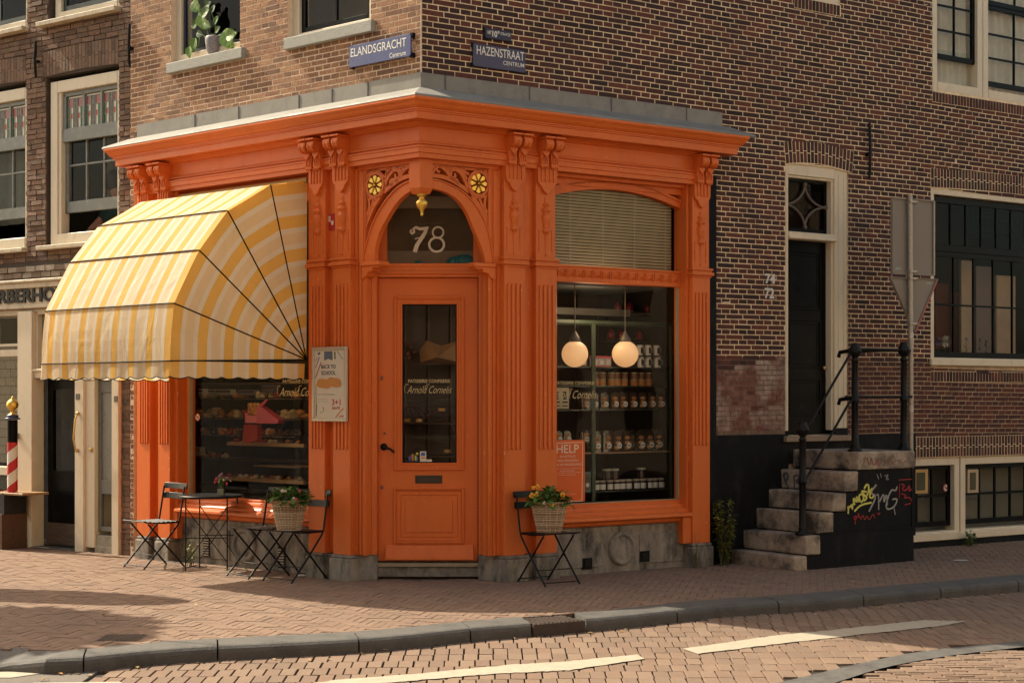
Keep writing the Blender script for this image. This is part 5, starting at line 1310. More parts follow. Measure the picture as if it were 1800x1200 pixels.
for pts, w, mi in (([(145, 300), (60, 530)], 9, 1), ([(120, 225), (60, 380)], 7, 2), ([(88, 225), (55, 290)], 6, 1), ([(475, 965), (360, 1100)], 12, 5), ([(385, 145), (465, 265)], 5, 2), ([(350, 155), (352, 258)], 18, 6), ([(68, 620), (70, 900)], 3, 0), ([(75, 905), (70, 1090)], 8, 0), ([(415, 1085), (480, 1075)], 9, 1), ([(125, 1040), (190, 1000)], 4, 3), ([(170, 950), (185, 985)], 8, 2), ([(95, 180), (130, 165)], 22, 2)):
    mb.stroke([sh_uv(*p) for p in pts], w/510*(b-a), PZ_-.002, PZ_+.001, mi)
part('poster_print', mb, [mat('ink_dark', (.05, .05, .06), .6), mat('ink_red', (.45, .02, .05), .6), mat('ink_slate', (.10, .13, .17), .6), mat('ink_grey', (.22, .21, .2), .6), mat('biscuit_print', (.55, .24, .06), .6, var=.2, scale=60), mat('ink_orange', (.6, .2, .05), .6), mat('ink_green', (.10, .16, .03), .6)], t, fixn=False)
# help poster inside the right window
t = thing('window_poster', 'orange HELP poster taped on the right show window above the flower basket', 'poster', R.w(1.5, -.12, .5))
pn_ = -.080; ORP = mat('orange_paper', (.66, .12, .015), .7, var=.03)
x0, x1 = R.uz(966, 800, pn_)[0], R.uz(1028, 800, pn_)[0]; z1, z0 = R.uz(1000, 773, pn_)[1], R.uz(1000, 884, pn_)[1]
mb = MB(R); mb.box(x0, x1, pn_-.004, pn_, z0+.012, z1); part('sheet', mb, ORP, t)
mb = MB(R)
def hp(cx, cy): return (x0+(x1-x0)*(cx-55)/572, z1-(z1-z0)*(cy-115)/1025)
def ht(s_, a0, b0, a1, b1, **k):
    p0, p1 = hp(a0, b0), hp(a1, b1); text_mb(mb, s_, p0[0], p1[0], p1[1], p0[1], pn_+.002, 0, **k)
ht('HELP', 165, 190, 525, 325, bold=.004); ht('BUURTHUIS', 222, 362, 470, 398); ht('ONS GENOEGEN', 178, 428, 520, 465); ht('VAN DE ONDERGANG', 118, 492, 568, 530)
ht('Buurthuis Ons Genoegen moet blijven. Help', 125, 568, 552, 588); ht('ons met uw steun', 220, 602, 455, 622); ht('Ga naar de pagina en lees hoe u kunt helpen', 115, 634, 560, 654); ht('en geef u vandaag op', 190, 668, 480, 688); ht('stichting', 375, 985, 480, 1000)
for p, q_ in (((60, 165), (592, 155)), ((592, 155), (578, 1110)), ((578, 1110), (300, 1112))): mb.stroke([hp(*p), hp(*q_)], .006, pn_, pn_+.002)
part('poster_print', mb, mat('poster_white', (.72, .62, .48), .6), t, fixn=False)
# ================================================================== BISTRO FURNITURE
def make_chair():
    t = thing('bistro_chair', '', 'chair')
    W = .19
    for s_ in (-1, 1):
        mb = MB()                                   # front foot, up and back into the back upright
        mb.tube([(W*s_, .235, .0), (W*s_, .215, .02), (W*s_, .0, .245), (W*s_, -.155, .42), (W*s_, -.175, .46), (W*s_, -.20, .60), (W*s_, -.235, .80)], .0095, 6)
        part('leg', mb, IRON, t)
        mb = MB(); w2 = W-.022
        mb.tube([(w2*s_, -.245, .0), (w2*s_, -.225, .02), (w2*s_, .0, .26), (w2*s_, .17, .445)], .0090, 6); mb.ball((W*s_-.005*s_, .0, .25), .013, 8, rings=5)
        part('leg', mb, IRON, t)
    mb = MB(); mb.tube([(-W, .225, .03), (W, .225, .03)], .005, 6); mb.tube([(-W+.02, -.232, .03), (W-.02, -.232, .03)], .005, 6); mb.tube([(-W, .12, .135), (W, .12, .135)], .004, 6)
    mb.tube([(-W, -.17, .45), (W, -.17, .45)], .006, 6); part('cross_bar', mb, IRON, t)
    mb = MB()
    for s_ in (-1, 1): mb.tube([(W*s_*.93, -.18, .448), (W*s_*.93, .0, .446), (W*s_*.93, .20, .462)], .008, 6)
    for i in range(8):
        y = -.165+i*.0525; dz = .012*max(0, (i-5))/2
        mb.box(-W-.012, W+.012, y, y+.036, .452+dz, .463+dz)
    part('seat', mb, IRON, t, bevel=.003)
    for z0, z1, y in ((.675, .735, -.222), (.775, .832, -.240)):
        mb = MB(); k = 8
        for i in range(k):
            a0, a1 = -1+2*i/k, -1+2*(i+1)/k; c0, c1 = -.022*(1-a0*a0), -.022*(1-a1*a1); e = W+.022
            vs = [(a0*e, y+c0, z0), (a1*e, y+c1, z0), (a1*e, y+c1-.01, z1), (a0*e, y+c0-.01, z1), (a0*e, y+c0-.012, z0), (a1*e, y+c1-.012, z0), (a1*e, y+c1-.022, z1), (a0*e, y+c0-.022, z1)]
            mb.addf(vs, [(0, 1, 2, 3), (5, 4, 7, 6), (3, 2, 6, 7), (1, 0, 4, 5)]+([(0, 3, 7, 4)] if i == 0 else [])+([(1, 5, 6, 2)] if i == k-1 else []))
        part('back_slat', mb, IRON, t, bevel=.002)
    return t
ch0 = make_chair()
def place(o, x, y, face, label, z=0):
    o.location = (x, y, z); o.rotation_euler = (0, 0, math.atan2(face[1], face[0])-math.pi/2); o['label'] = label; o['group'] = 'folding bistro chairs outside the shop'
place(ch0, -3.60, 16.02, (-.72, -.69), 'empty black folding chair at the left side of the small table')
c_ = copy_tree(ch0); place(c_, -2.42, 15.19, (-.75, -.66), 'black folding chair right of the table, half hidden behind the basket chair')
c_ = copy_tree(ch0); place(c_, -2.02, 14.86, (-.62, -.78), 'black folding chair carrying the pink-flowered basket left of the door')
c_ = copy_tree(ch0); place(c_, .33, 14.60, (.55, -.83), 'black folding chair carrying the yellow-flowered basket right of the door')
# table
tx, ty = -2.985, 15.80
t = thing('bistro_table', 'small round black metal table with a flower glass on it', 'table', (tx, ty, 0))
mb = MB(); mb.lathe((tx, ty, .722), [(.30, -.012), (.316, -.010), (.320, .0), (.316, .012), (.30, .014), (.001, .013)], 40); part('table_top', mb, IRON, t)
fx = [(-3.20, 15.62), (-2.80, 15.66), (-3.13, 15.96), (-2.76, 16.0)]
for x, y in fx:
    mb = MB(); mb.tube([(x, y, 0), (x, y, .715)], .007, 6); part('leg', mb, IRON, t)
mb = MB()
for a, b in ((0, 1), (2, 3)):
    A, C_ = fx[a], fx[b]
    mb.tube([(A[0], A[1], .08), (C_[0], C_[1], .62)], .005, 6); mb.tube([(A[0], A[1], .62), (C_[0], C_[1], .08)], .005, 6); mb.tube([(A[0], A[1], .32), (C_[0], C_[1], .32)], .005, 6)
for a, b in ((0, 2), (1, 3)): mb.tube([(fx[a][0], fx[a][1], .03), (fx[b][0], fx[b][1], .03)], .005, 6)
part('cross_brace', mb, IRON, t)
# vase
vx, vy = -2.86, 15.66
t = thing('flower_vase', 'square glass vase with pink and lilac flowers on the bistro table', 'vase', (vx, vy, .737))
VG = glass_mat('vase_glass', (.8, .82, .8), 2.5)
mb = MB(); mb.box(vx-.032, vx+.032, vy-.032, vy+.032, .738, .838); part('vase', mb, VG, t); mb = MB(); mb.box(vx-.028, vx+.028, vy-.028, vy+.028, .741, .80); part('water', mb, mat('cloudy_water', (.25, .25, .18), .2), t)
mb = MB(); fl2 = MB()
for i in range(16):
    d = Vector((rnd.uniform(-.6, .7), rnd.uniform(-.5, .5), 1)).normalized(); ln = rnd.uniform(.05, .13); e = Vector((vx, vy, .82))+d*ln
    mb.tube([(vx, vy, .76), tuple(Vector((vx, vy, .82))), tuple(e)], .002, 4)
    for _ in range(3): mb.leaf(tuple(e-d*rnd.uniform(.01, .05)), (rnd.uniform(-1, 1), rnd.uniform(-1, 1), rnd.uniform(0, .8)), .035, .012, 0, rnd.uniform(.5, 1))
part('foliage', mb, LEAF, t, fixn=False)
for (dx, dz, r_, mi) in ((-.045, .075, .020, 0), (-.052, .05, .018, 0), (.06, .035, .019, 0), (0, .12, .014, 1), (.012, .135, .012, 1), (-.015, .105, .012, 1), (.055, .09, .012, 1), (.07, .095, .010, 1), (.095, .06, .010, 2), (-.02, .05, .010, 2), (.03, .07, .012, 2)):
    for k in range(5): fl2.ball((vx+dx+rnd.uniform(-.4, .4)*r_, vy-.02+rnd.uniform(-.4, .4)*r_, .82+dz+rnd.uniform(-.4, .4)*r_), r_*.55, 6, mi, rings=4)
part('flower', fl2, [mat('pink_petal', (.55, .03, .08), .6), mat('lilac_petal', (.35, .26, .45), .6), mat('cream_petal', (.65, .6, .4), .6)], t)
# wicker baskets
def basket(x, y, zb, label, flowers, seed, rot):
    r2 = random.Random(seed)
    t = thing('flower_basket', label, 'flower basket', (x, y, zb), 'wicker baskets of flowers on chairs')
    mb = MB(); h = .275; rb_, rt = .105, .165; sy = .8; k = 26
    ca, sa = math.cos(rot), math.sin(rot)
    def bpnt(a_, f, o=0):
        r_ = rb_+(rt-rb_)*f+o; X_, Y_ = r_*math.cos(a_)*1.0, r_*math.sin(a_)*sy
        return (x+X_*ca-Y_*sa, y+X_*sa+Y_*ca, zb+.004+h*f)
    for i in range(k):
        a_ = 2*math.pi*i/k; mb.tube([bpnt(a_, 0), bpnt(a_, 1)], .0042, 5, rn=r2.random())
    rows = 17
    for j in range(rows):
        f = (j+.4)/rows; ph = j % 2
        pts = [bpnt(2*math.pi*i/(k*2), f, .0045*(1 if ((i//2+ph) % 2) else -1)*(1 if i % 2 == 0 else 0)) for i in range(k*2+1)]
        mb.tube(pts, .0062, 5, rn=r2.random(), caps=False)
    for tw in range(3):
        pts = [bpnt(2*math.pi*i/48, 1.0+.012*math.sin(i*1.3+tw*2.1), .008*math.cos(i*1.3+tw*2.1)) for i in range(49)]
        mb.tube(pts, .008, 5, rn=r2.random(), caps=False)
    part('basket', mb, WICK, t)
    mb = MB(); mb.lathe((x, y, zb), [(rb_-.008, .01), (rt-.015, h-.03), (.001, h-.02)], 20, sy=.85); part('soil', mb, SOIL, t)
    lf = MB(); fl = MB()
    for i in range(170):
        a_ = r2.uniform(0, 2*math.pi); rr = r2.uniform(0, 1)**.6*rt*1.05; bx_, by_ = x+rr*math.cos(a_), y+rr*math.sin(a_)*sy
        up_ = r2.uniform(.2, 1.2); d = Vector((math.cos(a_)*r2.uniform(.2, 1.3), math.sin(a_)*r2.uniform(.2, 1.3), up_-.35*(rr/rt)))
        zz = zb+h-.02+r2.uniform(0, .15)*(1-rr/rt*.5)
        lf.leaf((bx_, by_, zz), d, r2.uniform(.06, .105), r2.uniform(.04, .062), 0, min(1, max(0, r2.gauss(.45, .3))), bend=r2.uniform(.1, .7))
    for i in range(12):
        a_ = r2.uniform(0, 2*math.pi); rr = rt*.6; p0 = Vector((x+rr*.5*math.cos(a_), y+rr*.5*math.sin(a_), zb+h-.02)); p1 = p0+Vector((math.cos(a_)*.09, math.sin(a_)*.08, r2.uniform(.03, .12)))
        lf.tube([tuple(p0), tuple((p0+p1)/2+Vector((0, 0, .03))), tuple(p1)], .0025, 4, rn=.4)
    part('foliage', lf, LEAF, t, fixn=False)
    for (dx, dy, dz, r_, mi) in flowers:
        c = Vector((x+dx, y+dy, zb+h+dz))
        fl = MB(); r_ *= 1.25
        for q_ in range(5):
            a_ = q_*2*math.pi/5+r2.random(); fl.ball((c.x+r_*.7*math.cos(a_), c.y-.004, c.z+r_*.7*math.sin(a_)), r_*.62, 7, mi, rings=4, sy=.5)
        fl.ball((c.x, c.y-r_*.45, c.z), r_*.42, 6, 2 if mi != 2 else 1, rings=4)
        part('flower', fl, [mat('yellow_petal', (.75, .38, .02), .6), MATS['pink_petal'], mat('orange_eye', (.6, .10, .01), .6), mat('pale_petal', (.7, .62, .5), .6)], t)
basket(-2.07, 14.80, .463, 'wicker basket with glossy green leaves and a few pink flowers, left of the door', [(.08, -.14, .02, .013, 1), (.06, -.14, .03, .010, 3), (-.05, -.10, .10, .010, 3), (-.02, -.1, .1, .009, 3), (.11, -.1, .10, .009, 1)], 3, .2)
basket(.34, 14.56, .463, 'wicker basket with yellow and orange pansies, right of the door', [(-.16, -.08, .07, .017, 0), (-.12, -.1, .085, .015, 0), (-.11, -.06, .15, .015, 0), (-.145, -.07, .14, .012, 0), (.12, -.06, .075, .016, 0), (.02, -.15, -.01, .015, 0), (.15, -.03, .03, .012, 0), (-.05, -.15, .01, .010, 3)], 5, -.1)
# ================================================================== STAIRS WITH RAILING
sp_ = .93                                          # outward depth
def su_(px, p=sp_): return R.uz(px, 900, p)[0]
stairs = thing('stone_stairs', 'worn grey stone steps with graffiti on their black side, before the dark house door', 'stairs', R.w(4.4, .4, 0))
tops = [R.uz(1394, 979, sp_)[1], R.uz(1417, 941, sp_)[1], R.uz(1441, 902, sp_)[1], R.uz(1462, 867, sp_)[1], R.uz(1485, 829, sp_)[1], R.uz(1506, 793.5, sp_)[1]]
us_ = [su_(x) for x in (1395, 1417, 1440.5, 1462.5, 1485, 1506.5)]
uend = [su_(x) for x in (1418, 1440.5, 1463.5, 1485, 1508, 1607)]
ul_ = us_[0]
zprev = -.10
for i in range(6):
    mb = MB(R); zt = tops[i]; zb_ = zprev+.006 if i else -.12
    ue = uend[i] if i < 5 else uend[5]
    mb.box(us_[i], max(ue, us_[i]+.2), .01, sp_+(.012 if i == 5 else 0)+(i % 2)*.004, zb_ if i < 5 else R.uz(1506, 826, sp_)[1], zt, jit=.006)
    zprev = zt
    if i < 5: mb.box(us_[i]+.16, uend[5]-.04, .03, sp_-.05, (tops[i-1] if i else 0)-.02 , zt-.012)
    part('step' if i < 5 else 'landing', mb, STEPST, stairs, bevel=.016, bseg=2)
mb = MB(R)
zl_ = R.uz(1506, 826, sp_)[1]
pts = [(us_[1]-.0, -.13), (uend[5]-.012, -.13), (uend[5]-.012, zl_-.002), (us_[5]+.02, zl_-.002)]
st_pts = [(uend[5]-.012, -.13), (uend[5]-.012, zl_)]
for i in (5, 4, 3, 2, 1): st_pts += [(uend[i-1]-.004 if i-1 < 5 else us_[i], zl_ if i == 5 else tops[i]-.0), (uend[i-1]-.004, tops[i-1])]
st_pts = [(uend[5]-.012, -.13), (uend[5]-.012, zl_)]
lv = zl_
for i in range(4, -1, -1):
    st_pts.append((uend[i]-.005, lv)); lv = tops[i-1] if i else -.13
    st_pts.append((uend[i]-.005, lv))
mb.prism(st_pts, sp_-.5, sp_-.012)
part('side_wall', mb, BLACKM, stairs)
mb = MB(R); z_ = R.uz(1560, 928, sp_)[1]; mb.box(uend[1]+.012, uend[5]-.012, sp_-.2, sp_+.004, -.13, z_); mb.box(uend[0]+.012, uend[1]+.012, sp_-.2, sp_+.003, -.13, tops[0]-.002); mb.box(uend[1]+.012, uend[5]-.012, sp_-.2, sp_+.010, z_-.012, z_); mb.box(uend[5]-.03, uend[5]-.004, sp_-.3, sp_-.004, -.13, zl_); part('side_plinth', mb, BLACKM, stairs)
# graffiti
GY, GG, GRd, GBl = mat('yellow_marker', (.62, .58, .12), .6), mat('silver_marker', (.30, .28, .26), .5), mat('red_marker', (.30, .008, .012), .6), mat('blue_marker', (.02, .05, .08), .6)
mb = MB(R); n_ = sp_-.009
def gf(pts, w, mi, n=None, k=2):
    nn_ = n_ if n is None else n; q_ = [R.uz(x, y, nn_) for x, y in smooth(pts, k)]; mb.stroke(q_, w, nn_-.003, nn_+.002, mi)
c3 = lambda x, y: (1240+x/3.53, 700+y/3.53)
def G(pts, w, mi, n=None): gf([c3(*p) for p in pts], w, mi, n)
G([(885, 715), (890, 660), (880, 690), (915, 650), (905, 680)], .016, 0); G([(912, 690), (915, 650)], .014, 0)
G([(925, 660), (915, 610), (945, 650), (935, 600), (955, 640)], .022, 0); G([(960, 640), (950, 600), (975, 590), (985, 625), (965, 645)], .020, 0); G([(1000, 580), (965, 570), (985, 600), (1005, 615), (985, 635)], .020, 0)
G([(985, 560), (1000, 530), (1015, 540), (1010, 590), (1000, 600)], .020, 0); G([(1010, 590), (1040, 550), (1030, 580), (1015, 610), (1035, 620), (1045, 600)], .018, 0); G([(925, 700), (960, 660), (1030, 645)], .018, 0)
G([(1060, 535), (1020, 590), (1065, 600), (1015, 700)], .018, 1); G([(1060, 600), (1075, 590), (1075, 690)], .015, 1); G([(1080, 640), (1110, 580), (1105, 660), (1125, 580), (1128, 660)], .016, 1); G([(1190, 545), (1180, 575), (1150, 560), (1110, 690), (1170, 680), (1195, 620), (1160, 625)], .016, 1); G([(1170, 680), (1178, 720)], .010, 1)
G([(1065, 470), (1075, 500)], .006, 1); G([(1085, 465), (1092, 490)], .006, 1); G([(1110, 480), (1140, 470), (1115, 500), (1140, 505), (1120, 480)], .006, 1)
G([(930, 780), (925, 720), (950, 745), (945, 700), (965, 760), (975, 715), (990, 760), (1000, 720), (1015, 760), (1040, 710), (1050, 740)], .010, 2); G([(920, 740), (930, 725), (938, 745), (928, 755), (918, 738)], .008, 2); G([(1065, 710), (1075, 725), (1085, 705), (1072, 715)], .008, 2)
G([(1200, 505), (1280, 500)], .010, 2); G([(1205, 530), (1202, 620)], .008, 2); G([(1215, 530), (1240, 540), (1215, 560), (1245, 575), (1270, 530), (1260, 580), (1280, 560)], .014, 2); G([(1215, 590), (1250, 600), (1225, 620), (1270, 610), (1280, 640)], .012, 2); G([(1235, 660), (1275, 650)], .010, 2)
nl = sp_+.0145
G([(980, 410), (1000, 350), (1020, 430), (1030, 350), (1040, 430), (1080, 360), (1060, 430), (1100, 380)], .009, 3, nl); G([(1130, 420), (1150, 350), (1160, 420), (1180, 370), (1230, 410), (1270, 350)], .006, 3, nl)
# PB tag on the fifth riser, which faces up the street
part('graffiti', mb, [GY, GG, GRd, mat('faint_red_marker', (.22, .05, .035), .7)], stairs, fixn=False)
mb = MB(); us5 = us_[4]-.0085
def riser(px, py):                                  # point on the riser plane u = us5
    k = (px-900)/FPX; o = R.w(us5, 0, 0); p = (k*o[1]-o[0])/(R.n[0]-k*R.n[1]); Y = o[1]+p*R.n[1]; return (us5, p, EYE+(HOR-py)/FPX*Y)
def rs_(pts):
    q_ = [R.w(*riser(*c3(*p))) for p in smooth(pts, 2)]; mb.tube(q_, .007, 5, world=True)
rs_([(515, 555), (490, 500), (485, 460), (510, 460), (515, 490), (500, 505)]); rs_([(548, 480), (552, 560)]); rs_([(550, 480), (575, 470), (580, 500), (555, 515), (585, 530), (580, 555)])
part('graffiti', mb, GBl, stairs)
# railing
rail = thing('stair_railing', 'black cast-iron railing with knobbed posts and sloping handrails on the stone steps', 'railing', R.w(us_[1]+.1, sp_-.1, tops[1]))
pr = sp_-.10
def post(px, ytop, ybase, parent, zb_=None):
    u, zt = R.uz(px, ytop, pr); zb2 = R.uz(px, ybase, pr)[1] if zb_ is None else zb_
    mb = MB(R); h = zt-zb2
    mb.lathe((u, pr, zb2), [(.075, .0), (.078, .012), (.05, .03), (.04, .05), (.046, .06), (.036, .075), (.034, h*.45), (.044, h*.46), (.044, h*.475), (.034, h*.485), (.030, h-.20), (.040, h-.19), (.040, h-.18), (.028, h-.165), (.03, h-.15), (.058, h-.12), (.064, h-.09), (.060, h-.06), (.040, h-.035), (.045, h-.02), (.040, h-.006), (.01, h)], 16)
    for i in range(8): a_ = i*math.pi/4; mb.tube([(u+.032*math.cos(a_), pr+.032*math.sin(a_), zb2+.09), (u+.028*math.cos(a_), pr+.028*math.sin(a_), zb2+h-.21)], .005, 5)
    for i in range(8): a_ = i*math.pi/4; mb.ball((u+.062*math.cos(a_), pr+.062*math.sin(a_), zt-.09), .013, 6, rings=4)
    part('post', mb, IRON, parent); return u, zt, zb2
pA = post(1411, 740, 939, rail, tops[1]); pB = post(1503, 602, 791, rail, tops[5]); pC = post(1589, 601, 786, rail, tops[5])
mb = MB(R)
zA, zB_ = R.uz(1411, 755, pr)[1], R.uz(1503, 613, pr)[1]
mb.tube([(pA[0], pr, zA), (pA[0]+.10, pr, zA+.06), (pB[0]-.10, pr, zB_-.09), (pB[0], pr, zB_)], .013, 8)
zA2, zB2_ = R.uz(1411, 843, pr)[1], R.uz(1503, 697, pr)[1]
mb.tube([(pA[0]-.05, pr, zA2), (pA[0]+.03, pr, zA2), (pA[0]+.10, pr, zA2+.07), (pB[0]-.10, pr, zB2_-.08), (pB[0], pr, zB2_)], .013, 8)
mb.tube([(pB[0], pr, zB_), (pC[0], pr, zB_)], .016, 8); mb.tube([(pB[0], pr, zB2_), (pC[0]+.12, pr, zB2_)], .013, 8)
for z_ in (zB_, zB2_): mb.tube([(pB[0]-.01, pr, z_-.01), (pB[0]-.01, pr-.20, z_-.03), (pB[0]-.01, pr-.22, z_-.08)], .02, 8)
for z_ in (zB_, zB2_): mb.tube([(pC[0], pr, z_), (pC[0], .0, z_)], .014, 8)
part('handrail', mb, IRON, rail)
# ================================================================== TRAFFIC SIGN (seen from behind)
sgp = .80; su0, _ = R.uz(1601, 700, sgp); sx_, sy_, _ = R.w(su0+.08, sgp+.0, 0)
u_s = R.uz(1601, 700, sgp)[0]
sign = thing('traffic_sign', 'rectangular and triangular road signs seen from behind on a galvanised post', 'traffic sign', R.w(u_s, sgp, 0))
mb = MB(R); zt = R.uz(1597, 342, sgp)[1]; mb.tube([(u_s, sgp, -.05), (u_s-.0, sgp, 2.0), (u_s-.012, sgp, zt)], .027, 12)
mb.tube([(u_s-.0, sgp, R.uz(1600, 692, sgp)[1]), (u_s, sgp, R.uz(1600, 708, sgp)[1])], .031, 12)
part('post', mb, GALV, sign)
# the plates face away, turned about the post; local frame perpendicular to the line of sight but yawed
SF_ = Frame(R.w(u_s, sgp+.0, 0)[:2], 28, 1)
def sg(px, py, p=-.035): return SF_.uz(px, py, p)
mb = MB(SF_); a = sg(1567.5, 352); b = sg(1640, 347); zt_, zb_ = sg(1600, 350.5)[1], sg(1600, 482)[1]
mb.box(a[0], b[0], -.045, -.035, zb_, zt_, 0)
for (p, q_) in (((a[0], zt_), (b[0], zt_)), ((a[0], zb_), (b[0], zb_))): mb.box(p[0], q_[0], -.052, -.018, p[1]-.008, p[1]+.008, 0)
mb.box(a[0]-.004, a[0]+.012, -.052, -.018, zb_, zt_, 0); mb.box(b[0]-.012, b[0]+.004, -.052, -.018, zb_, zt_, 0)
mb.box(b[0]+.004, b[0]+.012, -.056, -.016, zb_, zt_, 1)
mb.box(a[0]+.05, a[0]+.12, -.035, -.033, zb_+.04, zb_+.065, 2)
part('rectangular_plate', mb, [SIGNB, mat('sign_edge_white', (.62, .55, .42), .5), mat('pale_label', (.25, .30, .30), .5)], sign, bevel=.002)
mb = MB(SF_); A, B_, C_ = sg(1564, 492), sg(1646, 486), sg(1607, 583)
zz = (A[1]+B_[1])/2; tri = [(A[0], zz), (B_[0], zz), (C_[0], C_[1])]
mb.prism([(A[0], zz), (C_[0], C_[1]), (B_[0], zz)], -.045, -.035, 0)
mb.stroke(tri, .016, -.052, -.018, 0, closed=True)
mb.stroke([(B_[0]+.009, zz), (C_[0]+.009, C_[1]-.004)], .014, -.058, -.02, 1)
mb.box(B_[0]-.14, B_[0]-.07, -.035, -.033, zz-.055, zz-.035, 2)
part('triangular_plate', mb, [SIGNB, mat('sign_red_rim', (.40, .01, .015), .4), MATS['pale_label']], sign)
mb = MB(SF_)
for py in (356, 478, 490, 569):
    z_ = sg(1600, py)[1]; mb.box(-.036, .075, -.034, .034, z_-.012, z_+.012)
    mb.ball((.062, .034, z_), .008, 6, rings=4)
part('clamp', mb, GALV, sign, bevel=.002)
mb = MB(R); z_ = R.uz(1600, 589, sgp)[1]; mb.lathe((u_s-.0, sgp, z_-.03), [(.0285, 0), (.0285, .06)], 12, a0=math.pi*.15, a1=math.pi*.85); z_ = R.uz(1600, 718, sgp)[1]; mb.lathe((u_s, sgp, z_-.035), [(.0285, 0), (.0285, .07)], 12, a0=math.pi*.2, a1=math.pi*.95); z_ = R.uz(1600, 608, sgp)[1]; mb.lathe((u_s, sgp, z_-.02), [(.0285, 0), (.0285, .03)], 12, a0=math.pi*.2, a1=math.pi*.6)
part('sticker', mb, mat('peeling_sticker', (.5, .47, .42), .6, var=.2), sign)
# ================================================================== LEFT NEIGHBOUR (dark brick, barber below)
nb_ = thing('row_house', 'weathered dark brick house with stained glass windows above a cream barber shopfront', 'building', (B.o[0]-2, B.o[1]+2, 0))
def bq(x0, y0, x1, y1, p=0): a = B.uz(x0, y0, p); b = B.uz(x1, y1, p); return (*sorted((a[0], b[0])), *sorted((a[1], b[1])))
BW1 = (B.uz(208.5, 200)[0], B.uz(80, 200)[0], B.uz(150, 427)[1], B.uz(150, 124)[1])
BW2 = (B.uz(46, 200)[0], B.uz(-75, 200)[0], BW1[2], BW1[3])
BU1 = (B.uz(209, 20)[0], B.uz(84, 20)[0], B.uz(150, 26)[1], 7.2)
BU2 = (B.uz(47, 20)[0], B.uz(-75, 20)[0], BU1[2]-.0, 7.2)
FT = B.uz(50, 468)[1]                              # top of the barber front
BL = 7.0
hB = [BW1, BW2, BU1, BU2, (B.uz(213, 700)[0], BL+1, -1, FT)]
wb_ = MB(B)
for a, b, c, d in cells(0.0, BL, -.1, 10.5, hB): wb_.box(a, b, -.30, -.012, c, d, 0)
LH = .30; la1 = (BW1[0]-.0, BW1[1]+.04, BW1[3], BW1[3]+LH); la2 = (BW2[0]-.0, BW2[1]+.04, BW2[3], BW2[3]+LH)
bricks(wb_, .004, BL, .0, 7.35, hB+[la1, la2], Lb=.20, H=.058, j=.010, n0=-.014, n1=-.001, jit=.0040, dn=.0040, cross=False)
for la in (la1, la2): soldier(wb_, la[0], la[1], la[2]+.005, la[2]+.005, LH-.015, H=.055, arch=.02, splay=.0, n0=-.014, n1=.001, j=.011)
for h in hB[:4]: 
    wb_.box(h[0]-.001, h[0]-.03, -.26, -.013, h[2], h[3], 0); wb_.box(h[1]+.001, h[1]+.03, -.26, -.013, h[2], h[3], 0)
part('brick_wall', wb_, [MORT_B, BRK_B], nb_)
mb = MB(); f_ = [B.w(.0, -.31, 0)[:2], (-2.5, 24), (-9, 26), B.w(BL, -.31, 0)[:2]]
for a, b in zip(f_, f_[1:]): mb.addf([(a[0], a[1], -.1), (b[0], b[1], -.1), (b[0], b[1], 10.5), (a[0], a[1], 10.5)], [(0, 1, 2, 3)])
mb.addf([(x, y, 10.5) for x, y in f_], [(0, 1, 2, 3)]); mb.addf([(x, y, 3.1) for x, y in f_], [(0, 1, 2, 3)]); part('rear_wall', mb, DARK, nb_, fixn=False)
# small ledge course above the barber front
mb = MB(B)
zf_ = B.uz(50, 489)[1]
mb.box(.0, 6.9, -.1, -.01, zf_-.02, FT, 0, .1)
for r_ in range(2):
    for i in range(44):
        a = .14+i*.17+r_*.08; mb.box(a, a+.160, -.02, .012+r_*.015+rnd.uniform(0, .010), zf_+.004+r_*(FT-zf_)/2, zf_+(r_+1)*(FT-zf_)/2-.006, 0, rnd.random(), .004)
part('brick_ledge', mb, [ramp_mat('limewashed_brick', [(.20, .14, .10), (.32, .26, .2), (.42, .36, .29)], bump=.01)], nb_)
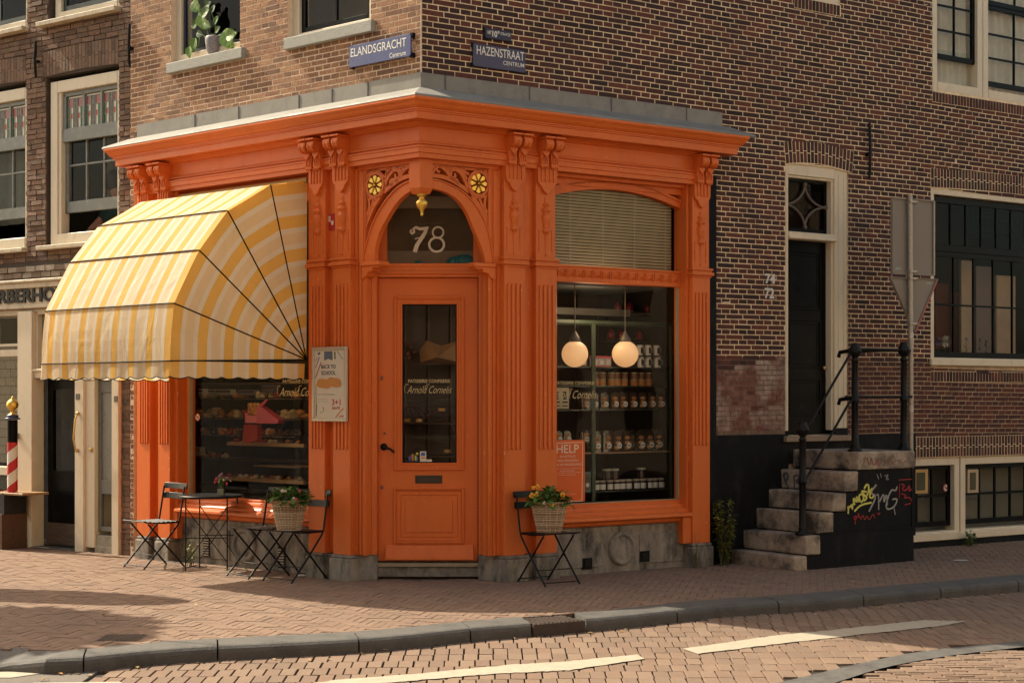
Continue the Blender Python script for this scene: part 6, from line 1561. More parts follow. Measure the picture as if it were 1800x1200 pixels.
# stained glass material
def stained(fr, a, b, z0, z1, n, parent):
    """three leaded lights with red, green and clear glass, each piece its own quad"""
    RD, GR, CL, DK, OR = range(5)
    gl = MB(fr); ld = MB(fr); w = (b-a)
    def Q(x0, x1, y0, y1, mi): gl.box(b-w*x1, b-w*x0, n-.004, n, z0+(z1-z0)*y0, z0+(z1-z0)*y1, mi)
    Q(0, 1, .94, 1, CL); Q(.0, .32, .66, .94, RD); Q(.62, 1, .66, .94, RD); Q(.32, .62, 0, .94, DK)
    Q(0, .14, .0, .66, GR); Q(.14, .32, .46, .66, CL); Q(.14, .32, .30, .46, OR); Q(.14, .32, 0, .30, CL)
    Q(.62, .80, .46, .66, CL); Q(.62, .80, .30, .46, OR); Q(.62, .80, 0, .30, CL); Q(.80, 1, 0, .66, GR)
    part('stained_glass', gl, [mat('red_glass', (.26, .045, .03), .25), mat('green_glass', (.025, .17, .045), .25), mat('clear_old_glass', (.60, .57, .44), .3), mat('dark_glass', (.03, .09, .06), .2), mat('orange_glass', (.5, .085, .03), .25)], parent)
    lw = .007
    def V(x, y0, y1): u = b-w*x; ld.box(u-lw/2, u+lw/2, n, n+.006, z0+(z1-z0)*y0, z0+(z1-z0)*y1)
    def Hh(y, x0, x1): z = z0+(z1-z0)*y; ld.box(b-w*x1, b-w*x0, n, n+.006, z-lw/2, z+lw/2)
    for x in (0.01, .14, .32, .40, .47, .54, .62, .80, .99): V(x, 0, .94 if x in (0.01, .32, .40, .54, .62, .99) else .66)
    for y, x0, x1 in ((.94, 0, 1), (.66, 0, .32), (.66, .62, 1), (.46, .14, .32), (.30, 0, .32), (.46, .62, .80), (.30, .62, 1), (.0, 0, 1)): Hh(y, x0, x1)
    for yc in (.06, .14, .74, .84):
        u = b-w*.47; z = z0+(z1-z0)*yc; s_ = .014
        ld.stroke([(u-s_, z-s_), (u+s_, z-s_), (u+s_, z+s_), (u-s_, z+s_)], .006, n, n+.006, closed=True)
    part('lead_came', ld, LEAD, parent)
def bwindow(h, lower_open):
    a, b, z0, z1 = h; ap, bp_ = a+.004, b-.050     # brick reveal stays visible on the left
    z1 -= .055
    mb = MB(B); fw = .12
    mb.box(ap, ap+.055, -.16, -.030, z0, z1); mb.box(bp_-fw, bp_, -.16, -.030, z0, z1); mb.box(bp_-fw-.05, bp_-fw, -.16, -.045, z0, z1)
    mb.box(ap+.055, bp_-fw, -.16, -.030, z1-.13, z1); mb.box(ap+.055, bp_-fw, -.16, -.024, z0, z0+.13)
    f_ = part('window', mb, CREAM, nb_, bevel=.005)
    ia, ib = ap+.055, bp_-fw-.05
    zs = B.uz(150, 230, -.1)[1]; zr0, zr1 = B.uz(150, 243, -.1)[1], B.uz(150, 228, -.1)[1]
    mb = MB(B); mb.box(ia, ib, -.11, -.06, zr0-.02, zr1+.03); mb.box(ia, ib, -.12, -.07, z1-.18, z1-.13); mb.box(ib-.05, ib, -.12, -.07, zr1, z1-.15); mb.box(ia, ia+.015, -.12, -.07, zr1, z1-.15)
    w = (ib-.05-ia-.015)
    for i in (1, 2): mb.box(ia+.015+w*i/3-.018, ia+.015+w*i/3+.018, -.12, -.07, zr1, z1-.15)
    s_ = part('sash', mb, GREYP, f_, bevel=.003)
    for i in range(3): stained(B, ia+.015+w*i/3+.02, ia+.015+w*(i+1)/3-.02, zr1+.035, z1-.185, -.095, s_)
    zb1, zb0 = B.uz(150, 352, -.12)[1], B.uz(150, 372, -.12)[1]
    zl_ = zb0 if lower_open else zb0
    mb = MB(B); mb.box(ia, ib, -.15, -.10, zb0, zb1); mb.box(ib-.055, ib, -.15, -.10, zb0, zr0); mb.box(ia, ia+.02, -.15, -.10, zb0, zr0)
    w = (ib-.055-ia-.02); zmid = (zb1+zr0)/2+.06
    for i in (1, 2): mb.box(ia+.02+w*i/3-.012, ia+.02+w*i/3+.012, -.145, -.11, zb1, zr0)
    mb.box(ia, ib, -.145, -.11, zmid-.011, zmid+.011)
    part('sash', mb, GREYP, f_, bevel=.003)
    g_ = MB(B); g_.face([g_.P(ia, -.13, zb1), g_.P(ib, -.13, zb1), g_.P(ib, -.13, zr0), g_.P(ia, -.13, zr0)]); part('pane', g_, GLASS, f_, fixn=False)
    mb = MB(B); mb.box(a-.03, b+.07, -.05, .085, z0-.045, z0-.0); part('window_sill', mb, CREAMD, nb_, bevel=.004)
    return ia, ib, z0+.13, zb0, zr0
w1 = bwindow(BW1, True); w2 = bwindow(BW2, True)
for (h) in (BU1, BU2):
    a, b, z0, z1 = h; window(nb_, B, a, b-.05, z0, 7.15, CREAM, .10, -.16, -.065, [(z0+.12, 7.0, 2, 2, mat('dark_green_sash', (.03, .04, .035), .4), -.10, .05, .025)], sillw=.11)
    mb = MB(B); mb.box(a-.03, b+.10, -.05, .095, z0-.05, z0-.0); part('window_sill', mb, CREAMD, nb_, bevel=.004)
for (a, b, z0, z1, n) in ((BW1[0]-.3, BW1[1]+.3, 3.15, 5.6, -1.5), (BW2[0]-.2, BW2[1]+.3, 3.15, 5.6, -1.4)):
    mb = MB(B); mb.box(a, b, n-.03, n, z0, z1); part('room_wall', mb, mat('green_grey_room', (.10, .105, .085), .8), nb_)
part('lilac_curtain', curtain(B, w1[0]-.03, w1[0]+.20, BW1[2]+.1, BW1[3]-.1, -.24, 3, .02), CURTP, nb_, fixn=False)
part('net_curtain', curtain(B, w1[0]+.25, w1[1]-.12, 3.75, BW1[3]-.1, -.55, 5, .02), mat('green_grey_curtain', (.16, .17, .13), .9), nb_, fixn=False)
part('net_curtain', curtain(B, w2[0]+.05, w2[1], 3.75, BW2[3]-.1, -.35, 5, .02), MATS['green_grey_curtain'], nb_, fixn=False)
anchor(B, 61, 74, 134, nb_); anchor(B, 226, 44, 116, nb_)
# ---- barber front
fz1, fz0 = B.uz(50, 489)[1], B.uz(50, 541)[1]
def Bz(py, px=100, p=0): return B.uz(px, py, p)[1]
def Bu(px, p=0): return B.uz(px, 700, p)[0]
ue = Bu(213)
mb = MB(B)
mb.box(ue-.03, BL, -.05, .09, Bz(494), Bz(489)); mb.box(ue-.02, BL, -.05, .065, Bz(504), Bz(494)); mb.box(ue, BL, -.05, .03, Bz(540), Bz(504)); mb.box(ue-.01, BL, -.05, .05, Bz(540), Bz(534)); mb.box(ue, BL, -.08, .0, Bz(551), Bz(540))
fas = part('shop_fascia', mb, CREAMD, nb_, bevel=.006)
mb = MB(B); text_px(mb, 'BARBERHOEK', -35, 507, 131, 531.5, .045, bold=.035)
part('fascia_lettering', mb, IRON, fas, fixn=False)
me_ = bpy.data.objects['fascia_lettering'].data
so = bpy.data.objects['fascia_lettering'].modifiers.new('t', 'SOLIDIFY'); so.thickness = .022; so.offset = -1
mb = MB(B)
p0 = Bz(960)
mb.box(Bu(62), Bu(37), -.12, .05, -.05, Bz(545)); mb.box(Bu(37), Bu(33), -.12, .02, -.05, Bz(545))      # post between shop window and doors
mb.box(Bu(150), Bu(135), -.20, .03, -.05, Bz(552)); mb.box(Bu(166), Bu(150), -.35, .0, .05, Bz(660)); mb.box(ue-.0, Bu(201), -.10, .04, -.05, Bz(552))
part('shop_post', mb, CREAM, fas, bevel=.004)
mb = MB(B); mb.box(ue, Bu(62), -.14, .02, Bz(664), Bz(652)); mb.box(ue, Bu(60), -.14, .045, Bz(652), Bz(648)); mb.box(Bu(66), Bu(62), -.14, .0, Bz(664), Bz(545)); mb.box(Bu(62), Bu(33)+1.4, -.14, -.02, Bz(624), Bz(612)); mb.box(Bu(37), BL, -.14, -.05, Bz(606), Bz(601)); 
mb.box(Bu(37), BL, -.12, .02, Bz(835, 20), Bz(820, 20))
part('shop_rail', mb, CREAM, fas, bevel=.004)
# upper lights
mb = MB(B); g_ = MB(B)
for (xa, xb, ya, yb) in ((133, 66, 640, 548), (33, -60, 606, 550)):
    a, b = Bu(xa), Bu(xb); z0, z1 = Bz(ya), Bz(yb)
    mb.box(a, b, -.12, -.06, z0, z0+.03); mb.box(a, b, -.12, -.06, z1-.03, z1); mb.box(a, a+.03, -.12, -.06, z0, z1); mb.box(b-.03, b, -.12, -.06, z0, z1); mb.box((a+b)/2-.012, (a+b)/2+.012, -.12, -.07, z0, z1)
    g_.face([g_.P(a, -.09, z0), g_.P(b, -.09, z0), g_.P(b, -.09, z1), g_.P(a, -.09, z1)])
ul = part('upper_light', mb, GREYP, fas, bevel=.003); part('pane', g_, GLASS, ul, fixn=False)
g_ = MB(B); g_.face([g_.P(Bu(33), -.10, Bz(820)), g_.P(Bu(-60), -.10, Bz(820)), g_.P(Bu(-60), -.10, Bz(612)), g_.P(Bu(33), -.10, Bz(612))]); part('shop_pane', g_, GLASS, fas, fixn=False)
mb = MB(B); mb.box(Bu(37), Bu(-60), -.14, .0, -.05, Bz(835, 20)); part('stall_riser', mb, mat('dark_stall_riser', (.035, .025, .018), .6), fas)
# tiled room seen through the shop window
tile = MB(B)
for r_ in range(14):
    for c in range(9): 
        a = Bu(45, -.7)-.25+c*.205+(r_ % 2)*.1; z = .9+r_*.105; tile.box(a, a+.200, -.76, -.75, z, z+.100, 0, rnd.random())
part('wall_tile', tile, ramp_mat('beige_wall_tile', [(.22, .19, .14), (.27, .23, .17), (.24, .22, .16)], rough=.3, bump=.0005), fas)
mb = MB(B); mb.box(Bu(45), BL, -.80, -.765, 0, 3.0); part('room_wall', mb, DARK, fas)
# doors
zd1, zd0 = Bz(666), .03
a, b = Bu(133.5), Bu(66); dn = -.14
mb = MB(B); gz0, gz1 = Bz(830), Bz(682); gu0, gu1 = Bu(130), Bu(76)
for c in cells(a, b, zd0, zd1, [(gu0, gu1, gz0, gz1)]): mb.box(c[0], c[1], dn-.04, dn, c[2], c[3])
dr_ = part('barber_door', mb, BLACKP, fas, bevel=.004)
mb = MB(B); mb.box(a, b, dn, dn+.012, zd0, Bz(921)); part('kick_board', mb, mat('scuffed_brown_wood', (.085, .055, .038), .6, var=.4, streak=.2, dirt=(.2, .15, .1), dscale=9, damt=.5), dr_)
mb = MB(B); mb.stroke([(gu0, gz0), (gu1-.05, gz0), (gu1-.01, gz0+.02), (gu1, gz0+.06), (gu1, gz1-.06), (gu1-.01, gz1-.02), (gu1-.05, gz1), (gu0, gz1)], .02, dn-.02, dn+.012); part('glazing_bead', mb, BLACKP, dr_)
g_ = MB(B); g_.face([g_.P(gu0, dn-.02, gz0), g_.P(gu1, dn-.02, gz0), g_.P(gu1, dn-.02, gz1), g_.P(gu0, dn-.02, gz1)]); part('pane', g_, GLASS, dr_, fixn=False)
mb = MB(B); mb.tube([(Bu(142), .04, Bz(726)), (Bu(142), .075, Bz(735)), (Bu(140), .085, Bz(770)), (Bu(141), .06, Bz(790))], .010, 6); mb.ball((Bu(142), .045, Bz(726)), .022, 8, rings=5); mb.ball((Bu(141), .045, Bz(790)), .022, 8, rings=5); mb.ball((Bu(161), .0, Bz(788)), .028, 10, rings=5); part('door_pull', mb, BRASS, fas)
mb = MB(B); mb.box(Bu(144), Bu(137.5), .03, .036, Bz(702), Bz(692)); mb.box(Bu(212), Bu(206), .04, .046, Bz(706), Bz(696)); part('bell_plate', mb, mat('pewter_plate', (.12, .10, .08), .5, metal=.5), fas)
mb = MB(B); mb.box(Bu(40), Bu(36), .02, .09, Bz(772), Bz(762)); mb.tube([(Bu(38), .06, Bz(765)), (Bu(33), .14, Bz(772))], .012, 6); part('lamp_bracket', mb, GALV, fas)
# grey narrow door at the right
a, b = Bu(200.5), Bu(166); mb = MB(B)
dn = -.03
for c in cells(a, b, Bz(928), Bz(668), [(a+.05, b-.05, Bz(920), Bz(864)), (a+.05, b-.05, Bz(840), Bz(690))]): mb.box(c[0], c[1], dn-.06, dn-.02, c[2], c[3])
gd = part('grey_door', mb, mat('grey_green_door_paint', (.15, .15, .13), .55, var=.15, dirt=(.08, .075, .06), dscale=6, damt=.5), fas, bevel=.004)
mb = MB(B); mb.box(a+.10, a+.12, dn-.045, dn-.03, Bz(840), Bz(690)); mb.box(a+.05, b-.05, dn-.05, dn-.035, Bz(840), Bz(690)); part('door_panel', mb, mat('grey_glass_paint', (.17, .17, .15), .3), gd)
g_ = MB(B); g_.face([g_.P(a+.05, dn-.045, Bz(920)), g_.P(b-.05, dn-.045, Bz(920)), g_.P(b-.05, dn-.045, Bz(864)), g_.P(a+.05, dn-.045, Bz(864))]); part('pane', g_, GLASS, gd, fixn=False)
mb = MB(B); mb.box(a, b, -.30, -.02, -.05, Bz(935)); mb.box(a, b, -.25, .0, -.05, Bz(953)+.0); part('door_step', mb, mat('pale_worn_step', (.30, .27, .21), .8, var=.25, dirt=(.1, .09, .07), dscale=8, damt=.7), fas, bevel=.006)
mb = MB(B); mb.box(Bu(133), Bu(60), -.3, .06, -.05, .012); part('threshold', mb, KERB, fas, bevel=.004)
# strip of old mortar and brick between the fronts
mb = MB(B); mb.box(Bu(213)-.0, .02, -.10, -.004, -.05, FT-.35, 0); part('soot_strip', mb, mat('sooty_render', (.085, .065, .048), .95, var=.5, scale=12, dirt=(.25, .2, .14), dscale=14, damt=.8, bump=.02, bscale=22), nb_)
# interior junk of the barber: pale chair and orange cushion seen through the doors
mb = MB(B); mb.box(Bu(125, -.8), Bu(92, -.8), -.85, -.8, Bz(800), Bz(790), 0); mb.box(Bu(188, -.5), Bu(170, -.5), -.5, -.45, Bz(915), Bz(905), 1); mb.box(Bu(120, -.9), Bu(110, -.9), -.95, -.9, Bz(705), Bz(690), 1); mb.box(Bu(100, -.9), Bu(78, -.9), -1.05, -1.0, Bz(825), Bz(690), 2)
part('barber_interior', mb, [mat('pale_shelf', (.4, .33, .22), .6), mat('rust_cushion', (.35, .08, .03), .6), mat('mirror_grey', (.16, .16, .14), .3)], fas)
# ---- barber pole on its bracket shelf
u_, z0_ = B.uz(22, 865, .30); pz1 = B.uz(22, 702, .30)[1]
t = thing('barber_pole', 'red and white spiral barber pole with a gold ball on top', 'barber pole', B.w(u_, .30, z0_))
def pole_mat():
    m = bpy.data.materials.new('barber_spiral'); m.use_nodes = True; nt = m.node_tree; N = nt.nodes; K = nt.links; b = N['Principled BSDF']; b.inputs['Roughness'].default_value = .25
    uv = N.new('ShaderNodeUVMap'); sx = N.new('ShaderNodeSeparateXYZ'); K.new(uv.outputs[0], sx.inputs[0])
    a = N.new('ShaderNodeMath'); a.operation = 'ADD'; K.new(sx.outputs[0], a.inputs[0]); K.new(sx.outputs[1], a.inputs[1])
    f = N.new('ShaderNodeMath'); f.operation = 'FRACT'; K.new(a.outputs[0], f.inputs[0])
    cr = N.new('ShaderNodeValToRGB'); cr.color_ramp.interpolation = 'CONSTANT'; e = cr.color_ramp.elements
    e[0].color = (.72, .68, .58, 1); e[1].position = .52; e[1].color = (.50, .012, .018, 1)
    K.new(f.outputs[0], cr.inputs[0]); K.new(cr.outputs[0], b.inputs['Base Color']); return m
r_ = .058; zs = B.uz(22, 777, .30)[1]; zt = B.uz(22, 737, .3)[1]
mb = MB(B)
for i in range(24):
    for j in range(10):
        q4 = [(i/24, j/10), ((i+1)/24, j/10), ((i+1)/24, (j+1)/10), (i/24, (j+1)/10)]
        mb.face([mb.P(u_+r_*math.cos(a_*2*math.pi), .30+r_*math.sin(a_*2*math.pi), z0_+(zs-z0_)*f) for a_, f in q4], 0, .5, [(-a_, f*2.2) for a_, f in q4], True)
part('striped_cylinder', mb, pole_mat(), t, fixn=False)
mb = MB(B); mb.lathe((u_, .30, zs), [(r_*.98, 0), (r_*.98, (zt-zs)*.98)], 20); part('black_cylinder', mb, BLACKP, t)
mb = MB(B); mb.lathe((u_, .30, zt), [(.075, .0), (.088, .008), (.085, .018), (.06, .022), (.066, .03), (.066, .045), (.05, .055)], 20); part('collar', mb, mat('blue_collar', (.03, .04, .10), .4), t)
mb = MB(B); h = pz1-zt; mb.lathe((u_, .30, zt), [(.05, .055), (.03, .065), (.022, .08), (.02, .095), (.038, .11), (.062, .135), (.068, .165), (.060, .195), (.035, .22), (.012, .232), (.016, .24), (.010, .255), (.002, .26)], 20); part('gold_ball', mb, GOLD, t)
mb = MB(B); mb.box(Bu(63, .2), u_+.35, .02, .38, z0_-.025, z0_); part('shelf', mb, WOODT, t, bevel=.003)
# wooden planter box and plants at the left edge
u0b, u1b = B.uz(26, 900, .25)[0], B.uz(-40, 900, .25)[0]
t = thing('wooden_planter', 'brown weathered plank planter box at the left edge, under the barber pole', 'planter', B.w(u0b+.2, .2, 0))
mb = MB(B); zz = B.uz(15, 905, .45)[1]
for i in range(8): w_i = (u1b-u0b)/8; mb.box(u0b+i*w_i+.003, u0b+(i+1)*w_i-.003, .08, .42+rnd.uniform(0, .004), .0, zz, 0, rnd.random())
part('box', mb, ramp_mat('weathered_plank', [(.10, .055, .032), (.14, .08, .05), (.09, .05, .03)], rough=.75, bump=.002, bscale=20), t, bevel=.003)
mb = MB(B); mb.box(u0b-.01, u1b, .10, .40, zz, zz+.22); part('liner', mb, mat('black_liner', (.015, .014, .013), .7), t)
mb = MB()
for i in range(70):
    c = B.w(u0b+rnd.uniform(.0, .7), .25+rnd.uniform(-.14, .14), zz+.2); mb.leaf(c, (rnd.uniform(-.8, .8), rnd.uniform(-.8, .6), rnd.uniform(.3, 1.2)), rnd.uniform(.07, .14), rnd.uniform(.03, .05), 0, rnd.random()*.7, bend=.4)
part('foliage', mb, ramp_mat('russet_leaf', [(.03, .02, .015), (.12, .035, .02), (.10, .08, .02), (.25, .10, .04)], rough=.6, bump=.001), t, fixn=False)
# ================================================================== PERSON leaning in the open window
def skin_body(name, joints, edges, radii, m, parent, root=0, sub=2):
    me = bpy.data.meshes.new(name); me.from_pydata(joints, edges, []); me.materials.append(m)
    o = bpy.data.objects.new(name, me); COL.objects.link(o); o.parent = parent
    md = o.modifiers.new('skin', 'SKIN'); me.skin_vertices.new() if not me.skin_vertices else None
    for i, r_ in enumerate(radii): me.skin_vertices[0].data[i].radius = (r_, r_)
    me.skin_vertices[0].data[root].use_root = True; md.use_smooth_shade = True
    s2 = o.modifiers.new('sub', 'SUBSURF'); s2.levels = sub; s2.render_levels = sub
    return o
pu, pz = B.uz(165, 398, -.30)
base = Vector(B.w(pu-.20, -.55, 2.75))
person = thing('person', 'person in a dark green shirt inside the open window, bare bent elbow near the sill', 'person', base)
def wv(u, n, z): return tuple(Vector(B.w(u, n, z))-base)
su = pu-.16
J = [wv(su, -.58, 2.85), wv(su, -.57, 3.15), wv(su, -.55, 3.45), wv(su, -.54, 3.78), wv(su, -.52, 3.92), wv(su+.01, -.50, 4.06), wv(su+.02, -.50, 4.16),
     wv(su+.19, -.50, 3.76), wv(su+.26, -.36, 3.60), wv(su+.22, -.26, 3.52), wv(su+.10, -.24, 3.485), wv(su-.02, -.26, 3.475), wv(su-.08, -.27, 3.475),
     wv(su-.19, -.52, 3.76), wv(su-.26, -.45, 3.52), wv(su-.16, -.30, 3.48), wv(su-.05, -.28, 3.50)]
Ed = [(0, 1), (1, 2), (2, 3), (3, 4), (4, 5), (5, 6), (3, 7), (7, 8), (8, 9), (9, 10), (10, 11), (11, 12), (3, 13), (13, 14), (14, 15), (15, 16)]
Rd = [.15, .15, .16, .13, .055, .085, .095, .072, .052, .048, .042, .032, .030, .072, .052, .042, .032]
skin_body('body', J, Ed, Rd, SKIN, person)
Js = [J[0], J[1], J[2], J[3], tuple(Vector(J[3])*.55+Vector(J[4])*.45), J[7], tuple(Vector(J[7])*.6+Vector(J[8])*.4), J[13], tuple(Vector(J[13])*.6+Vector(J[14])*.4)]
skin_body('shirt', Js, [(0, 1), (1, 2), (2, 3), (3, 4), (3, 5), (5, 6), (3, 7), (7, 8)], [.17, .172, .18, .15, .075, .092, .078, .092, .078], mat('dark_green_shirt', (.015, .045, .028), .8), person)
hd = MB(); c = Vector(B.w(su+.02, -.50, 4.12)); hd.ball(tuple(c+Vector((0, .01, .03))), .128, 16, sz=1.05, rings=10); part('hair', hd, mat('dark_hair', (.02, .013, .01), .6), person)
for k in range(5):                                  # fingers of the near hand
    p0 = Vector(B.w(su-.08, -.27, 3.478))+Vector((0, 0, .012*(k-2)*.5)); mb = MB(); dirv = Vector(B.w(-1, 0, 0))-Vector(B.w(0, 0, 0))
    off = Vector(B.w(0, .0, 0))*0+Vector((B.n[0], B.n[1], 0))*(-.03+.016*k)
    ln = (.045, .07, .078, .07, .055)[k]; a0 = p0+off; a1 = a0+dirv*ln*.55+Vector((0, 0, .006)); a2 = a0+dirv*ln-Vector((0, 0, .008))
    mb.tube([tuple(a0), tuple(a1), tuple(a2)], [.010, .009, .007], 8); part('finger', mb, SKIN, person)
# ================================================================== MONSTERA on the upper left sill
pu, pz = L.uz(371, 94, -.02)
t = thing('potted_plant', 'trailing climber with big green leaves in a patterned pot on the upper window sill', 'potted plant', L.w(pu, -.05, pz))
mb = MB(L); zs0 = L.uz(370, 95, -.02)[1]; mb.lathe((pu, -.06, zs0), [(.06, 0), (.082, .05), (.092, .13), (.092, .17), (.084, .18), (.07, .16), (.001, .15)], 20); part('pot', mb, mat('speckled_grey_pot', (.22, .20, .21), .5, var=.6, scale=60), t)
mb = MB(); 
def lv3(px, py, s_, ang, rn=.75, p=-.02):
    u, z = L.uz(px, py, p); c = Vector(L.w(u, p+rnd.uniform(-.03, .03), z)); outw = Vector((L.n[0], L.n[1], 0)); rt = -Vector((L.u[0], L.u[1], 0))
    d = rt*math.cos(ang)+Vector((0, 0, 1))*math.sin(ang); sd = d.cross(outw).normalized(); k = []
    for t_, w in ((-.15, .0), (-.05, .55), (.15, .95), (.4, 1.0), (.7, .65), (.9, .28), (1.0, 0)): k.append((t_, w))
    for (t0, w0), (t1, w1_) in zip(k, k[1:]):
        for sg_ in (-1, 1):
            f = lambda t_, w: tuple(c+d*(t_-.4)*s_+sd*sg_*w*s_*.45+outw*(.18*w*s_*(1 if sg_ > 0 else .6)-.1*abs(t_)*s_))
            g0 = lambda t_: tuple(c+d*(t_-.4)*s_)
            mb.face([g0(t0), f(t0, w0), f(t1, w1_), g0(t1)], 0, rn)
for (px, py, s_, an, rn) in ((358, 38, .17, -1.2, .95), (346, 12, .15, -.8, .8), (352, 28, .12, 2.5, .6), (364, 22, .13, .6, .5), (368, 45, .10, -.6, .7), (376, 35, .09, .9, .6), (345, 45, .10, 3.6, .4), (398, 68, .21, -1.0, .95), (408, 62, .14, .1, .8), (338, 78, .13, -1.9, .8), (334, 92, .11, -1.6, .9), (352, 60, .09, -.4, .35), (383, 52, .08, .5, .5), (360, 8, .11, .3, .4), (372, 15, .08, 1.0, .3)): lv3(px, py, s_, an, rn)
for pts in (((371, 78), (366, 60), (360, 40), (352, 18)), ((372, 76), (380, 55), (375, 30), (366, 12)), ((370, 78), (352, 55), (350, 80), (340, 92)), ((374, 76), (385, 60), (400, 65))):
    mb.tube([L.w(*[L.uz(x, y, -.05)[0], -.05, L.uz(x, y, -.05)[1]]) for x, y in smooth(list(pts), 2)], .005, 5, rn=.8)
part('foliage', mb, ramp_mat('bright_monstera_leaf', [(.012, .03, .008), (.035, .085, .012), (.08, .17, .018), (.15, .27, .03)], rough=.4, bump=.0005, spec=.5), t, fixn=False)
# ================================================================== WEEDS
def weed(name, label, x, y, h, n, spread, seed, m=LEAFY, dense=14, ls=.045, tagc='weed', z=0):
    r2 = random.Random(seed); t = thing(name, label, tagc, (x, y, z))
    sm = MB(); lf = MB()
    for i in range(n):
        a_ = r2.uniform(0, 6.28); hh = h*r2.uniform(.55, 1.05); bx_, by_ = x+r2.uniform(-.3, .3)*spread, y+r2.uniform(-.3, .3)*spread
        tip = Vector((bx_+math.cos(a_)*spread*r2.uniform(.2, 1), by_+math.sin(a_)*spread*r2.uniform(.2, .8), z+hh)); b0 = Vector((bx_, by_, z)); mid = (b0+tip)/2+Vector((r2.uniform(-.03, .03), 0, .08*h))
        sm.tube([tuple(b0), tuple(mid), tuple(tip)], [.004, .003, .0015], 5)
        for k in range(dense):
            f = r2.uniform(.12, 1); p = b0.lerp(mid, f*2) if f < .5 else mid.lerp(tip, f*2-1)
            lf.leaf(tuple(p), (r2.uniform(-1, 1), r2.uniform(-1, 1), r2.uniform(-.1, .9)), ls*r2.uniform(.5, 1.2), ls*r2.uniform(.25, .5), 0, r2.random(), bend=.3)
    part('stem', sm, STEM, t); part('foliage', lf, m, t, fixn=False)
def onwall(fr, px, py, p): u, z = fr.uz(px, py, p); w = fr.w(u, p, 0); return w[0], w[1]
DKW = ramp_mat('dusty_weed_leaf', [(.045, .075, .015), (.08, .12, .02), (.16, .16, .03), (.36, .26, .06)], rough=.6, bump=.001)
x, y = onwall(R, 1274, 990, .14); weed('weed', 'tall leafy weed with yellow tips growing between the orange shopfront and the steps', x, y, .66, 20, .16, 4, DKW, 30, .065)
x, y = onwall(R, 1222, 995, .20); weed('weed', 'thin wispy weed in front of the rightmost orange pilaster', x, y, .33, 5, .05, 8, DKW, 9, .03)
x, y = gp(333, 995)[0], gp(333, 995)[1]; weed('weed', 'bright yellow-green sunlit weed under the small round table', x, y+.05, .30, 7, .10, 12, LEAFY, 9, .055)
x, y = onwall(R, 1703, 968, .12); weed('weed', 'low green weed at the foot of the black plinth under the basement windows', x, y, .20, 9, .10, 21, LEAF, 8, .07, z=-.02)
# ================================================================== WINDOW-SILL FLOWERS (big right window)
def sill_flower(px, py, r_, m, label, group=None, stem=.1, petals=14, p=-.22):
    u, z = R.uz(px, py, p); x, y, _ = R.w(u, p, 0); zb = WH[2]+.09
    t = thing('window_flower', label, 'flower', (x, y, zb)); mb = MB()
    mb.tube([(x, y, zb), (x+.01, y, (z+zb)/2), (x, y, z)], .003, 5)
    for i in range(8): mb.leaf((x, y, zb+rnd.uniform(0, max(.02, z-zb-.03))), (rnd.uniform(-1, 1), rnd.uniform(-1, .2), .4), .06, .02, 0, rnd.random()*.5)
    part('stem', mb, LEAF, t, fixn=False); fl = MB()
    for i in range(petals):
        a_ = i*2*math.pi/petals; fl.leaf((x, y-.01, z), (math.cos(a_), -.45-.3*(i % 2), math.sin(a_)), r_, r_*.33, 0, .5, bend=0)
        fl.leaf((x, y-.01, z), (math.cos(a_+.2)*.6, -.8, math.sin(a_+.2)*.6), r_*.7, r_*.25, 0, .5, bend=0)
    part('petals', fl, m, t, fixn=False)
sill_flower(1661, 600, .085, mat('white_petal', (.72, .66, .58), .6), 'large white daisy-like flower inside the right window')
sill_flower(1648, 600, .065, mat('purple_petal', (.20, .12, .26), .6), 'round purple flower left of the white one inside the right window')
sill_flower(1698, 597, .04, mat('pale_blue_petal', (.38, .38, .46), .6), 'small pale blue flower inside the right window', petals=8)
sill_flower(1722, 598, .03, mat('maroon_petal', (.09, .02, .03), .6), 'small dark red flower, left of two inside the right window', petals=6)
sill_flower(1733, 601, .035, MATS['maroon_petal'], 'small dark red flower, right of two inside the right window', petals=6)
# ================================================================== CARDS AND STICKERS ON PANES
def no_sticker(fr, px, py, r_px, n, label):
    u, z = fr.uz(px, py, n); u2 = fr.uz(px+r_px, py, n)[0]; r_ = abs(EYE-EYE+r_px/FPX*math.hypot(*fr.w(u, n, 0)[:2]))
    mb = MB(fr); mb.lathe((u, n, z), [(r_, -.001), (r_, .001)], 28, 0, axis='n'); mb.lathe((u, n, z), [(r_*.80, .0015), (r_*.80, .002)], 28, 1, axis='n')
    mb.prism([(u-r_*.4, z-r_*.15), (u+r_*.35, z-r_*.15), (u+r_*.45, z+r_*.2), (u+.1*r_, z+r_*.1), (u-r_*.45, z+r_*.15)], n+.002, n+.0028, 2)
    mb.stroke([(u-r_*.6, z+r_*.6), (u+r_*.6, z-r_*.6)] if fr.u[0] > 0 else [(u+r_*.6, z+r_*.6), (u-r_*.6, z-r_*.6)], r_*.2, n+.0025, n+.0035, 0)
    tag(part('prohibition_sticker', mb, [RED, OFFW, mat('sticker_black', (.03, .03, .03), .5)]), label, 'sticker')
no_sticker(L, 347.5, 733, 6.5, -.085, 'round red no-dogs sticker low on the left show window beside the jamb')
no_sticker(R, 1662.5, 857, 6.5, -.088, 'round red no-dogs sticker on the basement window')
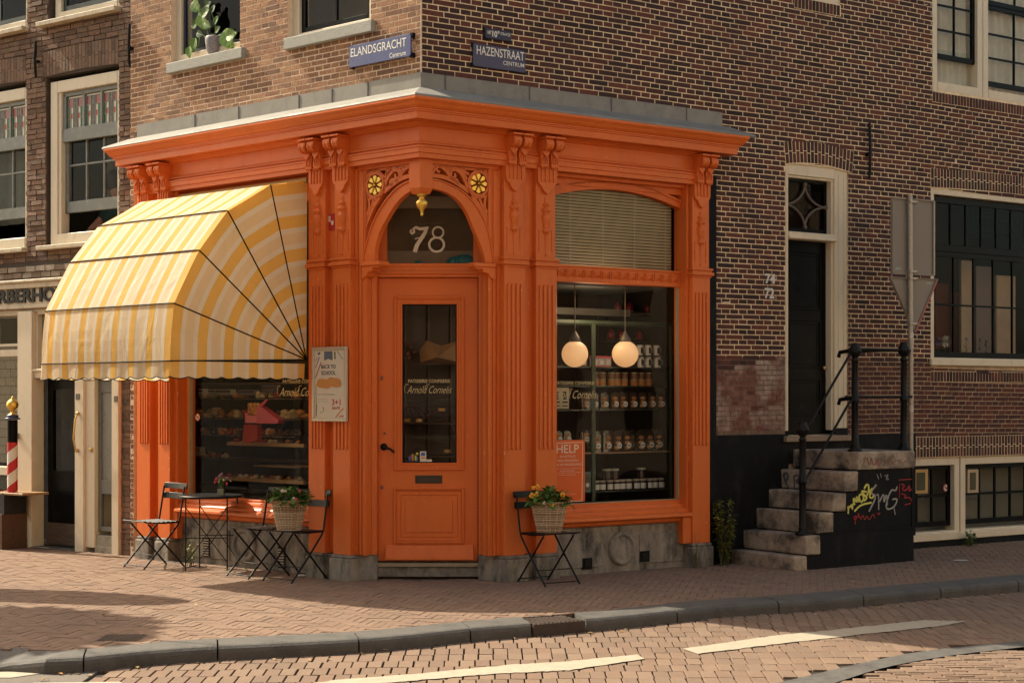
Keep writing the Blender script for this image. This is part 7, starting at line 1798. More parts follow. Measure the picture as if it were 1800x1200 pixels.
for (x0, x1, y0, y1, m, lb) in ((1607, 1631, 825, 866, mat('ochre_frame', (.50, .31, .10), .6), 'ochre framed grille card in the basement window beside the steps'), (1701, 1720, 825, 865, mat('beige_frame', (.44, .33, .21), .6), 'beige framed card in the basement window right of the white mullion')):
    mb = MB(R); mb.px(x0, y0, x1, y1, -.075, -.068, 0); mb.px(x0+4.5, y0+5, x1-4.5, y1-5, -.068, -.064, 1)
    for i in range(9): yy = y0+7+i*3.4; mb.px(x0+5, yy, x1-5, yy+1.2, -.064, -.061, 2)
    tag(part('framed_card', mb, [m, mat('olive_print', (.10, .09, .03), .7, var=.4, scale=40), mat('black_louvre', (.03, .028, .02), .6)]), lb, 'framed card', 'framed cards in the basement windows')
# ================================================================== INSIDE THE SHOP
fl_ = MB(); fp_ = [L.w(4.2, -.3, 0)[:2], L.w(0.5, -.6, 0)[:2], R.w(3.3, -.3, 0)[:2], (-.6, 20.4), (-1.6, 25)]
fl_.addf([(x, y, .16) for x, y in fp_], [(0, 1, 2, 3, 4)]); part('shop_floor', fl_, mat('shop_floor_tile', (.07, .05, .04), .4), shop, fixn=False)
mb = MB(R); mb.box(.7, 3.35, -1.62, -1.58, .16, 4.2); part('shop_back_wall', mb, DARKW, shop)
mb = MB(R)
for i in range(10): mb.box(.75+i*.27, .77+i*.27, -1.58, -1.56, .16, 4.2)
part('wall_panelling', mb, mat('dark_moulding', (.08, .045, .03), .5), shop)
mb = MB(L); mb.box(1.0, 4.3, -2.3, -2.26, .16, 4.2); part('shop_back_wall', mb, DARKW, shop)
NS = -.62                                          # depth of the display shelves in the right window
shf = thing('display_shelf', 'green metal shelving rack with glass shelves in the right show window', 'shelf', R.w(2.2, NS, .3), None)
def Rz(py, px=1100, p=NS+.1): return R.uz(px, py, p)[1]
def Ru(px, p=NS+.1): return R.uz(px, 700, p)[0]
ua_, ub_ = Ru(968), Ru(1181)
zs_ = {'top': Rz(571), 'a': Rz(645), 'b': Rz(678), 'c': Rz(719), 'd': Rz(794), 'e': Rz(861)}
mb = MB(R); mb.box(ua_-.1, ub_, NS+.08, NS+.11, zs_['top'], zs_['top']+.035); mb.box(Ru(1039), Ru(1045), NS+.10, NS+.12, .3, zs_['top']); mb.box(ub_-.02, ub_, NS+.08, NS+.11, .3, zs_['top']); mb.box(ua_-.1, ub_, NS-.24, NS-.22, zs_['top'], zs_['top']+.03)
part('rack_frame', mb, GREENF, shf, bevel=.002)
for k, m in (('a', 0), ('b', 0), ('c', 0), ('d', 1), ('e', 0)):
    mb = MB(R); mb.box(ua_-.1, ub_-.02, NS-.22, NS+.10, zs_[k]-.012, zs_[k]); part('shelf_board', mb, WOODT if m else mat('dark_glass_shelf', (.035, .045, .035), .15), shf)
def item(name, fr, px, w_px, h_px, zb, p, build, mats, label, cat, group):
    u = fr.uz(px, 700, p)[0]; Y = fr.w(u, p, 0)[1]; s_ = Y/FPX; mb = MB(fr); build(mb, u, p, zb, w_px*s_/.8, h_px*s_)
    return tag(part(name, mb, mats), label, cat, group)
def b_can(mb, u, p, z, w, h): mb.lathe((u, p, z), [(w*.42, 0), (w*.5, .006), (w*.5, h*.62), (w*.42, h*.72), (w*.2, h*.76), (w*.2, h*.86), (w*.12, h)], 14)
def b_mug(mb, u, p, z, w, h):
    mb.lathe((u, p, z), [(w*.42, 0), (w*.44, h), (w*.38, h), (w*.36, h*.1)], 16); mb.tube([(u+w*.42, p, z+h*.8), (u+w*.68, p, z+h*.7), (u+w*.68, p, z+h*.35), (u+w*.42, p, z+h*.2)], .005, 6)
    mb.box(u-w*.2, u+w*.1, p+w*.40, p+w*.46, z+h*.2, z+h*.75, 1); mb.box(u+w*.14, u+w*.22, p+w*.38, p+w*.43, z+h*.15, z+h*.6, 1)
def b_tin(mb, u, p, z, w, h): mb.box(u-w/2, u+w/2, p-.05, p, z, z+h*.86, 0); mb.box(u-w/2-.002, u+w/2+.002, p-.052, p+.002, z+h*.80, z+h, 1); mb.box(u-w*.3, u+w*.3, p, p+.002, z+h*.2, z+h*.6, 2); mb.box(u-w*.5, u+w*.5, p, p+.0015, z, z+h*.12, 1)
def b_tub(mb, u, p, z, w, h):
    mb.lathe((u, p-.04, z), [(w*.44, 0), (w*.46, h*.42)], 14, 1); mb.lathe((u, p-.04, z+h*.44), [(w*.47, 0), (w*.47, .008)], 14, 0); mb.lathe((u, p-.04, z+h*.5), [(w*.44, 0), (w*.46, h*.42)], 14, 2); mb.lathe((u, p-.04, z+h*.93), [(w*.47, 0), (w*.47, .008)], 14, 0)
def b_bag(mb, u, p, z, w, h):
    mb.box(u-w*.45, u+w*.45, p-.05, p, z, z+h*.82, 0); mb.prism([(u-w*.45, z+h*.82), (u+w*.45, z+h*.82), (u+w*.2, z+h), (u-w*.3, z+h*.97)], p-.03, p-.01, 0)
    for i in range(3): mb.ball((u+rnd.uniform(-.1, .1)*w, p+.002, z+h*(.2+.22*i)), w*.30, 8, 1, rnd.random(), rings=5, sy=.3, sz=.6)
    mb.lathe((u+w*.08, p+.016, z+h*.30), [(w*.26, 0), (w*.26, .002)], 14, 2, axis='n'); mb.box(u-w*.12, u+w*.22, p+.019, p+.020, z+h*.27, z+h*.31, 3)
def b_jar(mb, u, p, z, w, h): mb.lathe((u, p, z), [(w*.46, 0), (w*.48, h*.05), (w*.48, h*.75), (w*.42, h*.82)], 14, 0); mb.lathe((u, p, z+h*.82), [(w*.47, 0), (w*.47, h*.18)], 14, 1); mb.lathe((u, p, z+h*.12), [(w*.485, 0), (w*.485, h*.5)], 14, 2, a0=math.pi*.15, a1=math.pi*.85)
JAM = mat('dark_jam_glass', (.035, .012, .010), .15); LID = mat('jar_lid_cream', (.42, .36, .27), .4); LBL = mat('white_label', (.62, .60, .55), .6); BLK = mat('printed_black', (.03, .028, .026), .5)
CELL = mat('cellophane_dark', (.06, .04, .028), .12, spec=.8); COOK = ramp_mat('baked_cookie', [(.30, .12, .035), (.42, .19, .06), (.55, .28, .09)], rough=.7, bump=.002); MUGW = mat('mug_white', (.55, .50, .43), .25); PINK = mat('tin_pink', (.50, .10, .12), .4); TINB = mat('tin_pattern', (.42, .42, .46), .4, var=.5, scale=60); PLAS = mat('clear_tub_lid', (.40, .33, .22), .15, spec=.8)
pos = ['leftmost', 'second from the left', 'third from the left', 'fourth from the left', 'fifth from the left', 'sixth from the left', 'seventh from the left', 'eighth from the left', 'ninth from the left', 'tenth from the left', 'eleventh from the left']
mb = MB(R); mb.box(Ru(1070, -1.2), Ru(1160, -1.2), -1.3, -1.15, Rz(549, 1100, -1.2)-.02, Rz(549, 1100, -1.2)); mb.box(Ru(1062, -1.2), Ru(1160, -1.2), -1.3, -1.15, Rz(597, 1100, -1.2)-.02, Rz(597, 1100, -1.2)); part('wall_shelf', mb, DARKW, shf)
for j, (row, py, h) in enumerate((((1086, 1106, 1139, 1156), 549, 18), ((1074, 1092, 1124, 1152), 597, 18))):
    for i, x in enumerate(row): item('canister', R, x, 10.5, h, Rz(py, 1100, -1.2), -1.2, b_can, REDC, f'{pos[i]} red knobbed canister on the {("upper", "lower")[j]} wall shelf', 'canister', 'red canisters at the back of the shop')
for i, x in enumerate((1125, 1139, 1154)): item('mug', R, x, 11, 18, zs_['a']+.125, NS+.04, b_mug, [MUGW, BLK], f'{pos[i]} white printed mug in the upper row on the rack', 'mug', 'printed mugs')
for i, x in enumerate((1126, 1139, 1155)): item('mug', R, x, 13 if i == 2 else 11, 19, zs_['a'], NS+.05, b_mug, [MUGW, BLK], f'{pos[i]} black and white mug in the lower row on the rack', 'mug', 'printed mugs')
mb = MB(R); mb.box(Ru(1112), Ru(1168), NS-.06, NS+.09, zs_['a']+.113, zs_['a']+.125); part('shelf_board', mb, MATS['dark_glass_shelf'], shf)
for i, x in enumerate((1047, 1058, 1069)): item('gift_tin', R, x, 10.5, 19, zs_['a'], NS+.05, b_tin, [TINB, PINK, LBL], f'{pos[i]} pink and white patterned tin beside the lamp', 'tin', 'patterned gift tins')
for i, x in enumerate((1050, 1062, 1079, 1088, 1101, 1118, 1131, 1144)): item('cookie_tub', R, x, 13, 24, zs_['b']-.0, NS+.04, b_tub, [PLAS, COOK, mat('tub_brown', (.16, .07, .03), .3)], f'{pos[i]} stacked clear tub of biscuits on the second shelf', 'tub', 'clear tubs of biscuits')
for i, x in enumerate((1030, 1045, 1063, 1081, 1097, 1114, 1130, 1146, 1162)): item('cookie_bag', R, x, 15, 30, zs_['c'], NS+.04, b_bag, [CELL, COOK, LBL, BLK], f'{pos[i]} cellophane cookie bag with a white round label on the middle shelf', 'cookie bag', 'cookie bags on the middle shelf')
for i, x in enumerate((982, 998, 1029, 1049, 1068, 1086, 1103, 1127, 1143, 1158)): item('cookie_bag', R, x, 16 if i > 2 else 14, 38 if i > 2 else 22, zs_['d'] if i > 2 else zs_['d']+.10, NS+.04, b_bag, [CELL, COOK, LBL, BLK], f'{pos[i]} box of cookies with a round label on the oak shelf', 'cookie bag', 'cookie boxes on the oak shelf')
for i, x in enumerate((1047, 1058, 1071, 1083, 1093, 1104, 1118, 1129, 1142, 1150, 1161)): item('jam_jar', R, x, 11.5, 18.5, zs_['e'], NS+.05, b_jar, [JAM, LID, LBL], f'{pos[i]} white-labelled jam jar in the bottom row', 'jam jar', 'jam jars in the bottom row')
for i, x in enumerate((1067, 1080, 1127)): item('jam_jar', R, x, 14, 20, zs_['e']+.103, NS+.02, b_jar, [JAM, LID, JAM], f'{pos[i]} wide dark jam jar standing on top of the row', 'jam jar', 'wide jam jars')
for i, x in enumerate((978, 992)):
    mb = MB(R); mb.px(x-6-(2 if i else 0), 681, x+8, 718, NS+.12, NS+.124, 0); mb.px(x-2, 688, x+4, 702, NS+.124, NS+.126, 1); mb.px(x-3, 705, x+6, 708, NS+.124, NS+.126, 1); mb.px(x-3, 712, x+6, 714, NS+.124, NS+.126, 1)
    tag(part('price_card', mb, [mat('cream_card', (.50, .42, .27), .7), BLK]), ('cream folded card nearest the pilaster on the middle shelf', 'tall cream printed card on the middle shelf')[i], 'card')
mb = MB(R); mb.px(1028, 829, 1038.5, 864, -.20, -.195, 0); mb.px(1029.5, 832, 1037, 861, -.195, -.193, 1); u, z = R.uz(1033, 852, -.19); mb.lathe((u, -.193, z), [(.022, 0), (.022, .003)], 12, 2, axis='n')
tag(part('framed_card', mb, [mat('teal_frame', (.04, .16, .14), .5), mat('brown_photo', (.12, .07, .04), .6), OFFW]), 'small teal framed card beside the HELP poster', 'framed card')
for i, x in enumerate((1038, 1054, 1072, 1090, 1106, 1122, 1138, 1154)): item('cookie_bag', R, x, 14, 31, zs_['c'], NS-.10, b_bag, [CELL, COOK, LBL, BLK], f'{pos[i]} cookie bag in the second rank of the middle shelf', 'cookie bag', 'cookie bags behind the front rank')
for i, x in enumerate((1038, 1058, 1077, 1094, 1114, 1134, 1151)): item('cookie_bag', R, x, 15, 39, zs_['d'], NS-.10, b_bag, [CELL, COOK, LBL, BLK], f'{pos[i]} cookie box in the second rank of the oak shelf', 'cookie bag', 'cookie boxes behind the front rank')
for i, x in enumerate((1016, 1027)): item('gift_tin', R, x, 10, 15, zs_['a'], NS+.02, b_tin, [COOK, JAM, LBL], f'{pos[i]} brown tin left of the rack upright under the lamp', 'tin', 'brown tins')
# pendant lamps
for i, (x, y) in enumerate(((1010.5, 622), (1099, 622))):
    p = -.30; u, z = R.uz(x, y, p); r_ = 23.3/FPX*R.w(u, p, 0)[1]
    t = thing('pendant_lamp', ('left', 'right')[i]+' lit opal globe lamp hanging in the right show window', 'lamp', R.w(u, p, z))
    mb = MB(R); mb.lathe((u, p, z), [(r_*math.sin(math.radians(a_)), -r_*math.cos(math.radians(a_))) for a_ in range(0, 156, 8)]+[(r_*.40, r_*.93)], 28); part('globe', mb, WGLOBE, t)
    mb = MB(R); mb.lathe((u, p, z+r_*.88), [(r_*.42, 0), (r_*.44, .02), (r_*.36, .05), (r_*.2, .08), (r_*.12, .10), (.012, .11)], 18); part('fitting', mb, mat('dull_brass_fitting', (.14, .11, .08), .45, metal=.6), t)
    mb = MB(R); mb.tube([(u, p, z+r_), (u, p, 3.1)], .005, 6); part('rod', mb, MATS['dull_brass_fitting'], t)
# ceiling board over the window display
mb = MB(R); mb.box(1.3, 3.1, -1.55, -.30, 2.80, 2.84); part('display_ceiling', mb, mat('grey_ceiling', (.08, .08, .075), .7), shop)
mb = MB(R); mb.box(1.3, 3.1, -.9, -.88, 2.55, 2.62); part('display_ceiling', mb, mat('light_rail', (.16, .15, .13), .6), shop)
mb = MB(R); mb.box(1.4, 3.1, -.55, -.10, .3, wz0-.02); part('display_base', mb, DARK, shop)
# ---- left window display: pastry counter, shelves, trays
NL = -.75
def Lz(py, px=440, p=NL): return L.uz(px, py, p)[1]
def Lu(px, p=NL): return L.uz(px, 700, p)[0]
t = thing('pastry_counter', 'glass pastry counter with brass edging behind the left show window', 'counter', L.w(2.4, NL, .2))
mb = MB(L); mb.box(Lu(548), Lu(338), NL-.5, NL, .16, Lz(858)); part('counter_base', mb, DARK, t)
mb = MB(L)
for y, h in ((846, .035), (783, .035)): mb.box(Lu(535), Lu(380 if y > 800 else 400), NL-.02, NL+.01, Lz(y), Lz(y)+h)
mb.box(Lu(520), Lu(445), NL-.35, NL+.0, Lz(819), Lz(819)+.012); part('brass_edge', mb, mat('tan_trim', (.36, .22, .10), .4, metal=.2), t)
g_ = MB(L); g_.face([g_.P(Lu(535), NL+.005, Lz(846)), g_.P(Lu(380), NL+.005, Lz(846)), g_.P(Lu(380), NL+.005, Lz(785)), g_.P(Lu(535), NL+.005, Lz(785))]); part('front_glass', g_, GLASS, t, fixn=False)
mb = MB(L)
for y in (672, 735, 806): mb.box(Lu(548, -1.2), Lu(345, -1.2), -1.5, -1.2, L.uz(440, y, -1.2)[1]-.02, L.uz(440, y, -1.2)[1])
tag(part('wall_shelf', mb, mat('brown_shelf', (.10, .055, .03), .5)), 'brown wall shelves with boxes behind the pastry counter', 'shelf')
goods = [mat('choux_brown', (.34, .15, .05), .6, var=.3, scale=40), mat('glazed_bun', (.50, .24, .07), .35, var=.3, scale=40), mat('cream_cake', (.55, .45, .28), .5), mat('chocolate_cake', (.06, .025, .015), .3), mat('raspberry_cake', (.35, .03, .04), .35)]
k = 0
for (y, x0, x1, p, n_, kind) in ((843, 388, 532, NL-.12, 17, 0), (781, 408, 530, NL-.12, 14, 1), (806, 352, 400, -1.12, 6, 2), (735, 350, 540, -1.12, 14, 1), (700, 352, 540, -1.1, 18, 3), (765, 360, 535, -1.05, 16, 4)):
    tr = MB(L); uA, uB = Lu(x1, p), Lu(x0, p); zt_ = Lz(y, 440, p); tr.box(uA, uB, p-.1, p+.08, zt_-.012, zt_)
    tag(part('tray', tr, mat('steel_tray', (.25, .22, .18), .3, metal=.7)), {843: 'long steel tray of pastries low in the glass counter', 781: 'steel tray of cakes on top of the counter', 806: 'short tray at the left end of the back shelf', 735: 'tray of small cakes on the upper back shelf', 700: 'long tray of small cakes under the top shelf', 765: 'tray of cakes midway behind the counter'}[y], 'tray')
    for i in range(n_):
        u = uA+(uB-uA)*(i+.5)/n_; mb = MB(L); m_i = rnd.randrange(5); w = (uB-uA)/n_*.42
        for q_ in range(3): mb.ball((u+rnd.uniform(-.2, .2)*w, p+.02+rnd.uniform(-.05, .04), zt_+w*.55+q_*w*.35*(q_ > 1)), w*rnd.uniform(.75, 1), 8, 0, rings=5, sz=.7)
        o = part('pastry', mb, goods[m_i]); tag(o, {843: 'small pastry in the row inside the glass counter', 781: 'small cake in the row on the counter top', 806: 'small pastry on the short shelf tray', 735: 'small cake in the row on the upper back shelf', 700: 'small cake in the row just under the top shelf', 765: 'small cake in the row midway behind the counter'}[y], 'pastry', {843: 'pastries inside the counter', 781: 'cakes on the counter top', 806: 'pastries on the short tray', 735: 'cakes on the upper shelf', 700: 'cakes under the top shelf', 765: 'cakes midway behind the counter'}[y])
for i, (x, y, w, h, c, lb) in enumerate(((352, 693, 8, 10, (.5, .48, .42), 'white carton at the left end of the top shelf'), (372, 693, 11, 9, (.42, .42, .36), 'pale green carton on the top shelf'), (392, 694, 26, 10, (.36, .36, .33), 'wide grey carton on the top shelf'), (432, 694, 30, 9, (.16, .16, .2), 'long dark blue carton on the top shelf'), (470, 690, 22, 14, (.09, .08, .09), 'dark tall carton on the top shelf'), (504, 735, 9, 11, (.62, .52, .32), 'small cream price tag card on the middle shelf'), (346, 800, 10, 15, (.5, .45, .38), 'white card standing at the left jamb'), (376, 728, 5, 12, (.55, .52, .48), 'narrow white bottle on the middle shelf'))):
    mb = MB(L); p = -1.0; mb.px(x-w/2, y-h, x+w/2, y, p-.08, p, 0); a_ = L.uz(x-w/2, y-h*.75, p+.001); b_ = L.uz(x+w/2, y-h*.5, p+.001)
    mb.box(a_[0], b_[0], p, p+.002, a_[1], b_[1], 1)
    tag(part('carton', mb, [mat('carton_%d' % i, c, .6), BLK if i < 5 else BRASS], bevel=.002), lb, 'carton')
# pink folded gift box (its printed cat face is left out)
t = thing('gift_box', 'red and pink peaked gift box with striped biscuits in the left show window', 'gift box', L.w(2.0, -.45, 1.6)); p = -.42
def lp(x, y): return L.uz(330+x/5, 650+y/5, p)
mb = MB(L); mb.prism([lp(605, 470), lp(600, 340), lp(640, 320), lp(800, 440), lp(790, 470)], p-.08, p, 0); mb.prism([lp(605, 320), lp(680, 258), lp(700, 256), (lp(645, 325))], p-.03, p-.01, 0); part('box', mb, mat('raspberry_card', (.36, .02, .045), .5), t, bevel=.002)
mb = MB(L); mb.prism([lp(490, 465), lp(490, 375), lp(520, 400), lp(600, 400), lp(600, 465)], p-.10, p-.02, 0); part('pink_tray', mb, mat('pink_card', (.45, .10, .12), .6), t)
mb = MB(L)
for i in range(6):
    for r_ in range(3): u, z = lp(500+i*17, 310+r_*32); mb.ball((u, p-.06, z), .017, 8, 0, rnd.random(), rings=5, sz=1.6)
part('biscuit', mb, COOK, t)
mb = MB(L); pts = [lp(385, 640), lp(400, 480), lp(520, 480), lp(520, 620), lp(450, 640)]; mb.prism(pts, -.62, -.56); tag(part('paper_bag', mb, mat('red_paper_bag', (.30, .022, .015), .6), bevel=.003), 'plain red paper bag under the gift box in the left window', 'bag')
# small lit ceiling spots inside the shop
t = thing('shop_ceiling_lamp', 'warm ceiling lamp shade glowing deep inside the shop behind the door glass', 'lamp', (X(751, 17.2), 17.2, Z(598, 17.2)))
mb = MB(); mb.lathe((X(751, 17.2), 17.2, Z(598, 17.2)), [(.16, 0), (.14, .03), (.06, .07), (.015, .10)], 20); part('shade', mb, mat('glowing_shade', (.5, .22, .06), .5, emit=((1.0, .42, .10), 1.2)), t)
mb = MB(); mb.tube([(X(751, 17.2), 17.2, Z(598, 17.2)+.09), (X(751, 17.2), 17.2, 4.2)], .005, 5); part('rod', mb, IRON, t)
pl_ = bpy.data.lights.new('shop_lamp_light', 'POINT'); plo = bpy.data.objects.new('shop_lamp_light', pl_); COL.objects.link(plo); plo.location = (-1.3, 16.9, 3.3); pl_.energy = 8; pl_.color = (1, .66, .36); pl_.shadow_soft_size = .25
pl_ = bpy.data.lights.new('display_light', 'POINT'); plo = bpy.data.objects.new('display_light', pl_); COL.objects.link(plo); q_ = R.w(2.15, -.30, 2.55); plo.location = q_; pl_.energy = 4; pl_.color = (1, .72, .45); pl_.shadow_soft_size = .2
# behind the door: shelf with wrapped bouquet, flowers, trays
mb = MB()
for y, z_ in ((16.1, Z(637, 16.1)), (15.9, Z(742, 15.9)), (15.9, Z(800, 15.9))): mb.box(-1.55, -.4, y, y+.3, z_-.02, z_)
tag(part('door_shelf', mb, mat('brown_shelf', (.10, .055, .03), .5)), 'three brown shelves seen through the door glass', 'shelf')
mb = MB(); zz = Z(637, 16.1)
mb.addf([(X(738, 16), 16.1, zz), (X(808, 16), 16.1, zz), (X(806, 16), 16.15, zz+.22), (X(775, 16), 16.05, zz+.17), (X(750, 16), 16.0, zz+.22), (X(736, 16), 16.1, zz+.13), (X(770, 16), 15.9, zz+.05)], [(0, 6, 5), (5, 6, 4), (4, 6, 3), (3, 6, 2), (2, 6, 1), (0, 1, 6)])
tag(part('paper_wrap', mb, mat('kraft_paper', (.40, .25, .13), .7, bump=.01, bscale=12), fixn=False), 'crumpled kraft paper wrap on the top shelf behind the door glass', 'paper')
mb = MB()
for i in range(22): c = Vector((X(716, 16)+rnd.uniform(-.07, .07), 16.0+rnd.uniform(-.05, .05), zz+rnd.uniform(.02, .22))); mb.leaf(tuple(c), (rnd.uniform(-1, 1), rnd.uniform(-1, 0), rnd.uniform(-.3, 1)), .06, .03, 0, rnd.random())
tag(part('dried_bouquet', mb, ramp_mat('dried_petal', [(.30, .12, .05), (.45, .20, .08), (.35, .10, .12)], rough=.7, bump=.001), fixn=False), 'dried orange bouquet left of the paper wrap behind the door glass', 'bouquet')
mb = MB(); zz = Z(742, 15.9)
for i in range(60): c = Vector((X(rnd.uniform(712, 790), 15.8), 15.85+rnd.uniform(-.05, .1), zz+rnd.uniform(.01, .16))); mb.leaf(tuple(c), (rnd.uniform(-1, 1), rnd.uniform(-1, 0), rnd.uniform(-.2, 1)), .05, .02, 0, rnd.random())
tag(part('bouquet', mb, ramp_mat('plum_petal', [(.14, .02, .05), (.25, .03, .09), (.10, .03, .03)], rough=.6, bump=.001), fixn=False), 'low plum-coloured flowers on the middle shelf behind the door glass', 'bouquet')
for i, (x, y, lb) in enumerate(((716, 741, 'yellow cake box at the left of the middle shelf behind the door glass'), (737, 741, 'cream cake box on the middle shelf behind the door glass'), (776, 722, 'small orange box above the flowers behind the door glass'), (786, 795, 'orange box low behind the door glass'))):
    mb = MB(); Y = 15.78; s_ = Y/FPX; mb.box((x-900-6)*s_, (x-900+6)*s_, Y, Y+.06, Z(y, Y), Z(y-5, Y)); mb.box((x-900-3)*s_, (x-900+3)*s_, Y-.002, Y, Z(y, Y), Z(y-5, Y)+.003, 1)
    tag(part('cake_box', mb, [goods[1] if i != 1 else goods[2], BRASS]), lb, 'box')
mb = MB(D)
for i in range(17): z_ = gz1-.005-i*.0165; mb.box(gx0, gx1, nd-.08, nd-.062, z_-.003, z_)
part('door_blind', mb, mat('dark_blind_slat', (.05, .055, .055), .4), door)
# behind the fanlight: grey reflection band built as a board, ladder back, blue bag
mb = MB(D)
mb.box(xl1, xr0, -.5, -.45, Z(366, 15.3), Z(346, 15.3), 0); mb.box(xl1, xr0, -.55, -.5, zt1, zt1+.16, 0)
for x in (727, 762, 783): mb.box(X(x, 15.4)-.004, X(x, 15.4)+.004, -.60, -.59, zt1, Z(390, 15.4), 1)
for y in (392, 428, 445): mb.box(X(727, 15.4), X(783, 15.4), -.60, -.59, Z(y, 15.4)-.004, Z(y, 15.4)+.004, 1)
part('fanlight_clutter', mb, [mat('grey_brown_band', (.36, .29, .22), .6), mat('pewter_rail', (.16, .14, .12), .4)], shop)
mb = MB(D); mb.box(xl1-.2, xr0+.2, -1.1, -1.05, 2.8, 4.2); part('fanlight_backing', mb, mat('brown_backing', (.22, .16, .12), .7), shop)
mb = MB(D)
for (x, r_) in ((800, .09), (815, .11), (826, .09), (735, .05)): mb.ball((X(x, 15.1), -.33, zt1+r_*.35), r_, 12, rings=7, sz=.7)
tag(part('plastic_bag', mb, mat('teal_plastic', (.02, .22, .26), .4, bump=.02, bscale=20)), 'crumpled teal plastic bag lying behind the fanlight', 'bag')
# ================================================================== LITTER
for (px, py, w, h, c, lb) in ((531, 1013, .16, .018, (.6, .56, .5), 'white crumpled tissue on the pavement by the basket chair'), (1688, 985, .20, .008, (.5, .48, .45), 'flattened white paper on the pavement right of the steps'), (355, 1159, .18, .02, (.55, .52, .46), 'white scrap of paper lying in the street at the kerb')):
    z0 = 0 if py < 1100 else RZ; x, y = gp(px, py, z0); mb = MB(); k = 9
    ring_ = [(x+w/2*math.cos(i*2*math.pi/k)*rnd.uniform(.7, 1.1), y+w*.4*math.sin(i*2*math.pi/k)*rnd.uniform(.7, 1.1), z0+rnd.uniform(.004, h)) for i in range(k)]
    cpt = (x, y, z0+h*1.4); mb.addf(ring_+[cpt], [(i, (i+1) % k, k) for i in range(k)]); tag(part('paper_scrap', mb, mat('litter_%d' % px, c, .8)), lb, 'litter', None)
lv_ = MB()
for i in range(46):
    if i % 2: x = rnd.uniform(-3, 5); y = kerb_y(x)-rnd.uniform(.03, .25); z0 = RZ+.004
    else: x, y = gp(rnd.uniform(100, 1780), rnd.uniform(1000, 1100)); z0 = .003
    if z0 > 0 and (behind_wall(x, y) or y < kerb_y(x)+.4): continue
    for q_ in range(1): lv_.leaf((x, y, z0+.004), (rnd.uniform(-1, 1), rnd.uniform(-1, 1), .15), rnd.uniform(.03, .055), rnd.uniform(.02, .035), 0, rnd.random(), bend=.1)
o = part('fallen_leaves', lv_, ramp_mat('dry_leaf', [(.30, .12, .03), (.45, .22, .04), (.25, .20, .05), (.5, .35, .2)], rough=.8, bump=.001), fixn=False); o['kind'] = 'stuff'; o['label'] = 'dry leaves scattered along the kerb'
# ================================================================== SURROUNDING STREET (outside the frame: seen in the window panes, shades the corner)
def block(x, y, ang, w, h, m, label, seed):
    r2 = random.Random(seed); F_ = Frame((x, y), ang, 1)
    t = thing('canal_house', label, 'building', (x, y, 0)); mb = MB(F_); mb.box(0, w, -6, 0, RZ, h); part('wall', mb, m, t)
    fr_ = MB(F_); gl_ = MB(F_); nx = int(w/1.9); fz = [2.9*i for i in range(int(h/2.9))]
    for z in fz:
        for i in range(nx):
            u = (i+.5)*w/nx; fr_.box(u-.55, u+.55, .0, .05, z+.75, z+2.45); gl_.box(u-.47, u+.47, .045, .06, z+.83, z+1.58); gl_.box(u-.47, u+.47, .045, .06, z+1.64, z+2.37)
    part('window_frame', fr_, CREAM, t); part('window_glass', gl_, mat('dark_pane', (.02, .022, .025), .1), t)
    mb = MB(F_); mb.box(-.1, w+.1, -.1, .35, h-.3, h+.1); part('cornice', mb, CREAM, t)
BR1, BR2, BR3 = mat('far_red_brick', (.50, .34, .23), .9, var=.3, scale=20), mat('far_brown_brick', (.46, .37, .27), .9, var=.3, scale=20), mat('far_grey_render', (.64, .56, .43), .9, var=.15)
BD1, BD2 = mat('dark_far_brick', (.11, .06, .04), .9, var=.3, scale=20), mat('dark_far_brown', (.07, .05, .04), .9, var=.3, scale=20)
# along the far side of the street to the right, facing the shaded facade
ra = 34.3+180
for i, (w, h, m) in enumerate(((6, 9, BR2), (5, 10, BR1), (6.5, 9, BR3), (6, 10, BR2))):
    d0 = -2+sum((6, 5, 6.5, 6)[:i]); bx_, by_ = CORNER[0]+R.n[0]*17+R.u[0]*(d0+w+4), CORNER[1]+R.n[1]*17+R.u[1]*(d0+w+4)
    block(bx_, by_, 180+34.3, w, h, m, f'{("brown", "red brick", "pale rendered", "tall brown")[i]} house across the side street, outside the photo', i)
# across the canal to the left
for i, (w, h, m) in enumerate(((7, 13, BR1), (6, 12, BR2), (7, 14, BR3), (7, 12, BR1), (7, 13, BR2))):
    d0 = sum((7, 6, 7, 7, 7)[:i])-10; bx_, by_ = CORNER[0]+L.n[0]*34+L.u[0]*d0, CORNER[1]+L.n[1]*34+L.u[1]*d0
    # frame facing back towards the corner (u runs along L.u reversed)
    F_ang = 180-40.9
    m = (BD1, BD2)[i % 2]
    block(bx_+L.u[0]*0, by_, F_ang+0, w, h, m, f'{("red brick", "brown brick", "pale rendered", "wide red brick", "last brown brick")[i]} house across the water, outside the photo', 20+i)
# behind the viewer
for i, (w, h, m) in enumerate(((7, 12, BR2), (7, 13, BR1), (7, 12, BR3))):
    block(11-i*7, -5, 180, w, h, m, f'{("brown", "red", "pale")[i]} house behind the viewer, outside the photo', 40+i)

# unseen tree and long sunshade added at the left to cast the pavement shadows
ux, uy = L.u; nx_, ny_ = L.n
def LP(s_, p_): return (CORNER[0]+ux*s_+nx_*p_, CORNER[1]+uy*s_+ny_*p_)

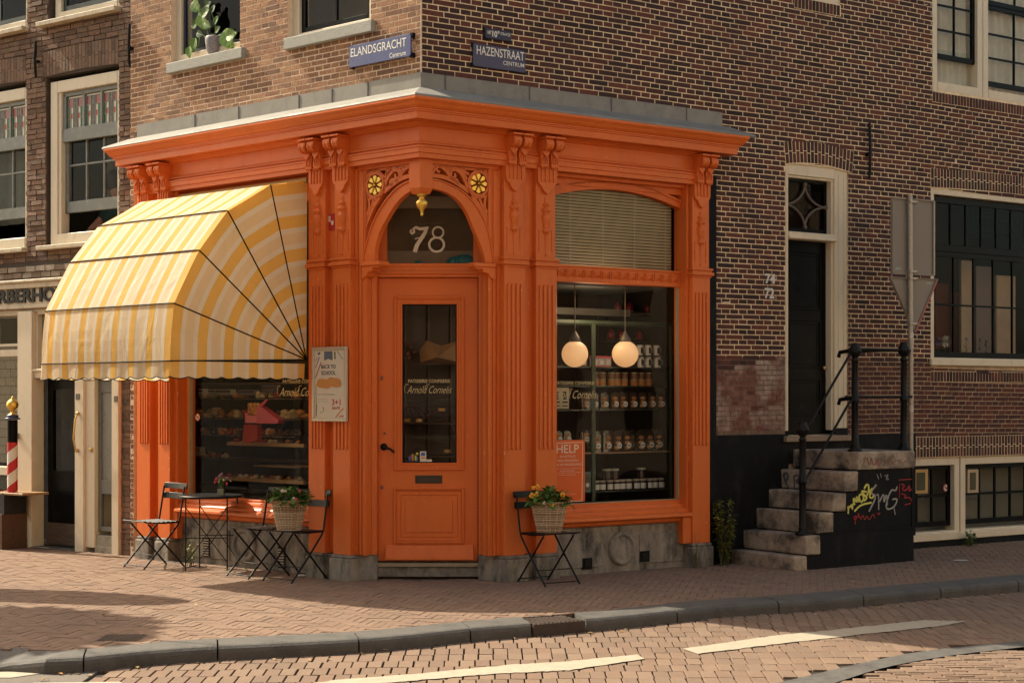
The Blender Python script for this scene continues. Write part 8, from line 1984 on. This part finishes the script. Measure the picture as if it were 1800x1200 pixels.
tq = LP(5.0, 4.55); tre = thing('shadow_tree', 'young leafy tree added out of view at the left to shade the pavement', 'tree', (tq[0], tq[1], 0))
mb = MB(); mb.tube([(tq[0], tq[1], -.1), (tq[0]+.05, tq[1], 2.0), (tq[0], tq[1], 3.6), (tq[0]+.1, tq[1], 5.0)], [.09, .07, .05, .02], 8)
for i in range(14):
    a_ = i*2.4; mb.tube([(tq[0], tq[1], 3.0+i*.12), (tq[0]+.9*math.cos(a_), tq[1]+.9*math.sin(a_), 3.7+i*.13)], [.03, .008], 5)
part('trunk', mb, STEM, tre)
mb = MB()
for i in range(3600):
    d_ = Vector((rnd.gauss(0, 1), rnd.gauss(0, 1), rnd.gauss(0, 1))).normalized()*(rnd.random()**.45)
    mb.leaf((tq[0]+d_.x*1.05, tq[1]+d_.y*1.05, 4.15+d_.z*.85), (rnd.uniform(-1, 1), rnd.uniform(-1, 1), rnd.uniform(-.6, .6)), .17, .12, 0, rnd.random())
part('crown', mb, LEAF, tre, fixn=False)
q0 = LP(5.3, 3.1); par = thing('shadow_parasol', 'long sand coloured sunshade on a pole, added out of view to cast a pavement shadow', 'shadow_parasol', (q0[0], q0[1], 0))
mb = MB(); a0, a1 = Vector((.95, -.30, 0)).normalized(), Vector((.30, .95, 0)).normalized(); ring_ = []
for i in range(24):
    t_ = i/24*2*math.pi; e = Vector((q0[0], q0[1], 3.2))+a0*1.35*math.cos(t_)+a1*.42*math.sin(t_); ring_.append(tuple(e))
top_ = (q0[0], q0[1], 3.55); mb.addf(ring_+[top_], [(i, (i+1) % 24, 24) for i in range(24)]); part('canopy', mb, mat('sand_canvas', (.5, .4, .26), .8), par, fixn=False)
mb = MB(); mb.tube([(q0[0], q0[1], 0), (q0[0], q0[1], 3.55)], .025, 8); mb.lathe((q0[0], q0[1], 0), [(.25, 0), (.25, .06), (.05, .08)], 20); part('pole', mb, WOODT, par)

gm = MB()
for i in range(520):
    f = rnd.random()*Sb[-1]; c = at_len(KS, S_, rnd.random()*tot)
    if not (-6 < c[0] < 7): continue
    x = c[0]+rnd.uniform(-.02, .02); y = c[1]-rnd.uniform(.005, .07); r_ = rnd.uniform(.006, .018)
    gm.ball((x, y, RZ+.002), r_, 6, 0, rnd.random(), sz=.45, rings=3)
o = part('gutter_dirt', gm, ramp_mat('gutter_soil', [(.05, .035, .022), (.12, .08, .05), (.20, .15, .10)], bump=.004), fixn=False); o['kind'] = 'stuff'; o['label'] = 'dirt and grit lying in the gutter along the kerb'
